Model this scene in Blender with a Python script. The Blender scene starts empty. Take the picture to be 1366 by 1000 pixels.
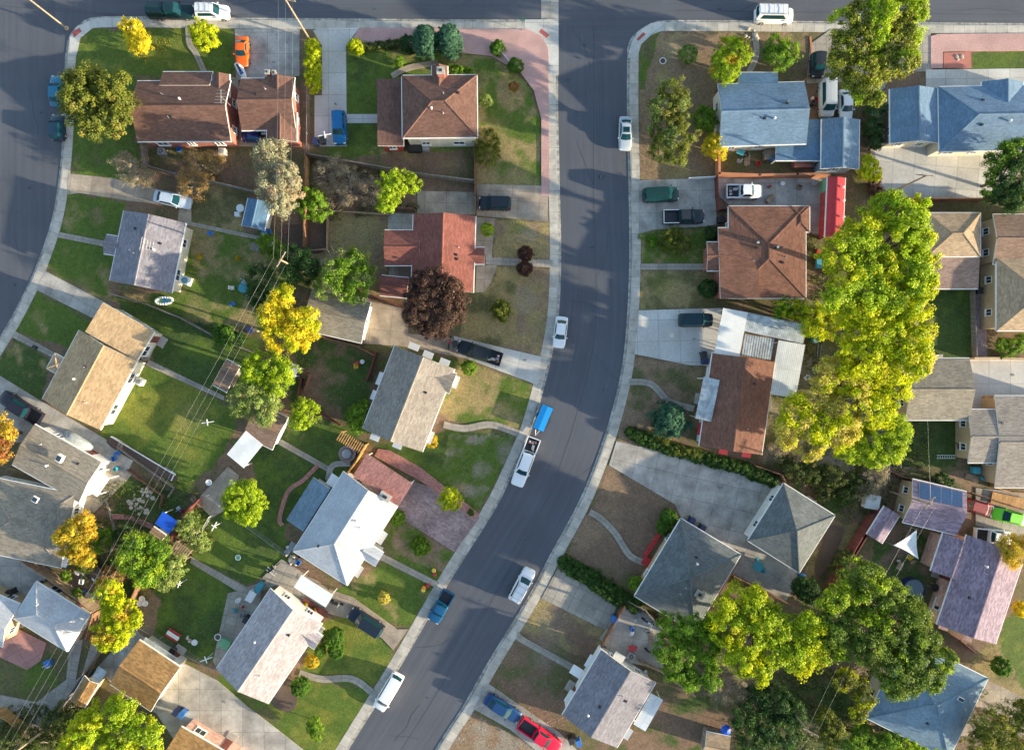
import bpy, math, random
import numpy as np
from mathutils import Vector, Matrix
R = math.radians
random.seed(7); rng = np.random.default_rng(11)
scene = bpy.context.scene
COL = scene.collection
# ------------------------------------------------------------------ camera, sky, sun, exposure
S = 0.105; HC = 80.0                       # metres per photo pixel at ground level; camera height
SUN_EL, SUN_AZ = 10.5, -17.0                 # elevation; direction to the sun (degrees from +x)
cam = bpy.data.cameras.new('camera'); cam.sensor_width = 36; cam.lens = 36*HC/(1366*S)
cam.clip_end = 2000
co = bpy.data.objects.new('camera', cam); COL.objects.link(co); co.location = (0, 0, HC)
scene.camera = co
world = bpy.data.worlds.new('World'); scene.world = world; world.use_nodes = True
nt = world.node_tree; bg = nt.nodes['Background']
sky = nt.nodes.new('ShaderNodeTexSky'); sky.sky_type = 'NISHITA'; sky.sun_disc = False
sky.sun_elevation = R(SUN_EL); sky.sun_rotation = R(90-SUN_AZ)
nt.links.new(sky.outputs[0], bg.inputs[0]); bg.inputs[1].default_value = 0.15
sl = bpy.data.lights.new('sun', 'SUN'); sl.energy = 4.4; sl.angle = R(0.6); sl.color = (1, 0.86, 0.62)
so = bpy.data.objects.new('sun', sl); COL.objects.link(so); so.location = (60, -20, 60)
sd = Vector((math.cos(R(SUN_EL))*math.cos(R(SUN_AZ)), math.cos(R(SUN_EL))*math.sin(R(SUN_AZ)), math.sin(R(SUN_EL))))
so.rotation_euler = sd.to_track_quat('Z', 'Y').to_euler()
scene.view_settings.view_transform = 'Standard'; scene.view_settings.look = 'None'
scene.view_settings.exposure = 1.55; scene.view_settings.gamma = 1
# ------------------------------------------------------------------ helpers
GZ = 0.12                                   # yard level above the asphalt
def P(u, v, z=0.0):
    k = S*(1-z/HC); return ((u-683)*k, (500-v)*k)
class MB:
    def __init__(s): s.v = []; s.f = []; s.m = []; s.uv = []; s.T = None
    def add(s, vs, fs, mi=0, uvs=None):
        n = len(s.v)
        for k, f in enumerate(fs):
            if uvs is not None: uu = uvs[k]
            else:
                p = [Vector(vs[i]) for i in f]
                nn = Vector((0, 0, 0))
                for i in range(len(p)): nn += p[i].cross(p[(i+1) % len(p)])
                if nn.length < 1e-9: nn = Vector((0, 0, 1))
                nn.normalize()
                if abs(nn.z) > 0.998: uu = [(q.x, q.y) for q in p]
                else:
                    t = Vector((0, 0, 1)).cross(nn).normalized(); b = nn.cross(t)
                    uu = [(q.dot(t), q.dot(b)) for q in p]
            s.f.append([i+n for i in f]); s.m.append(mi); s.uv.extend(uu)
        if s.T:
            x0, y0, z0, r = s.T; c, d = math.cos(r), math.sin(r)
            vs = [(x0+p[0]*c-p[1]*d, y0+p[0]*d+p[1]*c, p[2]+z0) for p in vs]
        s.v.extend([tuple(p) for p in vs])
    def box(s, c, d, rot=0, mi=0, tap=1.0):
        x, y, z = d[0]/2, d[1]/2, d[2]/2; cr, sr = math.cos(rot), math.sin(rot); vs = []
        for k in (-1, 1):
            t = tap if k > 0 else 1
            for a, b in ((-1, -1), (1, -1), (1, 1), (-1, 1)):
                X, Y = a*x*t, b*y*t
                vs.append((c[0]+X*cr-Y*sr, c[1]+X*sr+Y*cr, c[2]+k*z))
        s.add(vs, [(3, 2, 1, 0), (4, 5, 6, 7), (0, 1, 5, 4), (1, 2, 6, 5), (2, 3, 7, 6), (3, 0, 4, 7)], mi)
    def bar(s, p, q, w=.05, mi=0): s.tube([p, q], [w, w], 4, mi)
    def tube(s, pts, rad, n=6, mi=0, caps=True):
        rings = []; up = Vector((0, 0, 1))
        for i, p in enumerate(pts):
            p = Vector(p); a = Vector(pts[max(i-1, 0)]); b = Vector(pts[min(i+1, len(pts)-1)])
            d = (b-a); d = d.normalized() if d.length > 1e-6 else up
            e = d.cross(up if abs(d.z) < .95 else Vector((1, 0, 0))).normalized(); g = d.cross(e)
            r = rad[i] if isinstance(rad, (list, tuple)) else rad
            rings.append([tuple(p+r*(math.cos(2*math.pi*k/n)*e+math.sin(2*math.pi*k/n)*g)) for k in range(n)])
        vs = [p for r_ in rings for p in r_]; fs = []
        for i in range(len(pts)-1):
            for k in range(n):
                fs.append((i*n+k, i*n+(k+1) % n, (i+1)*n+(k+1) % n, (i+1)*n+k))
        if caps: fs.append(tuple(range(n))[::-1]); fs.append(tuple((len(pts)-1)*n+k for k in range(n)))
        s.add(vs, fs, mi)
    def cyl(s, c, r, h, n=16, mi=0, r2=None):
        s.tube([c, (c[0], c[1], c[2]+h)], [r, r if r2 is None else r2], n, mi)
    def lathe(s, c, prof, n=16, mi=0):
        vs = []; fs = []
        for r, z in prof:
            for k in range(n): vs.append((c[0]+r*math.cos(2*math.pi*k/n), c[1]+r*math.sin(2*math.pi*k/n), c[2]+z))
        for i in range(len(prof)-1):
            for k in range(n): fs.append((i*n+k, i*n+(k+1) % n, (i+1)*n+(k+1) % n, (i+1)*n+k))
        fs.append(tuple((len(prof)-1)*n+k for k in range(n)))
        s.add(vs, fs, mi)
    def slab(s, vs, fs, th, mi=0, ms=1):
        """top faces, a copy dropped by th, and sides round the open edges"""
        vs = [tuple(p) for p in vs]; s.add(vs, fs, mi)
        lo = [(p[0], p[1], p[2]-th) for p in vs]
        s.add(lo, [tuple(reversed(f)) for f in fs], ms)
        ed = {}
        for f in fs:
            for i in range(len(f)):
                a, b = f[i], f[(i+1) % len(f)]
                if (b, a) in ed: del ed[(b, a)]
                else: ed[(a, b)] = 1
        for (a, b) in ed: s.add([vs[a], vs[b], lo[b], lo[a]], [(0, 3, 2, 1)], ms)
    def build(s, name, mats, parent=None, smooth=False, loc=None):
        me = bpy.data.meshes.new(name); me.from_pydata(s.v, [], s.f)
        if not isinstance(mats, (list, tuple)): mats = [mats]
        for m in mats: me.materials.append(m)
        me.polygons.foreach_set('material_index', s.m)
        ul = me.uv_layers.new(name='UVMap')
        ul.data.foreach_set('uv', np.array(s.uv, dtype=np.float32).ravel())
        if smooth: me.polygons.foreach_set('use_smooth', [True]*len(s.f))
        me.update()
        o = bpy.data.objects.new(name, me); COL.objects.link(o)
        if parent: o.parent = parent
        if loc: o.location = loc
        return o
def tag(o, label=None, cat=None, group=None, kind=None):
    if label: o['label'] = label
    if cat: o['category'] = cat
    if group: o['group'] = group
    if kind: o['kind'] = kind
    return o
def thing(name, label, cat, x, y, rot=0, z=GZ, group=None):
    o = bpy.data.objects.new(name, None); COL.objects.link(o); o.location = (x, y, z)
    o.rotation_euler = (0, 0, rot); o.empty_display_size = .3
    return tag(o, label, cat, group)
# ------------------------------------------------------------------ materials
def mat(name, col, rough=.8, var=.15, scale=3.0, bump=0.0, metal=0.0, spec=.5, kind=None, col2=None, **kw):
    m = bpy.data.materials.new(name); m.use_nodes = True; n = m.node_tree.nodes; L = m.node_tree.links
    b = n['Principled BSDF']; b.inputs['Roughness'].default_value = rough; b.inputs['Metallic'].default_value = metal
    b.inputs['Specular IOR Level'].default_value = spec
    if 'coat' in kw: b.inputs['Coat Weight'].default_value = kw['coat']; b.inputs['Coat Roughness'].default_value = .06
    if 'trans' in kw: b.inputs['Transmission Weight'].default_value = kw['trans']
    tc = n.new('ShaderNodeTexCoord'); 
    no = n.new('ShaderNodeTexNoise'); no.inputs['Scale'].default_value = scale; no.inputs['Detail'].default_value = 5
    no.inputs['Roughness'].default_value = .65
    L.new(tc.outputs['Object'], no.inputs['Vector'])
    r = n.new('ShaderNodeValToRGB'); e = r.color_ramp.elements
    c2 = col2 or tuple(min(1, c*(1+var)) for c in col[:3]); c1 = col if col2 else tuple(c*(1-var) for c in col[:3])
    e[0].position = .3; e[1].position = .7; e[0].color = (*c1[:3], 1); e[1].color = (*c2[:3], 1)
    L.new(no.outputs['Fac'], r.inputs[0]); out = r.outputs[0]
    if kind in ('shingle', 'joint', 'brick', 'board', 'corr'):
        bt = n.new('ShaderNodeTexBrick'); uv = n.new('ShaderNodeUVMap')
        L.new(uv.outputs[0], bt.inputs['Vector'])
        P_ = {'shingle': (.5, .2, .5, .01, .5), 'joint': (kw.get('jw', 3.0), kw.get('jh', 3.0), 0, kw.get('js', .03), .1),
              'brick': (.4, .14, .5, .012, .1), 'board': (.14, 40, 0, .008, .1), 'corr': (.25, 60, 0, .03, .3)}[kind]
        bt.inputs['Scale'].default_value = 1; bt.inputs['Brick Width'].default_value = P_[0]
        bt.inputs['Row Height'].default_value = P_[1]; bt.offset = P_[2]; bt.inputs['Mortar Size'].default_value = P_[3]
        bt.inputs['Mortar Smooth'].default_value = P_[4]; bt.inputs['Bias'].default_value = 0
        dv = kw.get('dv', {'shingle': kw.get('sh', .2), 'joint': .1, 'brick': .3, 'board': .22, 'corr': .05}[kind])
        bt.inputs['Color1'].default_value = (1-dv,)*3+(1,); bt.inputs['Color2'].default_value = (1+dv,)*3+(1,)
        mo = kw.get('mo', {'shingle': .8, 'joint': .55, 'brick': 1.25, 'board': .4, 'corr': .7}[kind])
        bt.inputs['Mortar'].default_value = (mo, mo, mo, 1)
        mx = n.new('ShaderNodeMix'); mx.data_type = 'RGBA'; mx.blend_type = 'MULTIPLY'; mx.inputs[0].default_value = 1
        L.new(out, mx.inputs[6]); L.new(bt.outputs[0], mx.inputs[7]); out = mx.outputs[2]
    # large soft stains
    n2 = n.new('ShaderNodeTexNoise'); n2.inputs['Scale'].default_value = kw.get('s2', .35); n2.inputs['Detail'].default_value = 4
    geo = n.new('ShaderNodeNewGeometry'); L.new(geo.outputs['Position'], n2.inputs['Vector'])
    mr = n.new('ShaderNodeMapRange'); st = kw.get('stain', .18)
    mr.inputs[1].default_value = .3; mr.inputs[2].default_value = .7; mr.inputs[3].default_value = 1-st; mr.inputs[4].default_value = 1+st
    L.new(n2.outputs['Fac'], mr.inputs[0])
    mm = n.new('ShaderNodeVectorMath'); mm.operation = 'SCALE'; L.new(out, mm.inputs[0]); L.new(mr.outputs[0], mm.inputs['Scale'])
    L.new(mm.outputs[0], b.inputs['Base Color'])
    if bump:
        bp = n.new('ShaderNodeBump'); bp.inputs['Strength'].default_value = bump; bp.inputs['Distance'].default_value = .05
        nb = n.new('ShaderNodeTexNoise'); nb.inputs['Scale'].default_value = kw.get('bs', 12); nb.inputs['Detail'].default_value = 3
        L.new(tc.outputs['Object'], nb.inputs['Vector']); L.new(nb.outputs['Fac'], bp.inputs['Height']); L.new(bp.outputs[0], b.inputs['Normal'])
    return m
def attr_mat(name, attr, rough=.9, trans=0.0, fine=9.0, amp=.35, bump=.6, coarse=0):
    m = bpy.data.materials.new(name); m.use_nodes = True; n = m.node_tree.nodes; L = m.node_tree.links
    b = n['Principled BSDF']; b.inputs['Roughness'].default_value = rough; b.inputs['Specular IOR Level'].default_value = .25
    a = n.new('ShaderNodeAttribute'); a.attribute_name = attr
    geo = n.new('ShaderNodeNewGeometry')
    no = n.new('ShaderNodeTexNoise'); no.inputs['Scale'].default_value = fine; no.inputs['Detail'].default_value = 6; no.inputs['Roughness'].default_value = .75
    L.new(geo.outputs['Position'], no.inputs['Vector'])
    mr = n.new('ShaderNodeMapRange'); mr.inputs[1].default_value = .3; mr.inputs[2].default_value = .7
    mr.inputs[3].default_value = 1-amp; mr.inputs[4].default_value = 1+amp
    L.new(no.outputs['Fac'], mr.inputs[0])
    mm = n.new('ShaderNodeVectorMath'); mm.operation = 'SCALE'; L.new(a.outputs['Color'], mm.inputs[0]); L.new(mr.outputs[0], mm.inputs['Scale'])
    if coarse:   # dry thatch showing through in small flecks
        n3 = n.new('ShaderNodeTexNoise'); n3.inputs['Scale'].default_value = 1.1; n3.inputs['Detail'].default_value = 8; n3.inputs['Roughness'].default_value = .8
        L.new(geo.outputs['Position'], n3.inputs['Vector'])
        r3 = n.new('ShaderNodeMapRange'); r3.inputs[1].default_value = .54; r3.inputs[2].default_value = .72; r3.inputs[4].default_value = .5
        L.new(n3.outputs['Fac'], r3.inputs[0])
        m3 = n.new('ShaderNodeMix'); m3.data_type = 'RGBA'; m3.inputs[7].default_value = (.26, .20, .10, 1)
        L.new(r3.outputs[0], m3.inputs[0]); L.new(mm.outputs[0], m3.inputs[6]); L.new(m3.outputs[2], b.inputs['Base Color'])
    else: L.new(mm.outputs[0], b.inputs['Base Color'])
    if bump:
        bp = n.new('ShaderNodeBump'); bp.inputs['Strength'].default_value = bump; bp.inputs['Distance'].default_value = .08
        L.new(no.outputs['Fac'], bp.inputs['Height']); L.new(bp.outputs[0], b.inputs['Normal'])
    if trans:
        t = n.new('ShaderNodeBsdfTranslucent'); L.new(mm.outputs[0], t.inputs['Color'])
        ms = n.new('ShaderNodeMixShader'); ms.inputs[0].default_value = trans
        L.new(b.outputs[0], ms.inputs[1]); L.new(t.outputs[0], ms.inputs[2]); L.new(ms.outputs[0], n['Material Output'].inputs['Surface'])
    return m
M = {}
M['ground'] = attr_mat('yard_ground', 'gcol', fine=5.0, amp=.5, bump=.9, coarse=1)
M['leaf'] = attr_mat('foliage', 'lcol', rough=.6, trans=.42, fine=2.0, amp=.15, bump=0)
M['bark'] = mat('bark', (.16, .12, .09), .9, .3, 8, .5)
M['twig'] = mat('grey_twigs', (.36, .30, .25), .9, .3, 8)
M['asphalt'] = mat('asphalt', (.086, .092, .110), .88, .14, 40, .25, bs=60, stain=.1, s2=.12)
def streaks(m):
    n = m.node_tree.nodes; L = m.node_tree.links; b = n['Principled BSDF']; src = b.inputs['Base Color'].links[0].from_socket
    uv = n.new('ShaderNodeUVMap'); mp = n.new('ShaderNodeMapping'); mp.inputs['Scale'].default_value = (1.5, .035, 1); L.new(uv.outputs[0], mp.inputs[0])
    a = n.new('ShaderNodeTexNoise'); a.inputs['Scale'].default_value = 1; a.inputs['Detail'].default_value = 6; a.inputs['Roughness'].default_value = .7; L.new(mp.outputs[0], a.inputs['Vector'])
    r = n.new('ShaderNodeMapRange'); r.inputs[1].default_value = .32; r.inputs[2].default_value = .68; r.inputs[3].default_value = .87; r.inputs[4].default_value = 1.12; L.new(a.outputs['Fac'], r.inputs[0])
    w = n.new('ShaderNodeTexNoise'); w.inputs['Scale'].default_value = .9; w.inputs['Detail'].default_value = 9; w.inputs['Roughness'].default_value = .8; L.new(uv.outputs[0], w.inputs['Vector'])
    r2 = n.new('ShaderNodeMapRange'); r2.inputs[1].default_value = .25; r2.inputs[2].default_value = .40; r2.inputs[3].default_value = .72; r2.inputs[4].default_value = 1; L.new(w.outputs['Fac'], r2.inputs[0])
    q = n.new('ShaderNodeMath'); q.operation = 'MULTIPLY'; L.new(r.outputs[0], q.inputs[0]); L.new(r2.outputs[0], q.inputs[1])
    v = n.new('ShaderNodeVectorMath'); v.operation = 'SCALE'; L.new(src, v.inputs[0]); L.new(q.outputs[0], v.inputs['Scale']); L.new(v.outputs[0], b.inputs['Base Color'])
streaks(M['asphalt'])
M['asphalt_old'] = mat('asphalt_patch', (.062, .066, .078), .9, .2, 30, .2)
M['walk'] = mat('sidewalk_concrete', (.45, .41, .35), .9, .12, 6, .1, kind='joint', jw=1.5, jh=50, stain=.2, s2=.9, js=.035, mo=.66)
M['gutter'] = mat('gutter_concrete', (.34, .32, .28), .9, .25, 6, .1, kind='joint', jw=3, jh=50, stain=.45, s2=1.4, mo=.25)
M['kerb'] = mat('kerb_concrete', (.42, .39, .34), .9, .15, 5, kind='joint', jw=3, jh=50)
M['conc'] = mat('driveway_concrete', (.38, .35, .31), .9, .14, 2.5, .1, kind='joint', stain=.3, s2=.5)
M['conc_w'] = mat('pale_driveway_concrete', (.52, .50, .46), .9, .1, 2.5, .1, kind='joint', stain=.14, s2=.3)
M['conc_t'] = mat('tan_driveway_concrete', (.36, .29, .22), .9, .14, 2.5, .1, kind='joint', stain=.3, s2=.5)
M['conc_d'] = mat('worn_path_concrete', (.33, .29, .24), .9, .16, 2.5, .1, kind='joint', jw=1.2, jh=1.5, stain=.2)
M['paver'] = mat('purple_brown_pavers', (.27, .19, .18), .9, .25, 1.6, .2, kind='brick', stain=.3)
M['redpath'] = mat('red_brick_edging', (.38, .17, .14), .9, .2, 4, .1, kind='brick')
M['pinkgravel'] = mat('pink_gravel', (.50, .30, .27), .95, .45, 9, .6, bs=40, stain=.16)
M['redgravel'] = mat('red_gravel', (.46, .17, .13), .95, .25, 25, .5, bs=40)
M['brickslab'] = mat('red_patio_slab', (.40, .20, .17), .9, .12, 2, .1, kind='joint', jw=2, jh=2)
M['soil'] = mat('garden_soil', (.11, .075, .055), .95, .35, 5, .5)
M['redpad'] = mat('red_tactile_pad', (.42, .10, .09), .8, .1, 20)
def roofm(n, c, **k): 
    M[n] = mat(n+'_shingles', c, .93, .17, 5, .4, kind='shingle', sh=.3 if n in ('r_purple', 'r_gold') else .07 if n == 'r_white' else .13 if n.startswith('r_blue') else .2, bs=25, stain=k.get('stain', .12), s2=.45, spec=.3)
roofm('r_brown', (.155, .083, .063)); roofm('r_brown2', (.24, .155, .11)); roofm('r_grey', (.185, .165, .165)); roofm('r_greydark', (.165, .16, .16))
roofm('r_greybrown', (.26, .225, .175)); roofm('r_orange', (.43, .295, .165)); roofm('r_tan', (.40, .285, .18)); roofm('r_white', (.44, .455, .48))
roofm('r_palegrey', (.21, .20, .225)); roofm('r_red', (.23, .085, .066)); roofm('r_redbrown', (.20, .095, .065)); roofm('r_blue', (.135, .215, .31))
roofm('r_bluedark', (.09, .17, .27)); roofm('r_slate', (.135, .15, .152)); roofm('r_purple', (.27, .205, .255)); roofm('r_lilac', (.40, .355, .355))
roofm('r_gold', (.29, .17, .07)); roofm('r_pink', (.30, .20, .16)); roofm('r_bluepale', (.15, .225, .285)); roofm('r_greyt', (.27, .235, .20))
M['white'] = mat('white_paint', (.74, .73, .70), .6, .06, 3, stain=.06)
M['whitemetal'] = mat('white_metal_sheet', (.66, .68, .68), .45, .08, 2, kind='corr', stain=.15)
M['clear'] = mat('cloudy_roof_panel', (.42, .46, .48), .5, .3, 1.5, kind='corr', stain=.3, s2=.8)
M['greym'] = mat('grey_metal', (.35, .36, .37), .5, .15, 4, metal=.3)
M['cream'] = mat('cream_siding', (.62, .56, .44), .8, .08, 3, kind='board', dv=.05, mo=.8)
M['wallwhite'] = mat('white_siding', (.70, .68, .64), .8, .06, 3, kind='board', dv=.04, mo=.85)
M['walltan'] = mat('tan_stucco', (.48, .34, .2), .9, .1, 3)
M['wallpink'] = mat('pink_brick', (.55, .33, .26), .9, .12, 3, kind='brick')
M['brick'] = mat('red_brick', (.30, .11, .08), .9, .15, 3, kind='brick')
M['wallred'] = mat('red_painted_boards', (.45, .07, .05), .7, .1, 3, kind='board')
M['wallblue'] = mat('blue_grey_siding', (.30, .36, .42), .8, .1, 3, kind='board', dv=.06, mo=.8)
M['wood'] = mat('fence_wood', (.20, .10, .055), .9, .3, 3, .2, kind='board', stain=.3, s2=1)
M['woodpale'] = mat('weathered_wood', (.36, .25, .16), .9, .25, 3, .2, kind='board', stain=.2)
M['woodorange'] = mat('orange_wood', (.48, .26, .09), .85, .2, 3, .2, kind='board')
M['woodred'] = mat('red_stained_wood', (.16, .045, .035), .85, .2, 3, .2, kind='board')
M['woodgrey'] = mat('grey_wood', (.22, .19, .16), .9, .25, 3, .2, kind='board')
M['pole'] = mat('pole_wood', (.30, .23, .16), .9, .25, 6)
M['wire'] = mat('wire_aluminium', (.30, .30, .30), .5, .1, 3, metal=.4)
M['glass'] = mat('window_glass', (.03, .045, .06), .08, .1, 3, spec=.7)
M['cglass'] = mat('car_glass', (.006, .045, .055), .12, .1, 3, spec=.35)
M['rubber'] = mat('tyre_rubber', (.02, .02, .021), .85, .1, 9)
M['black'] = mat('black_plastic', (.025, .025, .028), .5, .1, 5)
M['chrome'] = mat('rim_metal', (.5, .5, .52), .3, .05, 5, metal=.8)
M['lampw'] = mat('headlight_lens', (.75, .75, .72), .15, .05, 5)
M['lampr'] = mat('tail_light_lens', (.45, .02, .02), .25, .05, 5)
M['solar'] = mat('solar_cell', (.012, .05, .13), .3, .2, 6, kind='joint', jw=.5, jh=.5, mo=1.5)
M['red'] = mat('red_sheet', (.50, .035, .04), .5, .08, 2, kind='corr', stain=.15)
M['blue_tarp'] = mat('blue_tarp', (.01, .09, .55), .5, .15, 2)
M['teal'] = mat('teal_plastic', (.05, .28, .34), .5, .1, 3)
M['bluepl'] = mat('blue_plastic', (.04, .16, .45), .5, .1, 3)
M['navy'] = mat('navy_plastic', (.02, .03, .09), .5, .1, 3)
M['terra'] = mat('terracotta', (.45, .18, .09), .8, .1, 3)
M['orangep'] = mat('orange_pumpkin', (.85, .25, .02), .5, .1, 5)
M['yellowp'] = mat('yellow_plastic', (.75, .55, .05), .5, .1, 5)
M['greenp'] = mat('green_plastic', (.16, .38, .20), .6, .1, 5)
M['signg'] = mat('street_sign_green', (.01, .22, .10), .4, .05, 5)
M['cloth'] = mat('white_canvas', (.72, .73, .74), .8, .06, 3)
M['water'] = mat('pond_water', (.015, .05, .06), .04, .2, 3, spec=.8)
M['stone'] = mat('pale_stones', (.50, .42, .33), .9, .3, 6, .4)
PAINT = {}
def paint(c):
    if c not in PAINT: PAINT[c] = mat('car_paint', c, .42, .03, 3, coat=.25, spec=.3, stain=.03)
    return PAINT[c]
# ------------------------------------------------------------------ ground
def inpoly(X, Y, poly):
    r = np.zeros(X.shape, bool); n = len(poly); j = n-1
    for i in range(n):
        xi, yi = poly[i]; xj, yj = poly[j]
        if yi != yj:
            c = ((yi > Y) != (yj > Y)) & (X < (xj-xi)*(Y-yi)/(yj-yi)+xi); r ^= c
        j = i
    return r
def smooth(pts, n=6):
    """Catmull-Rom through the points"""
    out = []
    for i in range(len(pts)-1):
        p0 = pts[max(i-1, 0)]; p1 = pts[i]; p2 = pts[i+1]; p3 = pts[min(i+2, len(pts)-1)]
        for k in range(n):
            t = k/n
            out.append(tuple(.5*((2*p1[d])+(-p0[d]+p2[d])*t+(2*p0[d]-5*p1[d]+4*p2[d]-p3[d])*t*t+(-p0[d]+3*p1[d]-3*p2[d]+p3[d])*t**3) for d in (0, 1)))
    out.append(tuple(pts[-1])); return out
def vnoise(X, Y, sc, seed, octs=4):
    r = np.random.default_rng(seed); G = r.random((256, 256)); out = np.zeros(X.shape); a = 1; tot = 0
    for o in range(octs):
        x = X/sc*2**o+17.3*o+100; y = Y/sc*2**o+9.1*o+100
        xi = np.floor(x).astype(int); yi = np.floor(y).astype(int); fx = x-xi; fy = y-yi
        fx = fx*fx*(3-2*fx); fy = fy*fy*(3-2*fy)
        g = lambda i, j: G[(xi+i) % 256, (yi+j) % 256]
        out += a*((g(0, 0)*(1-fx)+g(1, 0)*fx)*(1-fy)+(g(0, 1)*(1-fx)+g(1, 1)*fx)*fy); tot += a; a *= .55
    return out/tot
# street edges in photo pixels (asphalt limits)
EL = [(745, 26), (745, 150), (747, 240), (749, 344), (746, 417), (739, 463), (728, 510), (710, 572), (686, 628), (662, 677), (622, 741), (593, 788), (535, 888), (465, 1000), (290, 1285), (60, 1660)]
ER_top = [(1800, 33), (1366, 31), (1058, 28), (900, 27), (872, 30), (850, 42), (838, 58), (836, 80)]
ER = [(836, 80), (836, 156), (838, 250), (839, 344), (836, 422), (829, 490), (813, 558), (792, 620), (770, 672), (732, 742), (706, 792), (652, 880), (616, 943), (578, 1002), (405, 1285), (170, 1660)]
LL = [(620, 26), (300, 23.5), (182, 22), (127, 23), (106, 32), (92, 49), (87, 73), (86, 104), (83, 182), (78, 238), (69, 292), (52, 344), (34, 386), (0, 448), (-60, 535), (-220, 740), (-500, 1080)]
sEL, sER, sLL = smooth(EL), smooth(ER_top, 5)[:-1]+smooth(ER), smooth(LL)
topleft = [(745, 26), (722, 26.5)]
cornerL = [(745, 26)]                      # the corner by the valley gutter is nearly square
roadA = sEL + sER[::-1]                     # central street, down to the bottom, up the right side
polyA = [P(*p) for p in (sEL + smooth(ER)[::-1])]
polyTop = [P(*p) for p in ([(-700, -88), (-700, 24), (127, 23)] + [(745, 26)] + sER[:36][::-1][:0] + [(836, 80), (838, 58), (850, 42), (872, 30), (900, 27), (1058, 28), (1366, 31), (1800, 33), (1800, -88)])]
def off_left(pts, d):
    out = []
    for i in range(len(pts)):
        a, b = pts[max(i-1, 0)], pts[min(i+1, len(pts)-1)]; l = math.dist(a, b); out.append((pts[i][0]-(b[1]-a[1])/l*d, pts[i][1]+(b[0]-a[0])/l*d))
    return out
LEFT_PX = sLL[18:]+off_left(sLL[44:], 130)[::-1]+[(-46, 60), (-46, -88), (127, -88)]
polyLeft = [P(*p) for p in LEFT_PX]
ROADS = [polyA, polyTop, polyLeft]
def grid_axis(lo, hi, step, far):
    a = np.arange(lo, hi+1e-6, step); l = -np.geomspace(-lo, far, 14)[1:][::-1]; h = np.geomspace(hi, far, 14)[1:]
    return np.concatenate([l, a, h])
GREEN = np.array((.088, .135, .020)); DKG = np.array((.056, .092, .020)); DRY = np.array((.28, .215, .095)); DIRT = np.array((.24, .160, .10))
BR = np.array((.195, .125, .082)); LIME = np.array((.17, .185, .03)); GREY = np.array((.27, .225, .17)); OLIVE = np.array((.12, .112, .045)); MULCH = np.array((.115, .05, .038))
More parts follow.
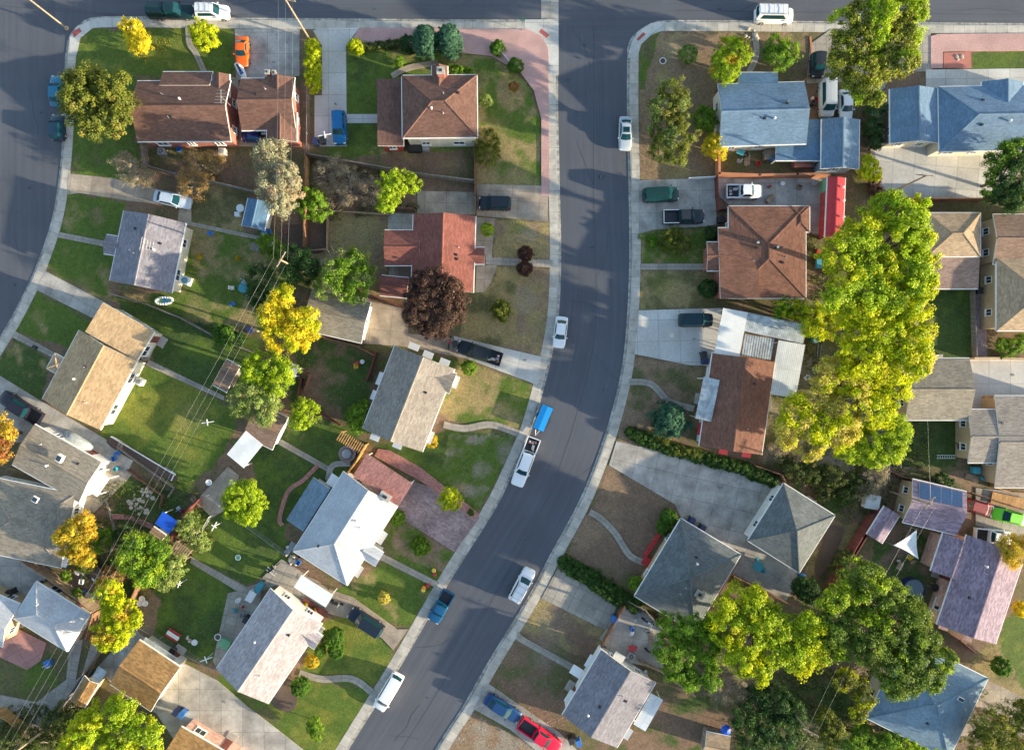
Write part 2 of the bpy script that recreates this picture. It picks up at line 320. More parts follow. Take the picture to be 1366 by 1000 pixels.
# (photo polygon, main colour, second colour, share of the second, label)
YARDS = [
 ([(100,40),(312,38),(312,102),(182,102),(180,200),(192,242),(97,234),(92,180),(97,70)], GREEN, LIME, .32),
 ([(97,180),(185,192),(190,240),(97,233)], GREEN, OLIVE, .45),
 ([(190,192),(352,192),(350,258),(190,240)], BR, OLIVE, .5),
 ([(462,62),(650,72),(700,104),(722,160),(722,258),(636,256),(636,200),(505,205),(440,212),(432,195),(463,192)], GREEN, DRY, .47),
 ([(463,66),(505,62),(505,195),(463,193)], DKG, GREEN, .6),
 ([(400,60),(414,60),(414,300),(400,340)], OLIVE, BR, .5),
 ([(412,206),(636,240),(636,262),(556,258),(556,290),(412,300)], OLIVE, BR, .6),
 ([(412,280),(520,284),(515,400),(412,340)], DIRT, DRY, .5),
 ([(660,292),(734,295),(736,348),(658,344)], DIRT, DRY, .6),
 ([(650,356),(736,356),(732,440),(722,474),(612,450),(625,395)], DIRT, DRY, .62),
 ([(650,356),(690,380),(690,450),(650,470),(612,450),(625,395)], OLIVE, DRY, .55),
 ([(92,258),(168,270),(145,374),(152,402),(64,358),(80,312)], GREEN, DRY, .25),
 ([(235,236),(332,252),(324,312),(250,296)], OLIVE, DRY, .55),
 ([(246,296),(350,312),(385,350),(372,445),(300,440),(150,395),(238,388)], GREEN, DRY, .48),
 ([(50,390),(128,430),(100,470),(22,440)], GREEN, DRY, .25),
 ([(18,450),(72,478),(56,532),(-10,505)], DKG, DRY, .25),
 ([(150,392),(350,455),(345,510),(290,530),(205,482),(182,440)], DKG, GREEN, .4),
 ([(200,484),(322,550),(300,600),(245,660),(130,578)], GREEN, LIME, .4),
 ([(150,626),(245,662),(235,700),(150,700)], DKG, OLIVE, .3),
 ([(140,690),(210,700),(230,760),(190,800),(130,790)], DKG, BR, .35),
 ([(245,690),(350,640),(385,600),(400,640),(380,700),(390,745),(330,780),(255,740)], DKG, GREEN, .5),
 ([(330,590),(375,590),(440,640),(400,690),(375,700),(345,640)], DKG, GREEN, .5),
 ([(375,560),(480,560),(470,640),(440,640),(375,600)], DKG, GREEN, .5),
 ([(400,440),(500,480),(488,570),(380,560),(395,500)], DKG, BR, .45),
 ([(200,750),(260,740),(330,790),(300,860),(280,888),(205,850),(190,800)], DKG, GREEN, .5),
 ([(190,770),(215,800),(205,850),(180,850)], DIRT, OLIVE, .4),
 ([(-20,860),(90,870),(96,900),(80,930),(40,942),(-20,930)], GREEN, OLIVE, .5),
 ([(440,790),(480,770),(530,740),(600,760),(572,800),(545,836),(510,825)], GREEN, DRY, .33),
 ([(505,700),(545,680),(608,738),(590,762),(520,735)], GREEN, DIRT, .45),
 ([(498,480),(600,478),(714,512),(692,572),(600,560)], GREEN, DRY, .5),
 ([(500,592),(600,575),(690,580),(640,682),(560,630)], DKG, GREEN, .5),
 ([(600,580),(690,580),(642,676),(590,640)], GREEN, GREY, .5),
 ([(420,830),(470,820),(520,850),(524,870),(495,918),(400,900)], GREEN, LIME, .6),
 ([(290,900),(390,905),(500,920),(450,1000),(400,1010),(290,920)], GREEN, LIME, .4),
 ([(288,898),(360,940),(400,1000),(330,960)], GREEN, OLIVE, .4),
 ([(150,940),(240,960),(250,1000),(150,1000)], OLIVE, BR, .5),
 ([(855,46),(1008,44),(1003,100),(957,110),(957,238),(852,242)], DIRT, DRY, .35),
 ([(852,44),(880,44),(870,80),(858,120),(852,120)], OLIVE, GREEN, .5),
 ([(852,306),(942,306),(942,352),(854,352)], GREEN, DRY, .45),
 ([(854,362),(956,362),(956,412),(852,412)], OLIVE, DRY, .45),
 ([(842,476),(938,486),(936,560),(900,600),(824,590)], DIRT, OLIVE, .4),
 ([(815,622),(905,680),(860,760),(748,752)], BR, DIRT, .4),
 ([(720,796),(806,838),(800,880),(692,842)], BR, DRY, .4),
 ([(685,850),(770,886),(752,950),(690,935),(655,900)], BR, OLIVE, .45),
 ([(620,945),(700,990),(740,1010),(590,1010)], DIRT, GREY, .5),
 ([(830,960),(880,930),(960,930),(980,1000),(800,1010)], DKG, BR, .55),
 ([(1074,310),(1106,320),(1110,380),(1074,400)], OLIVE, BR, .5),
 ([(1040,400),(1235,400),(1210,640),(1020,620)], OLIVE, GREY, .5),
 ([(1225,384),(1300,384),(1300,478),(1225,478)], DKG, GREEN, .2),
 ([(1196,560),(1292,560),(1276,622),(1190,622)], DKG, OLIVE, .2),
 ([(1170,625),(1330,625),(1320,660),(1170,650)], DIRT, OLIVE, .4),
 ([(1085,690),(1150,700),(1100,810),(1070,790)], OLIVE, DRY, .45),
 ([(1100,690),(1126,700),(1100,765),(1086,755)], BR, BR, .1),
 ([(1170,690),(1245,720),(1230,800),(1160,780)], DKG, BR, .4),
 ([(1310,860),(1366,800),(1400,900),(1366,960),(1290,880)], DRY, OLIVE, .4),
 ([(1326,850),(1360,800),(1420,880),(1366,920)], GREEN, LIME, .3),
 ([(1295,70),(1400,68),(1400,93),(1295,93)], GREEN, DKG, .3),
 ([(1000,930),(1160,900),(1160,1010),(1000,1010)], DKG, OLIVE, .5),
 ([(1080,620),(1160,640),(1100,700),(1040,640)], DKG, BR, .45),
 ([(1010,44),(1078,44),(1078,92),(1010,70)], DIRT, OLIVE, .4),
]
gx = grid_axis(-73.0, 73.0, .25, 420.0); gy = grid_axis(-54.0, 54.0, .25, 420.0)
X, Y = np.meshgrid(gx, gy); NX, NY = len(gx), len(gy)
wx = (vnoise(X, Y, 1.5, 1)-.5)*1.1; wy = (vnoise(X, Y, 1.5, 2)-.5)*1.1
n1 = vnoise(X, Y, 5.0, 3, 5); n2 = vnoise(X, Y, 1.6, 4, 4); n3 = vnoise(X, Y, .7, 5, 3)
def sstep(a, b, x): t = np.clip((x-a)/(b-a), 0, 1); return (t*t*(3-2*t))[..., None]
nb = sstep(.4, .6, n1*.6+n2*.4)
colr = OLIVE*(1-nb)+BR*nb; colr = colr*(1+.3*(n3[..., None]-.5))
for k, (poly, ca, cb, fr) in enumerate(YARDS):
    m = inpoly(X+wx, Y+wy, [P(*p) for p in poly])
    nn = vnoise(X, Y, 3.5, 20+k, 5)*.6+n2*.4
    t = sstep(.5-(fr-.5)*.5-.09, .5-(fr-.5)*.5+.09, nn)
    c = ca*(1-t)+cb*t; c = c*(.8+.4*vnoise(X, Y, .55, 90+k, 3)[..., None])
    colr = np.where(m[..., None], c, colr)
# dry and bare spots, plus lime, green and mulch-coloured ones: (u, v, radius px, colour, strength)
SPOTS = [(200,68,22,LIME,.6),(245,60,25,LIME,.5),(660,180,24,DRY,.5),(690,235,26,DRY,.7),(600,222,18,DRY,.5),(95,300,14,DRY,.6),(130,290,14,DIRT,.5),(115,385,16,DRY,.4),
 (275,312,14,DRY,.8),(262,410,22,DRY,.6),(320,345,18,DRY,.4),(200,560,16,LIME,.8),(235,528,20,LIME,.7),(185,590,12,LIME,.6),(255,555,26,DRY,.3),(540,205,12,DRY,.5),
 (620,525,26,DRY,.3),(690,540,20,LIME,.5),(640,625,15,GREY,.7),(672,600,16,GREY,.6),(615,650,14,DRY,.5),(505,880,24,LIME,.4),(470,850,26,LIME,.4),(525,790,20,LIME,.35),
 (655,430,14,DRY,.7),(700,400,22,GREY,.5),(700,310,16,GREY,.6),(690,300,18,LIME,.4),(880,380,20,LIME,.4),(920,395,22,DRY,.4),(885,220,22,DRY,.4),(900,70,20,GREY,.4),
 (780,880,30,MULCH,.25),(740,830,30,GREY,.35),(725,870,24,GREY,.3),(900,700,20,DRY,.2),(930,500,14,DRY,.5),(425,225,14,DRY,.3),(470,320,24,DRY,.4),(430,535,22,BR,.5),
 (240,600,20,LIME,.3),(52,420,12,DRY,.5),(20,470,10,DRY,.5),(40,905,26,GREEN,.4),(560,745,12,DRY,.4),(540,760,14,GREEN,.4),(510,712,12,DIRT,.6)]
for (u, v, r, c, st) in SPOTS:
    x, y = P(u, v); d = np.hypot((X-x)+wx*2, (Y-y)+wy*2)/(r*S)
    t = (1-np.clip(d, 0, 1)**2)[..., None]*st*(.35+1.3*n2[..., None]); t = np.clip(t, 0, 1)
    colr = colr*(1-t)+c*t
inroad = np.zeros(X.shape, bool)
for p in ROADS:
    for k in range(9):
        r_ = .8 if k < 8 else 0; inroad |= inpoly(X+r_*math.cos(k*math.pi/4), Y+r_*math.sin(k*math.pi/4), p)
Z = np.where(inroad, -.05, GZ)+0.0
yard_h = (vnoise(X, Y, 6, 50)-.5)*.0
me = bpy.data.meshes.new('ground')
co_ = np.stack([X, Y, Z], -1).reshape(-1, 3)
me.vertices.add(NX*NY); me.vertices.foreach_set('co', co_.ravel())
ii = (np.arange(NY-1)[:, None]*NX+np.arange(NX-1)[None, :]).ravel()
fc = np.stack([ii, ii+1, ii+1+NX, ii+NX], -1)
me.loops.add(len(fc)*4); me.loops.foreach_set('vertex_index', fc.ravel())
me.polygons.add(len(fc)); me.polygons.foreach_set('loop_start', np.arange(len(fc))*4)
ca = me.color_attributes.new('gcol', 'FLOAT_COLOR', 'POINT')
ca.data.foreach_set('color', np.concatenate([np.clip(colr, .01, 1).reshape(-1, 3), np.ones((NX*NY, 1))], -1).astype(np.float32).ravel())
me.materials.append(M['ground']); me.update(calc_edges=True); me.validate()
g = bpy.data.objects.new('ground', me); COL.objects.link(g); tag(g, kind='structure')
# ------------------------------------------------------------------ flat surfaces
def arclen(pts):
    a = [0]
    for i in range(1, len(pts)): a.append(a[-1]+math.dist(pts[i], pts[i-1]))
    return a
def offset(pts, d):
    out = []
    for i in range(len(pts)):
        a = pts[max(i-1, 0)]; b = pts[min(i+1, len(pts)-1)]
        dx, dy = b[0]-a[0], b[1]-a[1]; l = math.hypot(dx, dy) or 1
        out.append((pts[i][0]-dy/l*d, pts[i][1]+dx/l*d))
    return out
def ribbon(name, pts, d0, d1, z, th, m, kind='structure', label=None):
    """strip between two offsets of a world polyline, real thickness"""
    A, B = offset(pts, d0), offset(pts, d1); L = arclen(pts); mb = MB()
    for i in range(len(pts)-1):
        q = [A[i], A[i+1], B[i+1], B[i]]; u = [(L[i], d0), (L[i+1], d0), (L[i+1], d1), (L[i], d1)]
        if (q[1][0]-q[0][0])*(q[3][1]-q[0][1])-(q[1][1]-q[0][1])*(q[3][0]-q[0][0]) < 0: q = q[::-1]; u = u[::-1]
        mb.add([(x, y, z) for x, y in q], [(0, 1, 2, 3)], 0, [u])
        for C_ in (A, B): 
            mb.add([(*C_[i], z), (*C_[i+1], z), (*C_[i+1], z-th), (*C_[i], z-th)], [(0, 1, 2, 3)], 0, [[(L[i], 0), (L[i+1], 0), (L[i+1], .1), (L[i], .1)]])
    return tag(mb.build(name, m), kind=kind, label=label)
def W(pts, z=0): return [P(u, v, z) for u, v in pts]
def flat(name, pts, m, z, th=.1, smoothn=0, kind='structure', label=None, cat=None):
    w = W(smooth(pts+[pts[0]], smoothn)[:-1] if smoothn else pts)
    area = sum(w[i][0]*w[(i+1) % len(w)][1]-w[(i+1) % len(w)][0]*w[i][1] for i in range(len(w)))
    if area < 0: w = w[::-1]
    cx = sum(p[0] for p in w)/len(w); cy = sum(p[1] for p in w)/len(w)
    li = max(range(len(w)), key=lambda i: math.dist(w[i], w[(i+1) % len(w)])); a = math.atan2(w[(li+1) % len(w)][1]-w[li][1], w[(li+1) % len(w)][0]-w[li][0]); c, s = math.cos(a), math.sin(a)
    mb = MB(); n = len(w); uv = [((x-cx)*c+(y-cy)*s, -(x-cx)*s+(y-cy)*c) for x, y in w]
    mb.add([(x-cx, y-cy, 0) for x, y in w], [tuple(range(n))], 0, [uv])
    for i in range(n):
        j = (i+1) % n; mb.add([(w[i][0]-cx, w[i][1]-cy, 0), (w[j][0]-cx, w[j][1]-cy, 0), (w[j][0]-cx, w[j][1]-cy, -th), (w[i][0]-cx, w[i][1]-cy, -th)], [(0, 3, 2, 1)], 0)
    o = mb.build(name, m, loc=(cx, cy, z)); return tag(o, label, cat, kind=kind)
def strip_px(name, pts, w, m, z, sm=6, label=None):
    p = W(smooth(pts, sm) if sm else pts); return ribbon(name, p, -w/2, w/2, z, .08, m, label=label)
# roads
def road(name, pts, z, m): 
    mb = MB(); w = pts
    area = sum(w[i][0]*w[(i+1) % len(w)][1]-w[(i+1) % len(w)][0]*w[i][1] for i in range(len(w)))
    if area < 0: w = w[::-1]
    mb.add([(x, y, z) for x, y in w], [tuple(range(len(w)))]); return tag(mb.build(name, m), kind='structure')
def resample(pts, n):
    L_ = arclen(pts); out = []; j = 0
    for k in range(n+1):
        t = L_[-1]*k/n
        while j < len(pts)-2 and L_[j+1] < t: j += 1
        f = (t-L_[j])/max(L_[j+1]-L_[j], 1e-9); out.append(tuple(pts[j][d]+(pts[j+1][d]-pts[j][d])*f for d in (0, 1)))
    return out
def strip_road(z):
    A = resample(W(sEL), 200); B = resample(W(smooth(ER)), 200); mb = MB(); LA = arclen(A)
    for i in range(200):
        wa, wb = math.dist(A[i], B[i]), math.dist(A[i+1], B[i+1])
        mb.add([(*A[i], z), (*A[i+1], z), (*B[i+1], z), (*B[i], z)], [(0, 1, 2, 3)], 0, [[(0, LA[i]), (0, LA[i+1]), (wb, LA[i+1]), (wa, LA[i])]])
    return tag(mb.build('road', M['asphalt']), kind='structure')
strip_road(0.004)
def road_top(z):   # texture runs along the cross street
    mb = MB(); w = polyTop; ar = sum(w[i][0]*w[(i+1) % len(w)][1]-w[(i+1) % len(w)][0]*w[i][1] for i in range(len(w)))
    if ar < 0: w = w[::-1]
    mb.add([(x, y, z) for x, y in w], [tuple(range(len(w)))], 0, [[(y, x) for x, y in w]]); return tag(mb.build('road', M['asphalt']), kind='structure')
road_top(0.0)
road('road', polyLeft, 0.008, M['asphalt'])
# tar seams and patches in the asphalt
strip_px('tar_seam', [(792, 30), (792, 240), (795, 420), (778, 520), (740, 640), (690, 740), (610, 880), (535, 1000)], .07, M['asphalt_old'], .013)
strip_px('tar_seam', [(763, 38), (778, 60), (788, 90)], .06, M['asphalt_old'], .013)
strip_px('tar_seam', [(0, 8), (180, 24)], .06, M['asphalt_old'], .013); strip_px('tar_seam', [(60, 10), (200, 23), (330, 20)], .06, M['asphalt_old'], .0135)
strip_px('tar_seam', [(900, 14), (1100, 17), (1400, 20)], .06, M['asphalt_old'], .013)
flat('asphalt_patch', [(754, 104), (760, 105), (760, 110), (754, 110)], M['asphalt_old'], .014, .01)
# pavement edges: gutter, kerb, sidewalk
for nm, px, sgn in (('e', sEL, -1), ('r', sER, 1), ('l', sLL, -1)):
    p = W(px); s = 1
    # which side is the yard
    sg = {'e': -1, 'r': -1, 'l': -1}[nm]
    i = 40 if nm != 'r' else 60
    for s in (1, -1):
        q = offset(p, s*1.0)[i]
        if not any(inpoly(np.array([q[0]]), np.array([q[1]]), pl)[0] for pl in ROADS): break
    ribbon('gutter', p, 0, s*.38, .02, .1, M['gutter']); ribbon('kerb', p, s*.38, s*.54, GZ+.002, .2, M['kerb'])
    ribbon('sidewalk', p, s*.54, s*1.62, GZ+.014, .2, M['walk'])
pw = W([(722, 26.5), (600, 26)])
ribbon('gutter', W([(728, 26.4), (620, 26)]), 0, .38, .022, .1, M['gutter']); ribbon('kerb', W([(728, 26.4), (620, 26)]), .38, .54, GZ+.003, .2, M['kerb'])
ribbon('sidewalk', W([(745, 26.4), (620, 26)]), .54, 1.62, GZ+.017, .2, M['walk'])
flat('valley_gutter', [(722, -90), (745, -90), (745, 40), (722, 40)], M['conc'], .016, .02)
flat('sidewalk', [(700, 27), (745, 27), (745, 100), (733, 100), (731, 70), (722, 52), (700, 42)], M['conc_w'], GZ+.024, .2, label='pale concrete street corner with kerb ramp')
flat('sidewalk', [(104, 36), (130, 25), (172, 25), (172, 37), (125, 38), (108, 52), (103, 75), (92, 75), (94, 50)], M['conc_w'], GZ+.024, .2)
flat('sidewalk', [(850, 44), (868, 32), (886, 29), (886, 41), (870, 46), (855, 60), (850, 78), (837, 78), (842, 58)], M['conc_w'], GZ+.024, .2)
for q in ([(97, 44), (107, 38), (110, 43), (100, 51)], [(722, 39), (733, 48), (729, 52), (719, 44)], [(849, 53), (858, 44), (861, 47), (851, 56)]):
    flat('tactile_pad', q, M['redpad'], GZ+.03, .02)
Zd = GZ+.03
CONC = [ # (points, material, name, smooth)
 ([(93,232),(150,238),(190,248),(256,262),(256,298),(238,295),(240,276),(170,268),(108,258),(90,260)],'conc_t','driveway'),
 ([(62,362),(150,408),(132,428),(48,386)],'conc','driveway'),
 ([(314,40),(400,40),(400,102),(316,108)],'conc','driveway'),([(300,100),(318,106),(326,190),(348,190),(350,196),(312,196)],'conc_t','driveway'),
 ([(424,39),(480,38),(462,62),(463,193),(420,193),(420,128),(430,128),(430,62),(418,42)],'conc_w','driveway'),
 ([(422,193),(463,193),(463,196),(422,196)],'conc_w','driveway'),
 ([(463,153),(504,153),(504,165),(463,165)],'conc_w','path'),
 ([(557,255),(634,257),(634,287),(557,285)],'conc_t','driveway'),
 ([(636,246),(722,248),(731,266),(731,296),(636,288)],'conc_t','driveway'),
 ([(518,284),(556,286),(556,310),(518,310)],'conc','patio'),
 ([(522,350),(548,352),(546,372),(518,370)],'conc_d','patio'),
 ([(634,290),(660,292),(656,345),(648,346),(645,330),(634,328)],'conc_t','path'),
 ([(636,354),(663,354),(656,375),(646,390),(634,390)],'conc_t','patio'),
 ([(648,343),(737,347),(737,357),(648,353)],'conc_d','path'),
 ([(492,402),(545,412),(545,445),(628,453),(620,478),(540,462),(482,458)],'conc_t','driveway'),
 ([(605,448),(723,476),(716,513),(612,474)],'conc_w','driveway'),
 ([(852,241),(955,238),(955,300),(942,302),(870,307),(852,313)],'conc','driveway'),
 ([(958,236),(1106,236),(1108,318),(1074,312),(1058,276),(972,274),(958,262)],'conc','patio'),
 ([(854,352),(946,352),(946,360),(854,360)],'conc_d','path'),
 ([(852,414),(962,411),(955,488),(920,487),(846,472)],'conc_w','driveway'),
 ([(822,588),(1042,638),(1000,716),(980,735),(908,690),(900,672),(812,620)],'conc','driveway'),
 ([(978,735),(1000,718),(1070,762),(1048,800),(975,765)],'conc','patio'),
 ([(745,755),(822,808),(812,842),(722,797)],'conc_d','driveway'),
 ([(692,842),(697,848),(770,888),(768,897),(688,852)],'conc_d','path'),
 ([(651,910),(690,937),(747,976),(775,1005),(722,1005),(680,971),(632,944)],'conc','driveway'),
 ([(1108,40),(1240,40),(1242,96),(1180,98),(1180,250),(1160,250),(1160,110),(1075,112),(1080,60)],'conc_d','driveway'),
 ([(1234,94),(1400,92),(1400,118),(1234,118)],'conc_w','driveway'),
 ([(1165,202),(1175,196),(1255,194),(1400,206),(1310,264),(1180,268)],'conc_w','driveway'),
 ([(1296,386),(1312,386),(1316,478),(1302,478)],'paver','path'),
 ([(1290,478),(1400,478),(1400,530),(1296,560)],'conc_w','driveway'),
 ([(0,540),(60,568),(140,610),(180,630),(150,660),(120,690),(100,670),(60,590),(0,590)],'conc_d','driveway'),
 ([(-40,520),(0,500),(58,536),(150,590),(180,612),(170,632),(60,570),(-60,590)],'conc','driveway'),
 ([(-60,720),(10,735),(62,770),(52,830),(-60,860)],'conc','driveway'),
 ([(200,480),(300,528),(300,534),(196,487)],'conc_d','path'),
 ([(190,452),(206,448),(214,446),(200,480),(190,482)],'conc_d','patio'),
 ([(80,310),(143,322),(143,330),(78,317)],'conc_d','path'),([(22,442),(74,470),(72,477),(18,450)],'conc_d','path'),
 ([(248,295),(350,316),(350,321),(248,300)],'conc_d','path'),
 ([(256,742),(330,782),(398,760),(398,768),(330,795),(255,750)],'conc_d','path'),
 ([(375,585),(440,622),(436,628),(370,591)],'conc_d','path'),
 ([(190,846),(240,880),(290,906),(330,940),(420,1010),(250,1010),(210,950),(150,910),(130,890),(180,835)],'conc','driveway'),
 ([(508,736),(586,776),(582,783),(504,744)],'conc_d','path'),
 ([(376,745),(400,760),(440,790),(430,812),(350,770)],'conc_d','patio'),
 ([(440,785),(470,795),(530,838),(545,838),(525,866),(510,850),(470,825),(430,815)],'conc_t','driveway'),
 ([(305,790),(350,780),(345,830),(290,890),(285,880)],'conc_d','patio'),
 ([(95,850),(112,852),(100,920),(60,950),(0,940),(0,925),(50,935),(90,905)],'conc_d','path'),
 ([(0,930),(60,940),(110,900),(125,850),(140,860),(100,940),(60,975),(0,955)],'conc_d','path'),
 ([(288,640),(305,622),(320,634),(300,680),(284,690),(262,668)],'conc_t','patio'),
 ([(1300,650),(1400,660),(1400,725),(1300,700)],'conc_d','driveway'),
 ([(1315,905),(1366,930),(1420,980),(1280,980),(1285,940)],'conc_t','driveway'),
 ([(836,800),(880,830),(885,890),(820,880),(800,850)],'conc','patio'),
 ([(500,20),(500,20.1),(500.1,20)],'conc','patio'),
]
CONC = CONC[:-1]
for k, (q, m_, nm) in enumerate(CONC): flat(nm, q, M[m_], Zd+.0015*k, .12)
for pts, w, m_ in [
  ([(252,38),(254,60),(262,72),(274,98)], .75, 'conc_d'), ([(592,566),(620,571),(655,566),(692,578)], .95, 'conc_d'),
  ([(400,896),(430,904),(470,904),(497,922)], .95, 'conc_d'), ([(786,682),(800,690),(820,710),(840,740),(862,750)], .9, 'conc_d'),
  ([(840,509),(868,512),(892,535),(925,545)], .9, 'conc_d'), ([(1006,45),(1008,75),(998,98)], .8, 'conc_d'), ([(523,103),(545,92),(585,85)], .8, 'conc_t'),
  ([(398,768),(420,775),(440,790),(470,800)], .7, 'conc_t'), ([(150,688),(175,690),(205,702)], .7, 'redpath'), ([(438,640),(445,620),(468,618)], .8, 'conc'),
  ([(1080,50),(1082,95),(1070,110)], .25, 'terra'), ([(140,660),(150,690),(155,715),(150,735)],.3,'conc_d')]:
    strip_px('path', pts, w, M[m_], Zd+.1)
Zc = Zd+.105
flat('paved_driveway', [(548,640),(605,660),(640,690),(606,735),(535,690),(530,676)], M['paver'], Zc, .1)
flat('brick_edging', [(505,598),(520,600),(560,622),(640,685),(632,692),(560,640),(500,608)], M['redpath'], Zc+.01, .1)
strip_px('brick_edging', [(425,620),(405,640),(385,655),(374,690),(378,700)], .6, M['redpath'], Zc)
flat('gravel_bed', [(480,38.5),(705,41),(722,50),(731,66),(732,180),(733,262),(722,262),(722,160),(712,122),(694,98),(655,76),(560,66),(466,62)], M['pinkgravel'], Zc+.004, .1)
flat('gravel_bed', [(636,246),(731,250),(731,266),(636,262)], M['conc_t'], Zc+.002, .1)
flat('gravel_bed', [(1240,50),(1250,47),(1400,46),(1400,69),(1256,70),(1256,92),(1240,92)], M['pinkgravel'], Zc+.004, .1)
flat('gravel_bed', [(1257,72),(1293,70),(1294,92),(1257,92)], M['redgravel'], Zc+.008, .1)
flat('patio', [(22,835),(64,856),(56,880),(38,892),(0,874),(-20,860)], M['brickslab'], Zc+.006, .1)
flat('garden_bed', [(1104,700),(1124,708),(1098,764),(1086,757)], M['soil'], Zc+.002, .05, 4)
flat('garden_bed', [(148,582),(170,592),(232,630),(228,640),(150,596)], M['soil'], Zc+.002, .05, 4)
flat('garden_bed', [(378,300),(400,300),(412,296),(410,336),(378,330)], M['soil'], Zc+.001, .05, 4)
flat('garden_bed', [(412,294),(436,296),(434,334),(412,334)], M['soil'], Zc+.003, .05, 4)
flat('garden_bed', [(370,912),(390,905),(398,925),(392,945),(374,945),(362,932)], M['soil'], Zc+.002, .05, 4)
M['oil'] = mat('oily_concrete', (.24, .225, .20), .8, .2, 4)
def stain(u, v, r, m='oil', nm='oil_stain', z=None):
    q = random.Random(int(u*7+v)); pts = []
    for k in range(9): a = 2*math.pi*k/9; rr = r*q.uniform(.5, 1.25); pts.append((u+rr*math.cos(a), v+rr*math.sin(a)*.7))
    flat(nm, pts, M[m], z or Zd+.0902, .002, 4)
for u, v, r in ((790,812,2.2),(812,836,3.5),(352,62,3),(366,84,2.4),(384,58,2),(370,48,1.6),(925,452,2),(896,300,2.5),(960,650,3),(300,935,3),(230,262,2),(448,140,2.2),(700,480,2.2),(1000,250,2),(1350,500,2.5),(1010,770,2.4)): stain(u, v, r)
for u, v, r in ((757,107,1.6),(790,330,2.5),(770,150,2.2),(700,720,2.4),(640,800,2),(570,930,2.2),(805,520,2),(780,60,2.4),(500,12,2.6),(960,12,3),(40,250,3),(20,380,3),(55,150,2.4)): stain(u, v, r, 'asphalt_old', 'oil_stain', .0155)
jr0 = random.Random(3)
for k, (u, v, L_, a) in enumerate([(770,190,60,80),(815,300,70,95),(760,400,40,10),(790,470,60,60),(735,560,50,110),(765,640,60,-60),(700,690,50,130),(660,790,60,-50),(600,850,50,120),(560,940,60,130),(520,980,40,20),(300,10,90,3),(600,12,80,-4),(980,15,90,2),(1280,14,90,-3),(40,120,60,80),(20,300,70,95),(50,220,40,10)]):
    pts = []; x, y = u, v; a = R(a)
    for i in range(7): pts.append((x, y)); a += jr0.uniform(-.35, .35); x += L_/6*math.cos(a); y += L_/6*math.sin(a)
    strip_px('sealed_crack', pts, .055, M['asphalt_old'], .0142+.0001*k, 4)
t = thing('manhole_cover', 'round iron manhole cover in the upper street', 'manhole cover', *P(802, 236, 0), 0, .004)
m = MB(); m.lathe((0, 0, 0), [(.36, 0), (.36, .012), (.34, .014)], 24); m.build('cover', M['black'], t); m = MB()
for k in range(5): m.box((0, -.24+k*.12, .018), (.4, .03, .006))
m.build('ribs', M['greym'], t)
# ------------------------------------------------------------------ houses
def fit(q, z):
    A, B, C = [Vector(P(u, v, z)) for u, v in q[:3]]
    D = Vector(P(*q[3], z)) if len(q) > 3 else A+C-B
    ctr = (A+B+C+D)/4; e = (B-A)+(C-D); rot = math.atan2(e.y, e.x)
    a = e.length/4; b = ((C-B).length+(D-A).length)/4
    # sign of side on which A-B lies
    c, s = math.cos(rot), math.sin(rot); m_ = (A+B)/2-ctr; sy = 1 if (-m_.x*s+m_.y*c) > 0 else -1
    return ctr.x, ctr.y, rot, a, b, sy
def window(mb_root, x, y, z, w, h, nrm, fm='white'):
    """window on a wall: x,y the wall point, nrm the outward angle; frame part with pane sub-part"""
    c, s = math.cos(nrm), math.sin(nrm); t = (-s, c)
    mb = MB(); r = nrm+math.pi/2
    for k in (-1, 1):
        mb.box((x+c*.03+t[0]*k*w/2, y+s*.03+t[1]*k*w/2, z), (.09, .10, h+.1), r, 0)
        mb.box((x+c*.03, y+s*.03, z+k*(h/2+.004)), (w+.08, .09, .09), r, 0)
    mb.box((x+c*.03, y+s*.03, z), (.05, .07, h-.1), r, 0)
    mb.box((x+c*.08, y+s*.08, z-h/2-.06), (w+.24, .2, .05), r, 0)
    f = mb.build('window', M[fm], mb_root)
    g = MB(); g.box((x+c*.012, y+s*.012, z), (w-.1, .02, h-.09), r, 0); g.build('pane', M['glass'], f)
    return f
def roof_faces(t, a, b, he, hr, sy):
    z0, z1 = he, he+hr
    if t == 'gable': vs = [(-a, -b, z0), (a, -b, z0), (a, 0, z1), (-a, 0, z1), (a, b, z0), (-a, b, z0)]; fs = [(0, 1, 2, 3), (3, 2, 4, 5)]; rg = [((-a, 0, z1), (a, 0, z1))]
    elif t == 'hip':
        k = max(a-b, .02); vs = [(-a, -b, z0), (a, -b, z0), (a, b, z0), (-a, b, z0), (-k, 0, z1), (k, 0, z1)]
        fs = [(0, 1, 5, 4), (1, 2, 5), (2, 3, 4, 5), (3, 0, 4)]; rg = [((-k, 0, z1), (k, 0, z1))]+[(vs[i], vs[j]) for i, j in ((0, 4), (3, 4), (1, 5), (2, 5))]
    elif t == 'hip1':
        k = max(a-b, .02); vs = [(-a, -b, z0), (a, -b, z0), (a, b, z0), (-a, b, z0), (-a, 0, z1), (k, 0, z1)]
        fs = [(0, 1, 5, 4), (1, 2, 5), (2, 3, 4, 5)]; rg = [((-a, 0, z1), (k, 0, z1)), (vs[1], vs[5]), (vs[2], vs[5])]
    else:
        zl, zh = (z0, z1); y0 = b*sy
        vs = [(-a, y0, zl), (a, y0, zl), (a, -y0, zh), (-a, -y0, zh)]; fs = [(0, 1, 2, 3)] if sy < 0 else [(0, 3, 2, 1)]; rg = []
    return vs, fs, rg
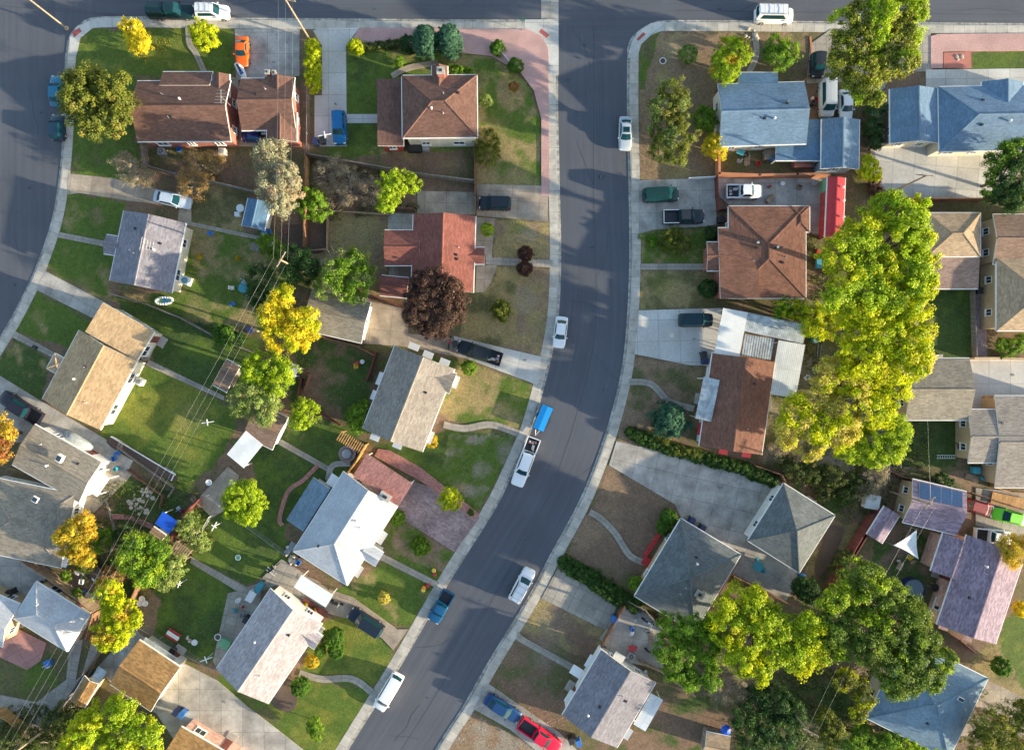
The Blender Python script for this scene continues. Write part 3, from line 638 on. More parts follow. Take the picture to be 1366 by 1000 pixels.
def house(name, label, cat, blocks, wall='cream', roof='r_grey', vents=3, chim=None, awn=(), trim='white', win=True, extra=None, group=None, seed=0):
    b0 = blocks[0]; he0 = b0.get('he', 2.75)
    ox, oy, rot, _, _, _ = fit(b0['q'], he0)
    root = thing(name, label, cat, ox, oy, rot, group=group); rr = random.Random(seed+len(label))
    root_i = (ox, oy, rot)
    c0, s0 = math.cos(-rot), math.sin(-rot)
    def loc(x, y): dx, dy = x-ox, y-oy; return dx*c0-dy*s0, dx*s0+dy*c0
    surf = []
    for bi, bl in enumerate(blocks):
        he = bl.get('he', 2.75)+bi*.011; t = bl.get('t', 'gable'); p = bl.get('p', .36); o = bl.get('o', .42)
        x, y, r, a, b, sy = fit(bl['q'], he); lx, ly = loc(x, y); lr = r-rot
        hr = b*p if t in ('gable', 'hip', 'hip1') else 2*b*p
        he -= GZ
        vs, fs, rg = roof_faces(t, a, b, he, hr, sy)
        rm = bl.get('roof', roof); tm = bl.get('trim', trim)
        mb = MB(); mb.T = (lx, ly, 0, lr)
        mb.slab(vs, fs, .16, 0, 1)
        for (pa, pb) in rg:
            d = Vector(pb)-Vector(pa); 
            if d.length > .3: mb.tube([Vector(pa)+Vector((0, 0, -.03)), Vector(pb)+Vector((0, 0, -.03))], [.12, .12], 6, 0)
        ro = mb.build('roof', [M[rm], M[tm]], root)
        # gutters along the eaves
        if t != 'flat' and bl.get('gut', 1):
            gl = [((0, k*(b+.05), he-.09), (2*a, .1, .12)) for k in ((-1, 1) if t != 'shed' else (sy,))]
            if t == 'hip' or t == 'hip1': gl += [((k*(a+.05), 0, he-.09), (.1, 2*b, .12)) for k in ((-1, 1) if t == 'hip' else (1,))]
            for gc, gd in gl:
                gm = MB(); gm.T = (lx, ly, 0, lr); gm.box(gc, gd); gm.build('gutter', M[tm], root)
        aw, bw = a-o, b-o; zt = he-.17
        wm = bl.get('wall', wall)
        if wm and not bl.get('open'):
            w = MB(); w.T = (lx, ly, 0, lr)
            if t == 'gable' or t == 'hip1':
                zk = zt+o*p; za = zt+b*p
                pr = [(-bw, -.25), (bw, -.25), (bw, zk), (0, za), (-bw, zk)]
                x1 = aw if t == 'gable' else min(aw, 0)
                n = 5; vv = [(-aw, q[0], q[1]) for q in pr]+[(x1, q[0], q[1]) for q in pr]
                ff = [(4, 3, 2, 1, 0), (5, 6, 7, 8, 9)]+[(i, (i+1) % 5, 5+(i+1) % 5, 5+i) for i in range(5)]
                w.add(vv, ff)
                if t == 'hip1': w.box(((x1+aw)/2, 0, (zt-.25)/2), (aw-x1, 2*bw-.01, zt+.25))
            elif t == 'shed':
                zl = zt+o*p; zh = zt+(2*b-o)*p; ya = sy*bw
                vv = [(-aw, ya, -.25), (aw, ya, -.25), (aw, -ya, -.25), (-aw, -ya, -.25), (-aw, ya, zl), (aw, ya, zl), (aw, -ya, zh), (-aw, -ya, zh)]
                w.add(vv, [(0, 1, 5, 4), (1, 2, 6, 5), (2, 3, 7, 6), (3, 0, 4, 7)])
            else: w.box((0, 0, (zt-.25)/2), (2*aw, 2*bw, zt+.25))
            w.build('wall', M[wm], root)
            if win and bl.get('win', 1) and min(aw, bw) > 1.2:
                def wp(px, py, z, ww, hh, an):
                    c, s = math.cos(lr), math.sin(lr); window(root, lx+px*c-py*s, ly+px*s+py*c, z, ww, hh, an+lr)
                for zf in ([1.45] if he < 4 else [1.4, 3.6]):
                    nl = max(2, int(aw/1.7))
                    for k in range(nl):
                        xx = -aw+2*aw*(k+.5)/nl
                        for sd_ in (-1, 1):
                            if sd_ == sy and k == nl//2 and zf < 2 and bl.get('door', 1) and bi == 0:
                                d = MB(); d.T = (lx, ly, 0, lr); d.box((xx, sd_*(bw+.03), 1.02), (.95, .07, 2.05)); do = d.build('door', M['woodred'], root)
                                h = MB(); h.T = (lx, ly, 0, lr); h.box((xx+.36, sd_*(bw+.09), 1.0), (.05, .06, .12)); h.build('handle', M['greym'], do)
                                st = MB(); st.T = (lx, ly, 0, lr); st.box((xx, sd_*(bw+.55), .08), (1.5, 1.0, .2)); st.build('doorstep', M['kerb'], root)
                            else: wp(xx, sd_*bw, zf, rr.choice((.9, 1.1, 1.5)), .95, sd_*math.pi/2)
                    for sd_ in (-1, 1):
                        for yy in ((-bw*.5, bw*.5) if bw > 2.5 else (0,)): wp(sd_*aw, yy, zf, .9, .9, 0 if sd_ > 0 else math.pi)
        elif bl.get('open'):
            for sx in (-1, 1):
                for sv in (-1, 1):
                    q = MB(); q.T = (lx, ly, 0, lr); h_ = he-.14 if t != 'shed' else (he-.14 if sv == sy else he-.14+hr)
                    q.box((sx*(a-.3), sv*(b-.3), (h_-.2)/2), (.12, .12, h_+.16)); q.build('post', M[bl.get('pm', 'white')], root)
        surf.append((lx, ly, lr, a, b, t, he, hr, p))
    # small vents and pipes through the first roof
    lx, ly, lr, a, b, t, he, hr, p = surf[0]
    for k in range(vents):
        side = rr.choice((-1, 1)); px = rr.uniform(-a*.6, a*.6) if a > b*1.2 or t == 'gable' else rr.uniform(-a*.25, a*.25); py = side*rr.uniform(.15, .5)*b
        z = he+hr-abs(py)*p
        m = MB(); m.T = (lx, ly, 0, lr)
        if k % 3 == 0: m.cyl((px, py, z-.1), .05, .5, 8); m.cyl((px, py, z-.02), .13, .08, 8, 0, .07); m.build('vent_pipe', M['greym'], root)
        elif k % 3 == 1: m.box((px, py, z+.06), (.34, .34, .22), 0, 0, .8); m.build('roof_vent', M['black'], root)
        else: m.cyl((px, py, z-.1), .1, .42, 10); m.lathe((px, py, z+.3), [(.17, 0), (.17, .05), (.02, .16)], 10); m.build('roof_vent', M['white'], root)
    if chim:
        for (u, v, w_, d_, zz, mm_) in chim:
            x, y = loc(*P(u, v, zz)); m = MB(); m.box((x, y, zz/2), (w_, d_, zz)); ch = m.build('chimney', M[mm_], root)
            m = MB(); m.box((x, y, zz+.04), (w_+.14, d_+.14, .09)); m.box((x, y, zz+.14), (w_*.4, d_*.4, .2), 0, 1); m.build('chimney_cap', [M['kerb'], M['black']], ch)
    for (u, v, w_, d_, mm_) in awn:
        x, y = loc(*P(u, v, 2.15)); m = MB()
        m.slab([(x-w_/2, y-d_/2, 1.95), (x+w_/2, y-d_/2, 1.95), (x+w_/2, y+d_/2, 2.07), (x-w_/2, y+d_/2, 2.07)], [(0, 1, 2, 3)], .07, 0, 0)
        m.build('awning', M[mm_], root)
    if extra: extra(root, loc, surf)
    return root
def aerial(root, loc, u, v, z):
    x, y = loc(*P(u, v, z+1)); m = MB(); m.tube([(x, y, z-1), (x, y, z+1.6)], [.035, .03], 6)
    for k in range(5): m.tube([(x-.9+.1*k, y-.8+.4*k, z+1.5), (x+.9-.1*k, y-.8+.4*k, z+1.5)], [.025, .025], 4)
    m.tube([(x, y-.9, z+1.5), (x, y+.9, z+1.5)], [.03, .03], 4); m.build('television_aerial', M['wire'], root)
def skylight(root, loc, u, v, z, w=1.0, d=.7, h=.3):
    x, y = loc(*P(u, v, z)); m = MB(); m.box((x, y, z-GZ), (w, d, h), 0, 0, .92); s = m.build('skylight', M['white'], root)
    m = MB(); m.box((x, y, z-GZ+h/2+.012), (w*.8, d*.7, .02)); m.build('skylight_pane', M['glass'], s)
HG = 'houses of the neighbourhood'; GG = 'garages and outbuildings'
house('brick_house', 'large brown-roofed red brick house on the corner lot with two yellow trees', 'house',
 [dict(q=[(182,108),(307,108),(309,188),(184,189)], he=3.3, p=.38), dict(q=[(217,96),(284,96),(284,118),(217,118)], t='shed', he=2.84, p=.38, win=0), dict(q=[(283,99),(283,130),(306,130),(306,99)][:3], he=3.25, p=.4, win=0)],
 'brick', 'r_brown', 4, extra=lambda r, l, s: aerial(r, l, 298, 132, 5), group=HG)
house('brick_garage', 'brown-roofed brick garage beside the orange sports car', 'garage',
 [dict(q=[(321,105),(392,104),(396,173),(322,174)], he=3.0, p=.36), dict(q=[(356,150),(356,189),(396,189)], he=2.95, p=.33, win=0), dict(q=[(353,103),(353,128),(392,128)], he=2.96, p=.33, win=0)], 'brick', 'r_brown', 2, group=GG,
 chim=[(357,97,.5,.5,3.4,'brick'),(366,98,.4,.6,3.2,'brick')])
house('hip_roof_house', 'brown hip-roofed house beside the pink gravel corner with twin conifers', 'house',
 [dict(q=[(536,101),(636,100),(637,183),(537,184)], he=4.3, p=.36, t='hip', wall='cream'), dict(q=[(537,106),(538,195),(504,195),(503,106)][:4], he=3.0, t='shed', p=.05, wall='wallred'), dict(q=[(576,88),(576,120),(597,120)], he=4.32, p=.5, win=0, wall='brick')],
 'cream', 'r_brown', 4, chim=[(588,95,.9,.8,5.6,'brick')], group=HG)
house('gable_house', 'grey gable-roofed house with white back wall beside the silver sedan', 'house',
 [dict(q=[(166,282),(145,375),(230,390),(247,296)], he=2.8, p=.30, wall='cream'), dict(q=[(142,313),(162,316),(157,341),(138,338)], he=2.5, p=.3, win=0)],
 'cream', 'r_palegrey', 5, group=HG, extra=lambda r, l, s: aerial(r, l, 200, 328, 3.6))
house('tan_house', 'tan gable-roofed house with cream rear wall above the bright green lawn', 'house',
 [dict(q=[(105,441),(56,533),(134,572),(183,481)], he=2.9, p=.18, wall='cream'), dict(q=[(62,491),(82,502),(92,482),(73,471)], he=2.6, t='hip', p=.25, win=0, roof='r_tan')],
 'cream', 'r_orange', 4, group=HG)
house('tan_garage', 'orange-tan garage attached to the top end of the tan house', 'garage',
 [dict(q=[(184,479),(207,440),(143,407),(119,445)], t='shed', he=2.9, p=.13, wall='cream')], 'cream', 'r_orange', 0, group=GG)
def h5x(r, l, s): skylight(r, l, 80, 611, 4.0, .8, 1.0, .5); skylight(r, l, 47, 666, 4.0, .8, .8, .2)
house('corner_house', 'big grey-brown house at the left edge with two skylights and a white rear canopy', 'house',
 [dict(q=[(52,569),(137,618),(104,668),(10,616)], he=2.9, p=.15, wall='wallwhite'), dict(q=[(-10,638),(116,664),(66,752),(-50,728)], t='hip', he=2.88, p=.12, wall='wallwhite')],
 'wallwhite', 'r_greybrown', 3, group=HG, extra=h5x, awn=[])
house('hip_roof_garage', 'white-blue hip-roofed building at the left edge beside a red patio slab', 'garage',
 [dict(q=[(48,776),(118,818),(91,870),(18,824)], t='hip', he=2.9, p=.36, wall='walltan'), dict(q=[(-48,774),(28,806),(2,862),(-74,830)], he=2.7, p=.3)],
 'walltan', 'r_white', 1, group=GG)
house('detached_garage', 'golden-tan garage at the end of the long pale driveway', 'garage',
 [dict(q=[(185,853),(240,889),(202,949),(147,912)], he=2.8, p=.27, wall='cream')], 'cream', 'r_gold', 0, group=GG, awn=[(216,869,6.0,.9,'clear')])
house('purple_gable_house', 'pink and lilac gable-roofed house with topiary bushes on its front lawn', 'house',
 [dict(q=[(360,786),(288,893),(358,937),(431,830)], he=2.9, p=.3, wall='wallwhite'), dict(q=[(392,848),(420,866),(430,848),(402,830)], he=2.85, p=.4, win=0)],
 'wallwhite', 'r_lilac', 4, group=HG)
house('white_roof_house', 'white-roofed house with blue-grey lean-to beside the red pergola carport', 'house',
 [dict(q=[(458,629),(391,735),(463,780),(531,674)], t='hip1', he=2.9, p=.3, wall='wallwhite'),
  dict(q=[(418,636),(382,693),(405,708),(441,652)], t='shed', he=2.35, p=.10, roof='r_bluepale', gut=0), dict(q=[(480,742),(500,754),(513,738),(490,724)], he=2.8, p=.4, win=0)],
 'wallwhite', 'r_white', 3, chim=[(514,662,.9,1.5,3.6,'brick')], awn=[(509,717,1.8,.9,'white'),(478,762,1.6,.8,'white'),(444,641,1.6,1.3,'white')], group=HG)
house('grey_gable_house', 'charcoal and beige gable-roofed house ringed by white window awnings', 'house',
 [dict(q=[(524,461),(486,572),(561,602),(609,492)], he=2.9, p=.3, wall='wallwhite'), dict(q=[(575,486),(609,498),(600,525),(566,512)], he=2.85, p=.42, win=0)],
 'wallwhite', 'r_greyt', 2, group=HG,
 awn=[(552,462,.9,1.5,'white'),(571,473,.9,1.4,'white'),(593,483,.9,1.4,'white'),(507,505,1.8,.8,'white'),(499,527,1.3,.8,'white'),(500,583,.9,1.3,'white'),(530,594,.8,1.3,'white'),(573,583,1.7,.9,'white'),(607,509,1.7,.9,'white')])
house('red_roof_house', 'dark red-roofed house partly under the plum-coloured tree', 'house',
 [dict(q=[(552,286),(548,388),(632,390),(634,288)], he=2.95, p=.3, wall='wallwhite'), dict(q=[(514,307),(560,307),(560,354),(512,354)][:4], he=2.9, p=.26), dict(q=[(620,330),(647,330),(646,352),(620,352)], he=2.85, p=.25, win=0),],
 'wallwhite', 'r_red', 5, group=HG)
house('garden_shed', 'red-roofed garden shed beside the red house and plum tree', 'shed', [dict(q=[(509,367),(547,371),(541,397),(506,394)], he=2.3, p=.2)], 'wallred', 'r_red', 0, group=GG, win=False)
house('detached_garage', 'weathered grey-brown garage beneath the pale dead tree', 'garage', [dict(q=[(418,388),(497,402),(480,459),(402,437)], he=2.9, p=.18, wall='wallwhite')], 'wallwhite', 'r_greybrown', 0, group=GG)
house('blue_roof_house', 'blue-roofed house on the right street corner beside the parked vans', 'house',
 [dict(q=[(957,114),(1073,108),(1076,193),(960,194)], he=3.1, p=.28, wall='cream'), dict(q=[(985,97),(1037,97),(1038,120),(985,120)], t='shed', he=2.9, p=.12, roof='r_bluedark', win=0), dict(q=[(1035,214),(1098,214),(1098,160),(1035,160)], t='shed', he=2.3, p=.03, roof='r_bluedark', win=0, open=1)],
 'cream', 'r_blue', 5, group=HG, chim=None)
house('blue_roof_garage', 'small blue gable-roofed garage at the lower right of the blue corner house', 'garage', [dict(q=[(1097,159),(1095,226),(1146,225),(1146,159)], he=2.8, p=.26)], 'wallblue', 'r_blue', 0, group=GG)
house('blue_roof_house', 'long blue-roofed house cut by the right edge behind a pink gravel bed', 'house',
 [dict(q=[(1252,117),(1440,112),(1440,200),(1253,201)], t='hip', he=3.0, p=.3, wall='cream'), dict(q=[(1188,120),(1187,191),(1254,191),(1252,117)][:4], he=2.8, p=.26), dict(q=[(1310,109),(1310,140),(1365,140),(1365,109)][:3]+[(1365,109)], he=2.95, p=.3, win=0)],
 'cream', 'r_blue', 5, group=HG)
house('hip_roof_house', 'large rust-brown hip-roofed house beside the long red shed', 'house',
 [dict(q=[(972,275),(972,398),(1075,397),(1075,275)], t='hip', he=2.95, p=.11, wall='brick'), dict(q=[(958,304),(1010,304),(1010,399),(958,399)], t='shed', he=2.9, p=.09, win=0), dict(q=[(943,323),(990,323),(990,361),(943,361)], he=2.8, p=.2, win=0), dict(q=[(1055,275),(1055,309),(1080,309),(1080,275)], t='hip', he=2.9, p=.15, win=0)],
 'brick', 'r_redbrown', 8, group=HG, seed=3)
house('gable_house', 'brown-roofed house with white porch awning and white corrugated patio cover', 'house',
 [dict(q=[(948,474),(935,594),(1014,607),(1036,480)], he=2.9, p=.22, wall='wallwhite')], 'wallwhite', 'r_redbrown', 2, group=HG,
 awn=[(965,602,.8,1.1,'red'),(996,606,.8,1.2,'red'),(935,572,1.7,.8,'red')])
house('hip_roof_garage', 'small tan hip-roofed garage with pink-brown lean-to above a dark lawn', 'garage',
 [dict(q=[(1236,284),(1308,284),(1308,342),(1237,342)], t='hip', he=3.0, p=.26, wall='walltan'), dict(q=[(1242,385),(1305,385),(1305,342),(1242,342)], t='shed', he=2.5, p=.06, roof='r_pink', win=0)], 'walltan', 'r_tan', 0, group=GG)
house('tan_hip_house', 'tan stucco house at the right edge with three side windows', 'house',
 [dict(q=[(1329,344),(1460,344),(1460,441),(1330,441)], t='hip', he=3.3, p=.26, wall='walltan'), dict(q=[(1324,286),(1440,286),(1440,352),(1326,352)], t='gable', he=3.2, p=.2, roof='r_brown2')], 'walltan', 'r_tan', 2, group=HG)
house('grey_house', 'low grey-roofed house at the right edge above the solar-panelled shed', 'house',
 [dict(q=[(1294,546),(1440,546),(1440,617),(1289,617)], t='gable', he=2.9, p=.16, wall='walltan'), dict(q=[(1329,528),(1440,528),(1440,650),(1326,650)], t='gable', he=2.84, p=.12)], 'walltan', 'r_greyt', 2, group=HG)
house('grey_garage', 'grey-brown gable-roofed garage between the dark lawn and pale concrete yard', 'garage',
 [dict(q=[(1213,478),(1296,478),(1291,560),(1203,560)], he=2.9, p=.24, wall='walltan')], 'walltan', 'r_greybrown', 0, group=GG)
def solar(r, l, s):
    lx, ly, lr, a, b, t, he, hr, p = s[0]
    for k in range(4):
        m = MB(); m.T = (lx, ly, 0, lr); x0 = -a*.78+k*a*.40
        sgn = 1
        vs = []
        for (xx, yy) in ((x0, .25*b), (x0+a*.385, .25*b), (x0+a*.385, .93*b), (x0, .93*b)): vs.append((xx, yy, he+hr-yy*p+.14))
        m.slab(vs, [(0, 1, 2, 3)], .05, 0, 1); m.build('solar_panel', [M['solar'], M['white']], r)
house('solar_garage', 'purple-shingled garage carrying a row of four blue solar panels', 'garage',
 [dict(q=[(1219,638),(1291,657),(1275,712),(1203,697)], he=2.9, p=.3, wall='walltan')], 'walltan', 'r_purple', 0, extra=solar, group=GG)
house('garden_shed', 'small purple-roofed shed beside the red-stained fence', 'shed', [dict(q=[(1181,674),(1156,712),(1177,725),(1199,688)], he=2.4, p=.25)], 'woodred', 'r_purple', 0, group=GG, win=False)
house('purple_roof_house', 'purple-shingled house at the right edge with pink window awnings', 'house',
 [dict(q=[(1290,712),(1251,830),(1327,861),(1368,740)], he=2.95, p=.28, wall='wallpink'), dict(q=[(1259,711),(1241,760),(1290,778),(1305,726)], he=2.9, p=.2, win=0)], 'wallpink', 'r_purple', 3, group=HG,
 awn=[(1262,781,1.5,.9,'wallpink'),(1255,802,1.5,.9,'wallpink'),(1259,836,.8,1.2,'wallpink'),(1291,851,.8,1.2,'wallpink')])
house('pyramid_garage', 'dark slate pyramid-roofed garage at the end of the wide concrete drive', 'garage',
 [dict(q=[(1045,645),(1113,686),(1067,765),(998,720)], t='hip', he=3.0, p=.33, wall='wallwhite')], 'wallwhite', 'r_slate', 0, group=GG)
house('slate_house', 'slate-grey house with red front planter between two brown dirt yards', 'house',
 [dict(q=[(905,690),(985,737),(930,845),(850,796)], t='hip', he=2.95, p=.2, wall='walltan')], 'walltan', 'r_slate', 4, group=HG, chim=[(933,792,1.0,.9,3.9,'walltan')])
house('grey_gable_house', 'grey and cream gable-roofed house with white lean-to near the red pickup', 'house',
 [dict(q=[(802,865),(751,953),(822,997),(875,911)], he=2.9, p=.3, wall='wallwhite')], 'wallwhite', 'r_palegrey', 5, group=HG,
 awn=[(787,882,1.8,.8,'white'),(760,929,1.8,.8,'white'),(826,876,.9,1.5,'white'),(838,979,1.5,.7,'white'),(770,896,1.3,1.8,'white')])
house('blue_roof_house', 'pale blue hip-roofed house under the big green tree at lower right', 'house',
 [dict(q=[(1212,850),(1316,906),(1268,1010),(1152,958)], t='hip', he=3.1, p=.25, wall='cream')], 'cream', 'r_bluepale', 3, group=HG, extra=lambda r, l, s: skylight(r, l, 1281, 932, 3.9, .9, .6, .3))
house('pink_brick_house', 'tan-roofed pink brick house cut by the bottom edge beside the long driveway', 'house',
 [dict(q=[(243,970),(318,1012),(270,1090),(195,1046)], he=2.9, p=.3, wall='wallpink')], 'wallpink', 'r_gold', 0, group=HG)
house('garden_shed', 'small brown shed roof at the bottom edge near the blue umbrella', 'shed', [dict(q=[(943,976),(975,982),(968,1015),(936,1008)], he=2.3, p=.25)], 'woodgrey', 'r_tan', 0, group=GG, win=False)
house('garden_shed', 'small square brown shed at the end of a garden path by the lime tree', 'shed', [dict(q=[(303,480),(323,490),(300,522),(283,512)], he=2.3, p=.12)], 'woodgrey', 'r_brown2', 0, group=GG, win=False)
house('garden_shed', 'brown-roofed shed adjoining the white square canopy', 'shed', [dict(q=[(345,540),(386,556),(362,601),(324,578)], he=2.5, p=.2)], 'wallwhite', 'r_brown2', 0, group=GG, win=False)
house('garden_shed', 'dark blue and grey gable shed beside the pale sage tree', 'shed', [dict(q=[(331,263),(323,301),(352,308),(361,272)], he=2.4, p=.35, roof='r_bluedark')], 'wallwhite', 'r_bluedark', 0, group=GG, win=False)
house('garden_shed', 'golden-brown gable shed beside a glass lean-to below the tan garage', 'shed', [dict(q=[(113,901),(94,932),(112,945),(131,912)], he=2.4, p=.3)], 'walltan', 'r_gold', 0, group=GG, win=False, awn=[(130,903,2.6,1.4,'clear')])
house('garden_shed', 'tiny brown-roofed shed attached to the bright blue tarpaulin', 'shed', [dict(q=[(204,702),(221,713),(212,728),(196,716)], he=2.2, p=.12)], 'wallwhite', 'r_brown2', 0, group=GG, win=False)
# open covers
def cover(name, label, cat, q, h, m, p=.03, slats=0, pm='white', th=.07, group='patio covers and canopies'):
    x, y, r, a, b, sy = fit(q, h); t = thing(name, label, cat, x, y, r, group=group)
    if not slats:
        mb = MB(); mb.slab([(-a, -b, h-GZ), (a, -b, h-GZ), (a, b, h-GZ+2*b*p), (-a, b, h-GZ+2*b*p)], [(0, 1, 2, 3)], th, 0, 0); mb.build('cover', M[m], t)
    else:
        n = int(2*a/.32)
        mb = MB()
        for k in range(n): mb.box((-a+(k+.5)*2*a/n, 0, h-GZ), (slats, 2*b, .1))
        for k in (-1, 1): mb.box((0, k*(b-.3), h-GZ-.125), (2*a, .1, .15))
        mb.build('slats', M[m], t)
    for sx in (-1, 1):
        for s2 in (-1, 1):
            mb = MB(); mb.box((sx*(a-.2), s2*(b-.2), (h-GZ)/2-.15), (.1, .1, h-GZ-.1)); mb.build('post', M[pm], t)
    return t
t_ = cover('pergola_carport', 'brown and red panelled carport roof beside the white-roofed house', 'carport', [(489,606),(471,634),(532,674),(552,643)], 2.7, 'redpath', .05)
cover('carport', 'white flat carport roof beside the lilac gable house', 'carport', [(402,766),(444,793),(435,810),(392,783)], 2.6, 'white')
cover('porch_awning', 'long pale blue-grey awning on the street side of the brown-roofed house', 'awning', [(939,504),(927,559),(949,561),(960,505)], 3.3, 'clear')
cover('patio_cover', 'white panel patio cover beside the dark teal hatchback drive', 'patio cover', [(962,411),(995,416),(988,478),(955,471)], 2.75, 'white')
cover('patio_cover', 'corrugated translucent patio cover in the middle of the three white panels', 'patio cover', [(996,416),(1076,434),(1072,458),(994,442)], 2.7, 'clear', .02)
cover('patio_cover', 'white corrugated patio cover nearest the yellow trees', 'patio cover', [(1034,452),(1073,461),(1062,530),(1030,527)], 2.62, 'whitemetal', .02)
cover('slatted_patio_roof', 'open slatted patio roof between the corrugated covers', 'patio frame', [(992,445),(1032,452),(1030,480),(990,474)], 2.55, 'clear', slats=.25, pm='woodgrey')
cover('lean_to_cover', 'white lean-to roof behind the cream gable house', 'patio cover', [(868,925),(845,966),(861,974),(885,932)], 2.5, 'whitemetal')
cover('white_canopy', 'square white fabric canopy beside the brown-roofed shed', 'canopy', [(328,574),(350,592),(326,625),(303,606)], 2.6, 'cloth')
cover('slatted_arbour', 'small slatted arbour roof below the blue tarpaulin', 'arbour', [(236,721),(256,735),(246,750),(224,735)], 2.3, 'woodpale', slats=.2, pm='woodpale')
cover('arbour', 'white flat arbour top behind the small blue-white shed', 'arbour', [(388,484),(400,490),(392,505),(382,497)], 2.3, 'clear')
cover('blue_tarpaulin', 'bright blue tarpaulin roof between two tiny sheds', 'tarpaulin', [(217,682),(237,694),(226,712),(207,698)], 2.3, 'blue_tarp')
cover('rear_canopy', 'white canopy behind the big grey-brown house', 'canopy', [(133,628),(148,638),(128,662),(112,650)], 2.5, 'cloth')
cover('white_canopy', 'white canopy at the lower corner of the grey-brown house', 'canopy', [(74,730),(97,743),(84,752),(60,750)], 2.3, 'cloth')
cover('slatted_pergola', 'orange wood slatted pergola beside the round fire pit', 'pergola', [(455,574),(489,594),(481,606),(448,586)], 2.3, 'woodorange', slats=.12, pm='woodorange')
# long red shed
def redx(r, l, s):
    for v in (250, 268, 290, 305):
        x, y = l(*P(1125, v, 2.9)); m = MB(); m.box((x, y, 2.95), (.25, .25, .3)); m.build('roof_vent', M['white'], r)
house('long_red_shed', 'long bright red metal-roofed shed beside the concrete patio', 'shed', [dict(q=[(1103,236),(1102,317),(1123,317),(1129,237)], he=2.7, p=.18, roof='red', trim='white')], 'wallred', 'red', 0, group=GG, extra=redx, win=False)
# shade sail
t = thing('shade_sail', 'white triangular shade sail over the small back garden', 'shade sail', *P(1214, 726, 2.6))
m = MB(); a_, b_, c_ = [Vector((*P(u, v, 2.6), 2.6)) for u, v in ((1223,706),(1225,745),(1192,727))]; o_ = Vector(t.location)
N = 8; vs = []; idx = {}
for i in range(N+1):
    for j in range(N+1-i):
        u_, v_ = i/N, j/N; w_ = 1-u_-v_; p = a_*w_+b_*u_+c_*v_; cen = (a_+b_+c_)/3
        e = min(u_, v_, w_); q = p+(cen-p)*(.12*(1-3*e))*(4*max(w_*u_, u_*v_, v_*w_)) - Vector((0, 0, .3*e*3)); idx[(i, j)] = len(vs); vs.append(tuple(q-o_))
fs = []
for i in range(N):
    for j in range(N-i):
        fs.append((idx[(i, j)], idx[(i+1, j)], idx[(i, j+1)]))
        if j < N-i-1: fs.append((idx[(i+1, j)], idx[(i+1, j+1)], idx[(i, j+1)]))
m.slab(vs, fs, .01, 0, 0); m.build('sail', M['cloth'], t, smooth=False)
for q in (a_, b_, c_): m = MB(); m.tube([(q.x-o_.x, q.y-o_.y, -.1), tuple(q-o_)], [.06, .05], 8); m.build('post', M['greym'], t)
# ------------------------------------------------------------------ vehicles
def ring(x, w, z0, z1, r=.12):
    return [(x, -w*.93, z0), (x, -w, z0+.12), (x, -w, (z0+z1)/2), (x, -w*.985, z1-r*.9), (x, -w*.93, z1-r*.25), (x, -w*.7, z1), (x, 0, z1+.025), (x, w*.7, z1), (x, w*.93, z1-r*.25), (x, w*.985, z1-r*.9), (x, w, (z0+z1)/2), (x, w, z0+.12), (x, w*.93, z0)]
def loft(mb, rings, mi=0):
    n = len(rings[0]); vs = [p for r in rings for p in r]; fs = []
    for i in range(len(rings)-1):
        for k in range(n): fs.append((i*n+k, (i+1)*n+k, (i+1)*n+(k+1) % n, i*n+(k+1) % n))
    fs.append(tuple(range(n))); fs.append(tuple((len(rings)-1)*n+k for k in range(n))[::-1])
    mb.add(vs, fs, mi)
KINDS = { # L, W, H, belt, greenhouse bottom rear/front, top rear/front
 'sedan': (4.6, 1.8, 1.42, .92, -1.75, 1.0, -1.1, .3), 'coupe': (4.3, 1.8, 1.28, .85, -1.5, .75, -.75, .1), 'hatch': (4.2, 1.76, 1.5, .95, -1.95, 1.0, -1.6, .3),
 'suv': (4.7, 1.88, 1.72, 1.05, -2.2, 1.15, -1.95, .5), 'van': (5.0, 1.95, 1.8, 1.05, -2.4, 1.6, -2.2, .85), 'cargo': (5.3, 1.98, 2.05, 1.15, -2.6, 1.9, -2.5, 1.3),
 'pickup': (5.5, 1.92, 1.78, 1.08, -.65, 1.3, -.5, .65), 'crew': (5.8, 1.95, 1.8, 1.08, -1.2, 1.45, -1.05, .8)}
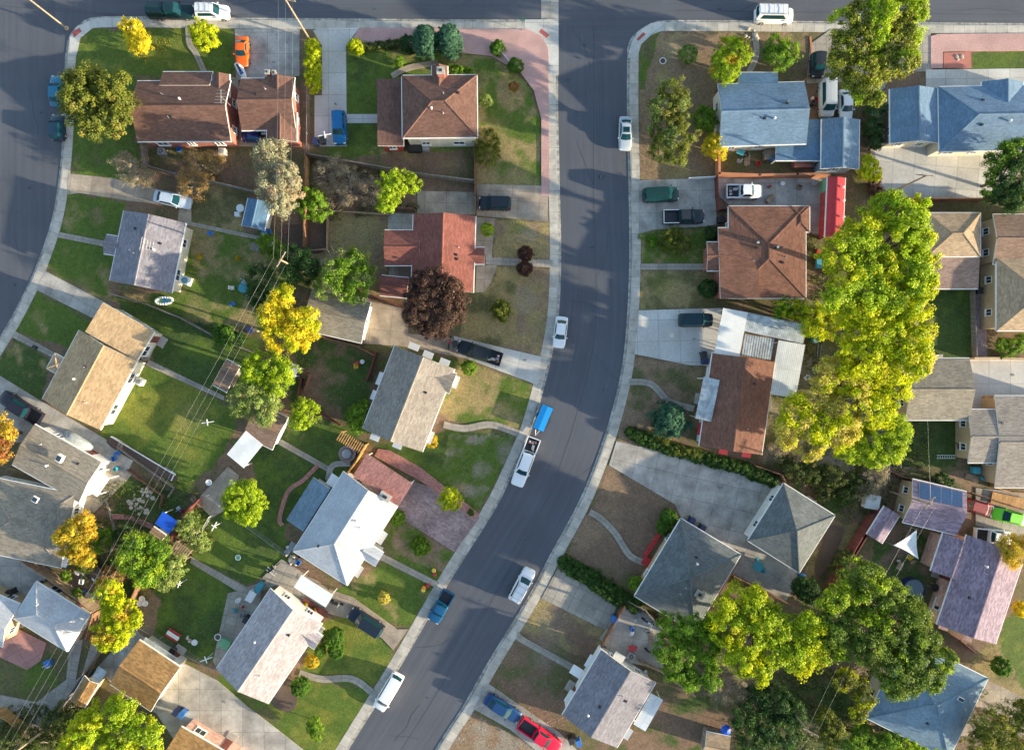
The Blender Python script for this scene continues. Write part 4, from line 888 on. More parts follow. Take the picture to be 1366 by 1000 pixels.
def car(kind, label, u0, v0, u1, v1, col, cat=None, name=None, bed=None, rack=False, L=None, W=None, sun=False, roofc=None, stripes=False, z=0.02):
    """(u0,v0) tail and (u1,v1) nose in photo pixels"""
    x0, y0 = P(u0, v0, .8); x1, y1 = P(u1, v1, .8); rot = math.atan2(y1-y0, x1-x0); cx, cy = (x0+x1)/2, (y0+y1)/2
    l0, w0, h0, belt, b0, b1, t0, t1 = KINDS[kind]; L = L or math.hypot(x1-x0, y1-y0); f = L/l0
    hw = (W or w0)/2; b0, b1, t0, t1 = [q*f for q in (b0, b1, t0, t1)]
    if not any(inpoly(np.array([cx]), np.array([cy]), pl)[0] for pl in ROADS): z = Zd+.07
    root = thing(name or {'cargo': 'parked_van', 'van': 'parked_minivan', 'pickup': 'parked_pickup', 'crew': 'parked_pickup', 'suv': 'parked_suv'}.get(kind, 'parked_car'), label,
                 cat or {'cargo': 'van', 'van': 'minivan', 'pickup': 'pickup truck', 'crew': 'pickup truck', 'suv': 'suv', 'coupe': 'sports car'}.get(kind, 'car'), cx, cy, rot, z, 'parked vehicles')
    pm = paint(col); h = L/2; truck = kind in ('pickup', 'crew')
    hood = belt-.04 if not truck else belt-.02
    mb = MB(); xe = b0 if truck else -h
    rs = []
    if not truck:
        trunk = belt-(.02 if kind in ('sedan', 'coupe') else 0)
        rs += [ring(-h, hw*.80, .38, trunk-.22), ring(-h+.06, hw*.90, .30, trunk-.10), ring(-h+.25, hw*.965, .24, trunk-.03)]
    else: rs += [ring(b0-.02, hw, .28, belt-.05)]
    rs += [ring(-h*.4 if not truck else b0+.3, hw, .2, belt), ring(b1-.1, hw, .2, belt), ring(h*.72, hw*.975, .2, hood-.04), ring(h-.28, hw*.93, .22, hood-.12), ring(h-.1, hw*.85, .26, hood-.2), ring(h, hw*.68, .34, hood-.34)]
    loft(mb, rs); body = mb.build('body', pm, root, smooth=True)
    m = MB(); m.box(((b1+h)/2, 0, .3), (.02, .02, .02))
    # greenhouse
    gw0, gw1 = hw*.90, hw*.70 if kind not in ('van', 'cargo', 'suv') else hw*.76
    zb, zt = belt-.04, h0
    def gp(e, y, k):   # e: 0 rear..1 front, k: 0 bottom..1 top
        xa, xb = b0+(t0-b0)*k, b1+(t1-b1)*k; w_ = gw0+(gw1-gw0)*k; bow = .10*(1-abs(y))*(1 if e > .5 else -1)
        return (xa+(xb-xa)*e+bow*(1-.3*k), y*w_, zb+(zt-zb)*k+(.03*(1-y*y) if k > .9 else 0))
    mb = MB(); ys = (-1, -.6, 0, .6, 1)
    vs = []; 
    for k in (0, 1):
        for y in ys: vs.append(gp(0, y, k))
        for y in reversed(ys): vs.append(gp(1, y, k))
    n = 10; fs = [(i, (i+1) % n, n+(i+1) % n, n+i) for i in range(n)]
    fs = [tuple(reversed(f_)) for f_ in fs]
    for i in range(4): fs.append((n+i, n+i+1, n+8-i, n+9-i))
    mb.add(vs, fs); mb.build('cabin', paint(roofc) if roofc else pm, root)
    def glass(nm, pts, push):
        g = MB(); c_ = Vector((0, 0, .9)); vs = [Vector(p)+Vector(push) for p in pts]; g.slab([tuple(v) for v in vs], [tuple(range(len(vs)))], .004, 0, 0); return g.build(nm, M['cglass'], root)
    def quadg(nm, e, y0, y1, k0, k1, push):
        g = MB(); vs = []; N = 4
        for i in range(N+1):
            y = y0+(y1-y0)*i/N; vs.append(tuple(Vector(gp(e, y, k0))+Vector(push))); vs.append(tuple(Vector(gp(e, y, k1))+Vector(push)))
        fs = [(2*i, 2*i+2, 2*i+3, 2*i+1) if e > .5 else (2*i+1, 2*i+3, 2*i+2, 2*i) for i in range(N)]
        g.add(vs, fs); return g.build(nm, M['cglass'], root)
    quadg('windshield', 1, -.88, .88, .1, .93, (.03, 0, .025))
    quadg('rear_window', 0, -.85, .85, .18, .9, (-.03, 0, .02))
    for s in (-1, 1):
        g = MB(); vs = []
        for e, k in ((.10, .2), (.92, .2), (.86, .9), (.16, .9)):
            p = gp(e, s, k); vs.append((p[0], p[1]+s*.014, p[2]+.004))
        g.add(vs, [(0, 1, 2, 3)] if s < 0 else [(3, 2, 1, 0)]); g.build('side_window', M['cglass'], root)
        m = MB(); m.box((b1-.22, s*(hw+.10), belt+.05), (.14, .2, .14), 0, 0, .8); m.build('wing_mirror', pm, root)
        m = MB(); m.box((h-.16, s*hw*.66, hood-.25), (.22, .34, .13), 0, 0, .85); m.build('headlight', M['lampw'], root)
        m = MB(); m.box((-h+.07, s*hw*.72, belt-.22), (.14, .30, .16), 0, 0, .85); m.build('tail_light', M['lampr'], root)
        for xx in (-h*.60, h*.62):
            m = MB(); y = s*(hw-.10); m.tube([(xx, y-.11, .33), (xx, y+.11, .33)], [.33, .33], 18); w = m.build('wheel', M['rubber'], root)
            m = MB(); m.tube([(xx, y+s*.09, .33), (xx, y+s*.125, .33)], [.2, .17], 12); m.build('rim', M['chrome'], w)
    if truck:
        m = MB(); bx0, bx1 = -h, b0-.03; cx_ = (bx0+bx1)/2; lw = bx1-bx0
        m.box((cx_, 0, .55), (lw, hw*1.86, .1))
        for s in (-1, 1): m.box((cx_, s*(hw-.08), .72), (lw, .14, .62))
        m.box((bx0+.05, 0, .72), (.1, hw*1.66, .60)); m.box((bx1-.04, 0, .74), (.06, hw*1.66, .6)); m.build('truck_bed', pm, root)
        m = MB(); m.box((cx_, 0, .612), (lw-.2, hw*1.66, .02)); m.build('bed_liner', M['black'], root)
        if bed == 'cargo':
            for k in range(9):
                m = MB(); r_ = random.Random(k); m.box((cx_+r_.uniform(-.7, .7), r_.uniform(-.5, .5), .75+r_.random()*.2), (r_.uniform(.2, .6), r_.uniform(.2, .5), r_.uniform(.2, .4)), r_.random()*3, 0, .8)
                m.build('cargo_item', M[r_.choice(['white', 'wood', 'stone', 'greym', 'redpath'])], root)
        if bed == 'cap':
            m = MB(); loft(m, [[(xx, yy, zz) for yy, zz in ((-hw*.95, .95), (-hw*.8, 1.62), (0, 1.7), (hw*.8, 1.62), (hw*.95, .95))] for xx in (-h+.05, b0-.05)]); m.build('truck_cap', pm, root)
        if bed == 'rail':
            m = MB(); 
            for s in (-1, 1): m.box((cx_, s*(hw-.06), 1.06), (lw, .1, .05))
            m.box((bx0+.05, 0, 1.06), (.1, hw*1.8, .05)); m.build('bed_rail', M['white'], root)
    if rack:
        m = MB()
        for s in (-1, 1): m.box(((t0+t1)/2, s*gw1*.9, h0+.1), ((t1-t0)*.95, .05, .05))
        for k in range(3): m.box((t0+(t1-t0)*(k+.5)/3, 0, h0+.15), (.04, gw1*2, .04))
        m.build('roof_rack', M['greym'], root)
    if sun:
        m = MB(); m.box(((t0+t1)/2+.2, 0, h0+.025), (.75, .9, .02)); m.build('sunroof', M['cglass'], root)
    return root
WHT=(.75,.76,.78); SIL=(.42,.46,.5); BLK=(.02,.025,.035); TEAL=(.015,.09,.10); NVY=(.015,.035,.09)
car('pickup','dark green pickup with capped bed parked on the top street behind a white wagon',198,15,259,15,(.005,.028,.032),bed='cap')
car('suv','white wagon parked on the top street in front of the green pickup',261,16,305,16,WHT,rack=True)
car('sedan','bright teal sedan half hidden by the olive tree on the left street',75,142,75,100,(.012,.15,.26))
car('hatch','dark teal hatchback parked on the left street under the olive tree',76,187,76,152,(.006,.03,.06))
car('coupe','orange sports car on the concrete drive beside the brick garage',323,51,323,87,(.75,.12,.01),L=4.2)
car('cargo','white van with ladder rack parked on the top right street',1007,20,1058,21,WHT,rack=True)
car('sedan','light grey sedan with sunroof parked at the kerb by the dirt corner yard',835,155,834,200,(.45,.5,.55),sun=True)
car('suv','bright blue wagon parked on the pale drive of the hip-roofed house',452,149,454,193,(.008,.12,.30))
car('sedan','silver sedan parked on the long drive above the grey gable house',206,261,255,272,(.5,.58,.68))
car('hatch','dark blue hatchback poking out under the brick garage roof',350,181,322,180,(.01,.02,.12))
car('suv','black hatchback parked on the drive of the red-roofed house',682,272,639,271,BLK)
car('van','dark green minivan parked above the black pickup on the drive',857,261,905,259,(.004,.038,.036))
car('pickup','black pickup with white bed rails below the green minivan',884,290,939,289,BLK,bed='rail')
car('pickup','white pickup with loaded bed on the walled patio',968,256,1016,256,WHT,bed='cargo')
car('suv','dark teal hatchback parked on the pale drive by the patio covers',905,427,951,427,(.004,.03,.042))
car('sedan','white sedan parked at the kerb where the street starts to bend',750,422,745,464,WHT)
car('crew','black pickup with rubbish in its bed on the drive by the grey gable house',669,480,611,461,(.015,.02,.025),bed='cargo')
car('crew','white crew-cab pickup hitched to the blue trailer',713,584,689,648,WHT,bed='cargo')
car('suv','white wagon driving up the lower part of the curving street',685,802,708,759,WHT,name='white_wagon',rack=True)
car('pickup','bright blue pickup parked at the kerb below the pumpkins',599,789,577,829,(.008,.085,.20))
car('van','white minivan parked at the kerb at the bottom of the street',532,899,504,946,WHT)
car('suv','black wagon parked on the narrow drive beside the lilac house',510,843,467,815,(.012,.02,.035))
car('sedan','dark blue car on the bottom drive behind the red pickup',648,930,693,958,(.01,.05,.15))
car('pickup','bright red pickup on the bottom drive beside the blue car',694,962,746,997,(.62,.012,.05))
car('crew','black pickup with red tail parked on the left drive of the tan house',55,560,2,527,(.012,.012,.025))
car('suv','black car in the deep shade under the big roadside tree',1090,72,1090,104,BLK)
car('cargo','grey-white truck with box top beside the blue corner house',1102,108,1102,158,SIL,L=4.9)
car('sedan','white sedan nosed up to the small blue garage',1127,124,1128,158,WHT,L=4.4)
car('sedan','lime green car at the right edge by the solar garage',1368,694,1322,683,(.16,.62,.01))
car('pickup','white pickup with red bed near the purple-roofed house',1298,712,1350,717,WHT,L=5.2)
car('hatch','dark red car squeezed beside the solar garage',1290,672,1322,681,(.25,.01,.02),L=3.8)
# trailer
x, y = P(724, 557, .6); t = thing('cargo_trailer', 'bright blue box trailer hitched behind the white crew-cab pickup', 'trailer', x, y, math.atan2(-(572-541), 718-731), .02)
m = MB(); m.box((0, 0, .85), (3.6, 1.6, .8), 0, 0, .97); m.build('box', M['bluepl'] if 0 else paint((.01, .22, .55)), t)
m = MB(); m.box((.75, 0, 1.275), (.28, .2, .04)); m.box((-.75, 0, 1.275), (.28, .2, .04)); m.build('lid_vent', M['black'], t); m = MB(); m.box((0, 0, .42), (3.7, 1.68, .14)); m.build('chassis', M['black'], t); m = MB(); m.slab([(-1.72, -.76, 1.25), (1.72, -.76, 1.25), (1.72, 0, 1.33), (-1.72, 0, 1.33), (1.72, .76, 1.25), (-1.72, .76, 1.25)], [(0, 1, 2, 3), (3, 2, 4, 5)], .05, 0, 0); m.build('lid', paint((.012, .24, .58)), t)
m = MB(); m.bar((1.8, -.3, .5), (2.7, 0, .5), .04); m.bar((1.8, .3, .5), (2.7, 0, .5), .04); m.build('drawbar', M['greym'], t)
for s in (-1, 1):
    m = MB(); m.tube([(-.2, s*.72, .3), (-.2, s*.92, .3)], [.3, .3], 14); m.build('wheel', M['rubber'], t)
# jet ski on its trailer
x, y = P(323, 97, .5); t = thing('jet_ski', 'small white and blue jet ski behind the orange sports car', 'jet ski', x, y, R(-62))
m = MB(); loft(m, [[(xx, yy*w, zz) for yy, zz in ((-1, .5), (-.9, .75), (-.4, .85), (.4, .85), (.9, .75), (1, .5), (.5, .25), (-.5, .25))] for xx, w in ((-1.3, .42), (-.8, .5), (0, .52), (.8, .38), (1.35, .08))]); m.build('hull', M['white'], t, smooth=True)
m = MB(); m.box((-.45, 0, .98), (1.1, .32, .26), 0, 0, .8); m.build('seat', M['navy'], t); m = MB(); m.box((.35, 0, 1.02), (.3, .5, .3), 0, 0, .6); m.bar((.3, -.35, 1.2), (.3, .35, 1.2), .03); m.build('handlebar', M['bluepl'], t)
# motorcycles
def moto(label, u, v, deg, col, name='parked_motorcycle'):
    x, y = P(u, v, .5); t = thing(name, label, 'motorcycle', x, y, R(deg), Zd+.1, 'motorcycles')
    for xx in (-.7, .72): m = MB(); m.tube([(xx, -.06, .31), (xx, .06, .31)], [.31, .31], 16); m.build('wheel', M['rubber'], t)
    m = MB(); m.box((.12, 0, .78), (.6, .3, .24), 0, 0, .7); m.box((0, 0, .5), (.5, .26, .4)); m.build('fuel_tank', M[col], t)
    m = MB(); m.box((-.45, 0, .8), (.75, .28, .12), 0, 0, .85); m.build('seat', M['black'], t)
    m = MB(); m.bar((.45, -.38, 1.0), (.5, .38, 1.0), .025); m.bar((.72, 0, .31), (.45, 0, 1.0), .04); m.bar((-.7, 0, .31), (-.1, 0, .5), .04); m.build('handlebar', M['greym'], t)
moto('dark motorcycle parked beside the white carport roof', 449, 803, -20, 'black'); moto('silver motorcycle on the concrete pad in the fenced side yard', 868, 868, -25, 'greym'); moto('motorcycle on the walled patio strip by the slate house', 864, 828, -28, 'white')
moto('red motorcycle standing beside the black loaded pickup', 600, 457, 80, 'red')
moto('black motorcycle among clutter behind the white-roofed house', 365, 757, 40, 'black')
# covered car by the corner house
x, y = P(103, 590, .6); t = thing('covered_car', 'long grey-green tarpaulin-covered car beside the big grey-brown house', 'covered car', x, y, R(-31))
m = MB(); loft(m, [ring(xx, w, .05, z, .2) for xx, w, z in ((-2.2, .6, .6), (-1.9, .8, .9), (-.9, .85, 1.3), (.5, .85, 1.32), (1.2, .85, .95), (2.0, .75, .8), (2.2, .5, .5))]); m.build('cover', M['clear'], t, smooth=True)
# ------------------------------------------------------------------ trees and shrubs
PAL = { # list of (colour, weight)
 'olive': [((0.169,0.203,0.029),3),((0.260,0.284,0.040),2),((0.104,0.135,0.023),2),((0.390,0.324,0.069),.5)],
 'green': [((0.17,0.31,0.025),3),((0.27,0.42,0.035),2),((0.10,0.19,0.02),1.5)],
 'dark': [((0.046,0.108,0.029),3),((0.078,0.162,0.034),2),((0.026,0.068,0.017),2)],
 'lime': [((0.36,0.50,0.02),3),((0.50,0.60,0.03),2),((0.24,0.35,0.02),1.5)],
 'yg': [((0.50,0.56,0.010),3),((0.64,0.65,0.012),2),((0.30,0.42,0.015),1.5),((0.68,0.60,0.04),.5)],
 'yellow': [((0.800,0.621,0.023),3),((0.800,0.702,0.046),2),((0.546,0.513,0.023),2)],
 'gold': [((0.676,0.486,0.040),3),((0.520,0.459,0.034),2),((0.780,0.405,0.046),1),((0.364,0.351,0.034),1)],
 'palegold': [((0.66,0.56,0.12),3),((0.56,0.56,0.07),2),((0.68,0.50,0.18),1)],
 'sage': [((0.42,0.42,0.26),3),((0.54,0.48,0.33),2),((0.52,0.34,0.21),1.3),((0.28,0.32,0.18),1.5)],
 'palegreen': [((0.286,0.378,0.092),3),((0.442,0.486,0.161),2),((0.182,0.270,0.057),2)],
 'plum': [((0.111,0.061,0.046),3),((0.195,0.121,0.086),2),((0.058,0.038,0.030),2)],
 'red': [((.38,.13,.045),3),((.42,.22,.06),2),((.22,.17,.04),2)],
 'rust': [((0.390,0.243,0.103),3),((0.520,0.324,0.092),2),((0.260,0.189,0.092),2)],
 'bare': [((0.390,0.324,0.218),3),((0.286,0.230,0.149),2),((0.494,0.432,0.310),1)],
 'spruce': [((0.08,0.20,0.12),3),((0.14,0.30,0.18),2),((0.05,0.12,0.07),2)],
 'topi': [((.085,.19,.02),3),((.13,.26,.03),2)],
 'wild': [((0.091,0.149,0.029),3),((0.156,0.189,0.046),2),((0.208,0.176,0.069),1),((0.065,0.095,0.023),2)],
 'ivy': [((.07,.15,.03),3),((.11,.21,.035),2),((.04,.09,.02),2)],
 'canopy': [((.15,.23,.03),3),((.24,.33,.04),2),((.09,.15,.02),2)],
 'redbush': [((0.11,0.05,0.04),3),((0.15,0.07,0.05),1)],
}
def leaves(lobes, pal, dens=1.0, ls=.24, seed=1, shell=.78, low=-.35, clump=.55, sprd=1.0, top=None):
    """lobes: (x,y,z,R,squash) local metres -> verts, faces, colours"""
    r = np.random.default_rng(seed); cs = np.array([c for c, w in pal]); ws = np.array([w for c, w in pal], float); ws /= ws.sum()
    C = []; NRM = []; RAD = []
    for (x, y, z, Rr, sq) in lobes:
        n = max(8, int((.35+.65*dens)*3.0*Rr*Rr/(clump*clump)))
        d = r.normal(size=(n*3, 3)); d /= np.linalg.norm(d, axis=1)[:, None]; d = d[d[:, 2] > low][:n]
        rad = Rr*(shell+(1.06-shell)*r.random(len(d)))*(1+(.25 if Rr > 1.25 else .07)*np.sin(d[:, 0]*5+x)*np.sin(d[:, 1]*6+y)+(.11 if Rr > 1.25 else .05)*r.normal(size=len(d)))
        C.append(np.stack([x+d[:, 0]*rad, y+d[:, 1]*rad, z+d[:, 2]*rad*sq], -1)); NRM.append(d)
    C = np.concatenate(C); NRM = np.concatenate(NRM); n = len(C)
    # drop clumps buried deep in other lobes
    keep = np.ones(n, bool)
    for (x, y, z, Rr, sq) in lobes:
        q = (C-np.array([x, y, z]))/np.array([Rr, Rr, Rr*sq]); keep &= ~(np.linalg.norm(q, axis=1) < .52)
    C, NRM = C[keep], NRM[keep]; n = len(C)
    if top: 
        pass
    ci = r.choice(len(cs), n, p=ws); cc = (cs[ci]*.62+(cs*ws[:, None]).sum(0)*.38)*(.82+.36*r.random((n, 1)))
    ls = ls*.72; k = max(8, min(100, int(2.9*dens**.6*clump*clump/(ls*ls*.446*.6)))); N = n*k; LEAFN[0] += N
    rad = clump*(.55+.8*r.random((n, 1)))
    off = r.normal(size=(n, k, 3)); off /= np.linalg.norm(off, axis=2)[..., None]; off *= (rad[:, None, :]*r.random((n, k, 1))**.4)
    off[..., 2] *= .7
    pos = (C[:, None, :]+off).reshape(-1, 3)
    nr = (off/(rad[:, None, :]+1e-6)*.8+NRM[:, None, :]*.6+r.normal(size=(n, k, 3))*.42).reshape(-1, 3); nr /= np.linalg.norm(nr, axis=1)[:, None]
    t = np.cross(nr, r.normal(size=(N, 3))); t /= np.linalg.norm(t, axis=1)[:, None]; b = np.cross(nr, t)
    s = ls*(.55+.7*r.random((N, 1))); 
    v = np.stack([pos+t*s*.62, pos+b*s*.36, pos-t*s*.62, pos-b*s*.36], 1).reshape(-1, 3)
    col = (np.repeat(cc, k, axis=0)*(.82+.36*r.random((N, 1))))
    return v, col
LEAFN = [0]
def leafmesh(name, v, col, parent):
    N = len(v)//4; me = bpy.data.meshes.new(name)
    me.vertices.add(len(v)); me.vertices.foreach_set('co', v.astype(np.float32).ravel())
    me.loops.add(len(v)); me.loops.foreach_set('vertex_index', np.arange(len(v)))
    me.polygons.add(N); me.polygons.foreach_set('loop_start', np.arange(N)*4)
    ca = me.color_attributes.new('lcol', 'FLOAT_COLOR', 'POINT')
    c4 = np.ones((N, 4, 4), np.float32); c4[..., :3] = col[:, None, :]; ca.data.foreach_set('color', c4.ravel())
    me.materials.append(M['leaf']); me.update(calc_edges=True)
    o = bpy.data.objects.new(name, me); COL.objects.link(o); o.parent = parent; return o
TS = [0]
def tree(name, label, lobes, h, pal, cat='tree', dens=1.0, ls=.26, clump=.55, twigs=0, trunk=.2, sq=.8, group='trees in the gardens', tr='bark', low=-.35, crown='crown', pal2=None, spread=None):
    """lobes in photo pixels (u, v, radius[, height of the lobe centre]); h = crown height"""
    TS[0] += 1; seed = TS[0]; r = random.Random(seed); W_ = []
    for lb in lobes:
        u, v, rp = lb[:3]; z = lb[3] if len(lb) > 3 else None; Rr = rp*S*(1.0 if len(lobes) > 9 else 1.05)
        if z is None: z = max(h-Rr*sq*(1.0+r.uniform(-.1, .5)), Rr*sq*.7)
        x, y = P(u, v, z+GZ); W_.append([x, y, z, Rr, sq])
    wt = sum(q[3]**2 for q in W_); cx = sum(q[0]*q[3]**2 for q in W_)/wt; cy = sum(q[1]*q[3]**2 for q in W_)/wt
    t = thing(name, label, cat, cx, cy, group=group)
    W_ = [(q[0]-cx, q[1]-cy, q[2], q[3], q[4]) for q in W_]
    if dens > 0:
        big = W_ if max(q[3] for q in W_) < .95 else [q2 for q in W_ for q2 in ([q]+[(q[0]+q[3]*.55*math.cos(a), q[1]+q[3]*.55*math.sin(a), q[2]+r.uniform(-.25, .3)*q[3], q[3]*r.uniform(.42, .62), q[4]) for a in [r.uniform(0, 6.28)+k*1.57 for k in range(4)]])]
        v, c = leaves(big, PAL[pal], dens, ls, seed, clump=clump, low=low)
        if pal2:
            rr = np.random.default_rng(seed+99); N = len(c)
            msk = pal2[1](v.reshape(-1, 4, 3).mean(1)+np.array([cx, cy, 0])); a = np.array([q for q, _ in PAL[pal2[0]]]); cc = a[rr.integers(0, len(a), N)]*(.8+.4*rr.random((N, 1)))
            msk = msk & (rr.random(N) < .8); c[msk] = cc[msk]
        leafmesh(crown, v, c, t)
    if trunk:
        m = MB(); zt = max(.4, min(q[2] for q in W_)*.75) if len(W_) > 1 else W_[0][2]*.8
        m.tube([(0, 0, -.2), (r.uniform(-.1, .1), r.uniform(-.1, .1), zt*.5), (r.uniform(-.2, .2), r.uniform(-.2, .2), zt)], [trunk*1.25, trunk, trunk*.75], 9)
        for q in W_:
            e = Vector((q[0], q[1], q[2]+.3*q[3])); mid = Vector((q[0]*.45+r.uniform(-.3, .3), q[1]*.45+r.uniform(-.3, .3), zt+(q[2]-zt)*.55))
            m.tube([(0, 0, zt*.85), tuple(mid), tuple(e)], [trunk*.6, trunk*.38, trunk*.12], 6)
            for k in range(4 if dens > 0 else 2):
                a = r.uniform(0, 6.28); rr_ = q[3]*.85
                m.tube([tuple(mid.lerp(e, .5)), (e.x+rr_*math.cos(a), e.y+rr_*math.sin(a), q[2]+r.uniform(-.1, .6)*q[3])], [trunk*.2, trunk*.05], 5)
        m.build('trunk', M[tr], t)
    if twigs:
        m = MB()
        for q in W_:
            for k in range(int(twigs*q[3]*q[3]*6)):
                a = r.uniform(0, 6.28); el = r.uniform(.1, 1.3); p0 = Vector((q[0], q[1], max(.2, q[2]-q[3]*.7))) + Vector((r.uniform(-.3, .3), r.uniform(-.3, .3), 0))*q[3]
                d = Vector((math.cos(a)*math.cos(el), math.sin(a)*math.cos(el), math.sin(el))); L_ = q[3]*r.uniform(.7, 1.35)
                p1 = p0+d*L_*.5+Vector((r.uniform(-.2, .2),)*3); p2 = p0+d*L_+Vector((r.uniform(-.3, .3), r.uniform(-.3, .3), r.uniform(-.1, .3)))
                m.tube([tuple(p0), tuple(p1), tuple(p2)], [.035, .022, .012], 3, caps=False)
                p3 = p1+(p2-p1).lerp(Vector((r.uniform(-1, 1), r.uniform(-1, 1), r.uniform(0, 1))), .5)*.9; m.tube([tuple(p1), tuple(p3)], [.02, .01], 3, caps=False)
        m.build('twigs', M['twig'], t)
    return t
T = tree
T('broadleaf_tree','big olive-green tree overhanging the left street and two teal cars',[(110,114,20),(132,122,24),(152,138,20),(112,146,23),(136,163,21),(162,108,8),(101,135,15),(155,158,14),(120,170,12),(150,118,12),(100,122,12)],8.5,'olive',ls=.3)
T('young_tree','round bright yellow tree on the top left corner lawn',[(176,40,13),(184,54,14),(190,60,10)],3.4,'yellow',clump=.3,ls=.2,trunk=.09)
T('young_tree','lime-yellow young tree by the curving garden path on the corner lawn',[(268,42,12),(276,48,13),(272,58,10)],3.4,'yg',clump=.3,ls=.2,trunk=.09)
def hedge(label, pts, w, h, pal, name='hedge', cat='hedge'):
    L_ = []
    for i in range(len(pts)-1):
        n = max(1, int(math.dist(pts[i], pts[i+1])*S/(w*.45)))
        for k in range(n):
            t_ = k/n; L_.append((pts[i][0]+(pts[i+1][0]-pts[i][0])*t_, pts[i][1]+(pts[i+1][1]-pts[i][1])*t_, w/2/S*(.95+.25*random.random()), h-w*.45))
    L_.append((*pts[-1], w/2/S, h-w*.45)); return tree(name, label, L_, h, pal, cat, dens=1.3, ls=.17, clump=.28, trunk=.05, sq=.9, group='hedges and shrubs', crown='foliage')
hedge('clipped yellow-green hedge between the concrete yard and pale driveway',[(418,64),(417,88),(418,114)],1.9,2.2,'yg')
def ball(label, u, v, rp, pal, h=None, name='round_shrub', ls=.12, **k):
    return tree(name, label, [(u, v, rp, h or rp*S*.75)], (h or rp*S)+.3, pal, 'shrub', dens=1.9, ls=ls, clump=.2, trunk=.05, sq=.85, group='hedges and shrubs', crown='foliage', **k)
for u, lb in ((568, 'left of the twin blue-green conifers above the hip-roofed house'), (599, 'right of the twin blue-green conifers above the hip-roofed house')):
    T('conifer', lb, [(u, 62, 13, 1.2), (u, 58, 14, 2.4), (u, 54, 13, 3.6), (u, 49, 11, 4.6), (u, 44, 7, 5.4)], 6, 'spruce', cat='conifer', dens=2.0, ls=.16, clump=.28, trunk=.12, sq=.9)
ball('dark round shrub left of the twin conifers',546,60,11,'dark'); ball('clipped green ball shrub on the pink gravel',664,65,9,'topi'); ball('clipped green ball shrub right of the small gravel bench',688,88,9,'topi')
ball('small green bush by the entry path of the hip-roofed house',533,82,6,'green'); hedge('low dark hedge along the top lawn edge left of the conifers',[(468,62),(500,62),(535,58)],1.0,.8,'wild'); ball('yellow-green bush at the end of the low hedge',474,63,9,'yg')
hedge('low green bushes at the right foot of the brick chimney',[(602,94),(628,96)],1.1,.9,'green')
T('yellow_bush','dry olive-yellow bush at the right corner of the hip-roofed house',[(650,188,14,1.4),(650,205,15,1.2)],2.4,'olive','shrub',clump=.3,ls=.18,trunk=.06,dens=.8,group='hedges and shrubs')
ball('tiny orange sapling on the lawn right of the hip-roofed house',685,116,6,'red',.8); ball('small pale sapling beside the right wall of the hip-roofed house',648,134,7,'palegreen',1.6)
T('sage_tree','tall pale sage-coloured tree beside the dark blue shed',[(362,205,17),(366,228,20),(375,255,20),(385,238,14),(360,250,14),(372,272,14)],7.5,'sage',ls=.24,twigs=.5,tr='twig')
T('bare_shrub','leafless grey shrub on the corner lawn above the silver sedan drive',[(175,228,18,1.8),(195,235,12,1.4),(165,215,10,1.6)],3,'bare','shrub',dens=.25,ls=.14,twigs=2.2,trunk=.06,tr='twig',group='hedges and shrubs')
T('rusty_shrub','sparse rust-orange shrub behind the brick house',[(262,225,20,1.8),(258,245,18,1.6),(285,222,14,1.6)],3,'rust','shrub',dens=.45,ls=.16,twigs=1.0,trunk=.06,group='hedges and shrubs')
T('small_tree','round green tree by the long back fence right of the sage tree',[(418,268,15),(424,280,14),(412,280,12)],4.2,'green',ls=.2,clump=.35,trunk=.1)
T('bare_shrub','wide leafless brown thicket above the dry yard',[(440,235,22,1.3),(470,250,22,1.4),(495,255,18,1.2),(455,262,16,1.1),(435,258,14,1)],2.4,'bare','shrub',dens=.35,ls=.14,twigs=1.5,trunk=.05,tr='twig',group='hedges and shrubs')
T('lime_tree','bright lime-green tree with forked crown above the red-roofed house',[(516,272,11),(522,255,15),(535,243,14),(550,246,11),(520,238,9)],5,'lime',ls=.22,clump=.35,trunk=.1)
T('broadleaf_tree','green tree beside the weathered grey-brown garage',[(470,352,18),(485,372,16),(462,378,20),(440,385,16),(475,390,14),(450,360,16)],6.5,'green',ls=.24,pal2=('palegreen',lambda p: (vnoise(p[:,0],p[:,1],1.6,8,2)>.5)))
T('dead_branches','pale leafless branches left of the green tree by the grey-brown garage',[(447,350,16,4.5),(437,362,13,4)],6,'bare','tree',dens=.25,ls=.15,twigs=2.0,trunk=.1,tr='twig')
T('dark_tree','dark green tree around the central power pole',[(395,345,16),(405,362,16),(388,365,13),(412,350,12)],6,'dark',ls=.22)
T('dark_tree','dark green tree in the back lawn corner left of the power pole',[(350,375,18),(365,395,16),(345,395,14)],5,'dark',ls=.22,dens=.7)
T('small_tree','small green tree by the shed corner above the dark tree',[(360,328,12),(372,335,10),(352,322,8)],3.5,'green',ls=.18,clump=.3,trunk=.08)
T('plum_tree','round dark plum-coloured tree beside the red-roofed house',[(580,380,20),(560,400,20),(598,395,20),(575,415,24),(598,418,18),(555,420,14),(580,432,18),(600,380,12),(562,382,14)],7,'plum',ls=.27,dens=1.1)
T('yellow_tree','bright yellow tree left of the weathered grey-brown garage',[(375,402,16),(365,420,16),(380,430,18),(400,428,16),(412,425,12),(375,452,16),(398,450,16),(410,440,13),(365,440,12),(378,395,10)],7,'yellow',ls=.26,pal2=('yg',lambda p:(vnoise(p[:,0],p[:,1],2.2,9,2)>.56)))
T('lime_tree','bright green tree below the yellow tree by the small shed',[(345,490,16),(362,488,18),(378,498,14),(350,508,18),(372,512,14),(335,497,12)],6,'lime',ls=.24,pal2=('green',lambda p:(vnoise(p[:,0],p[:,1],2.,10,2)>.5)))
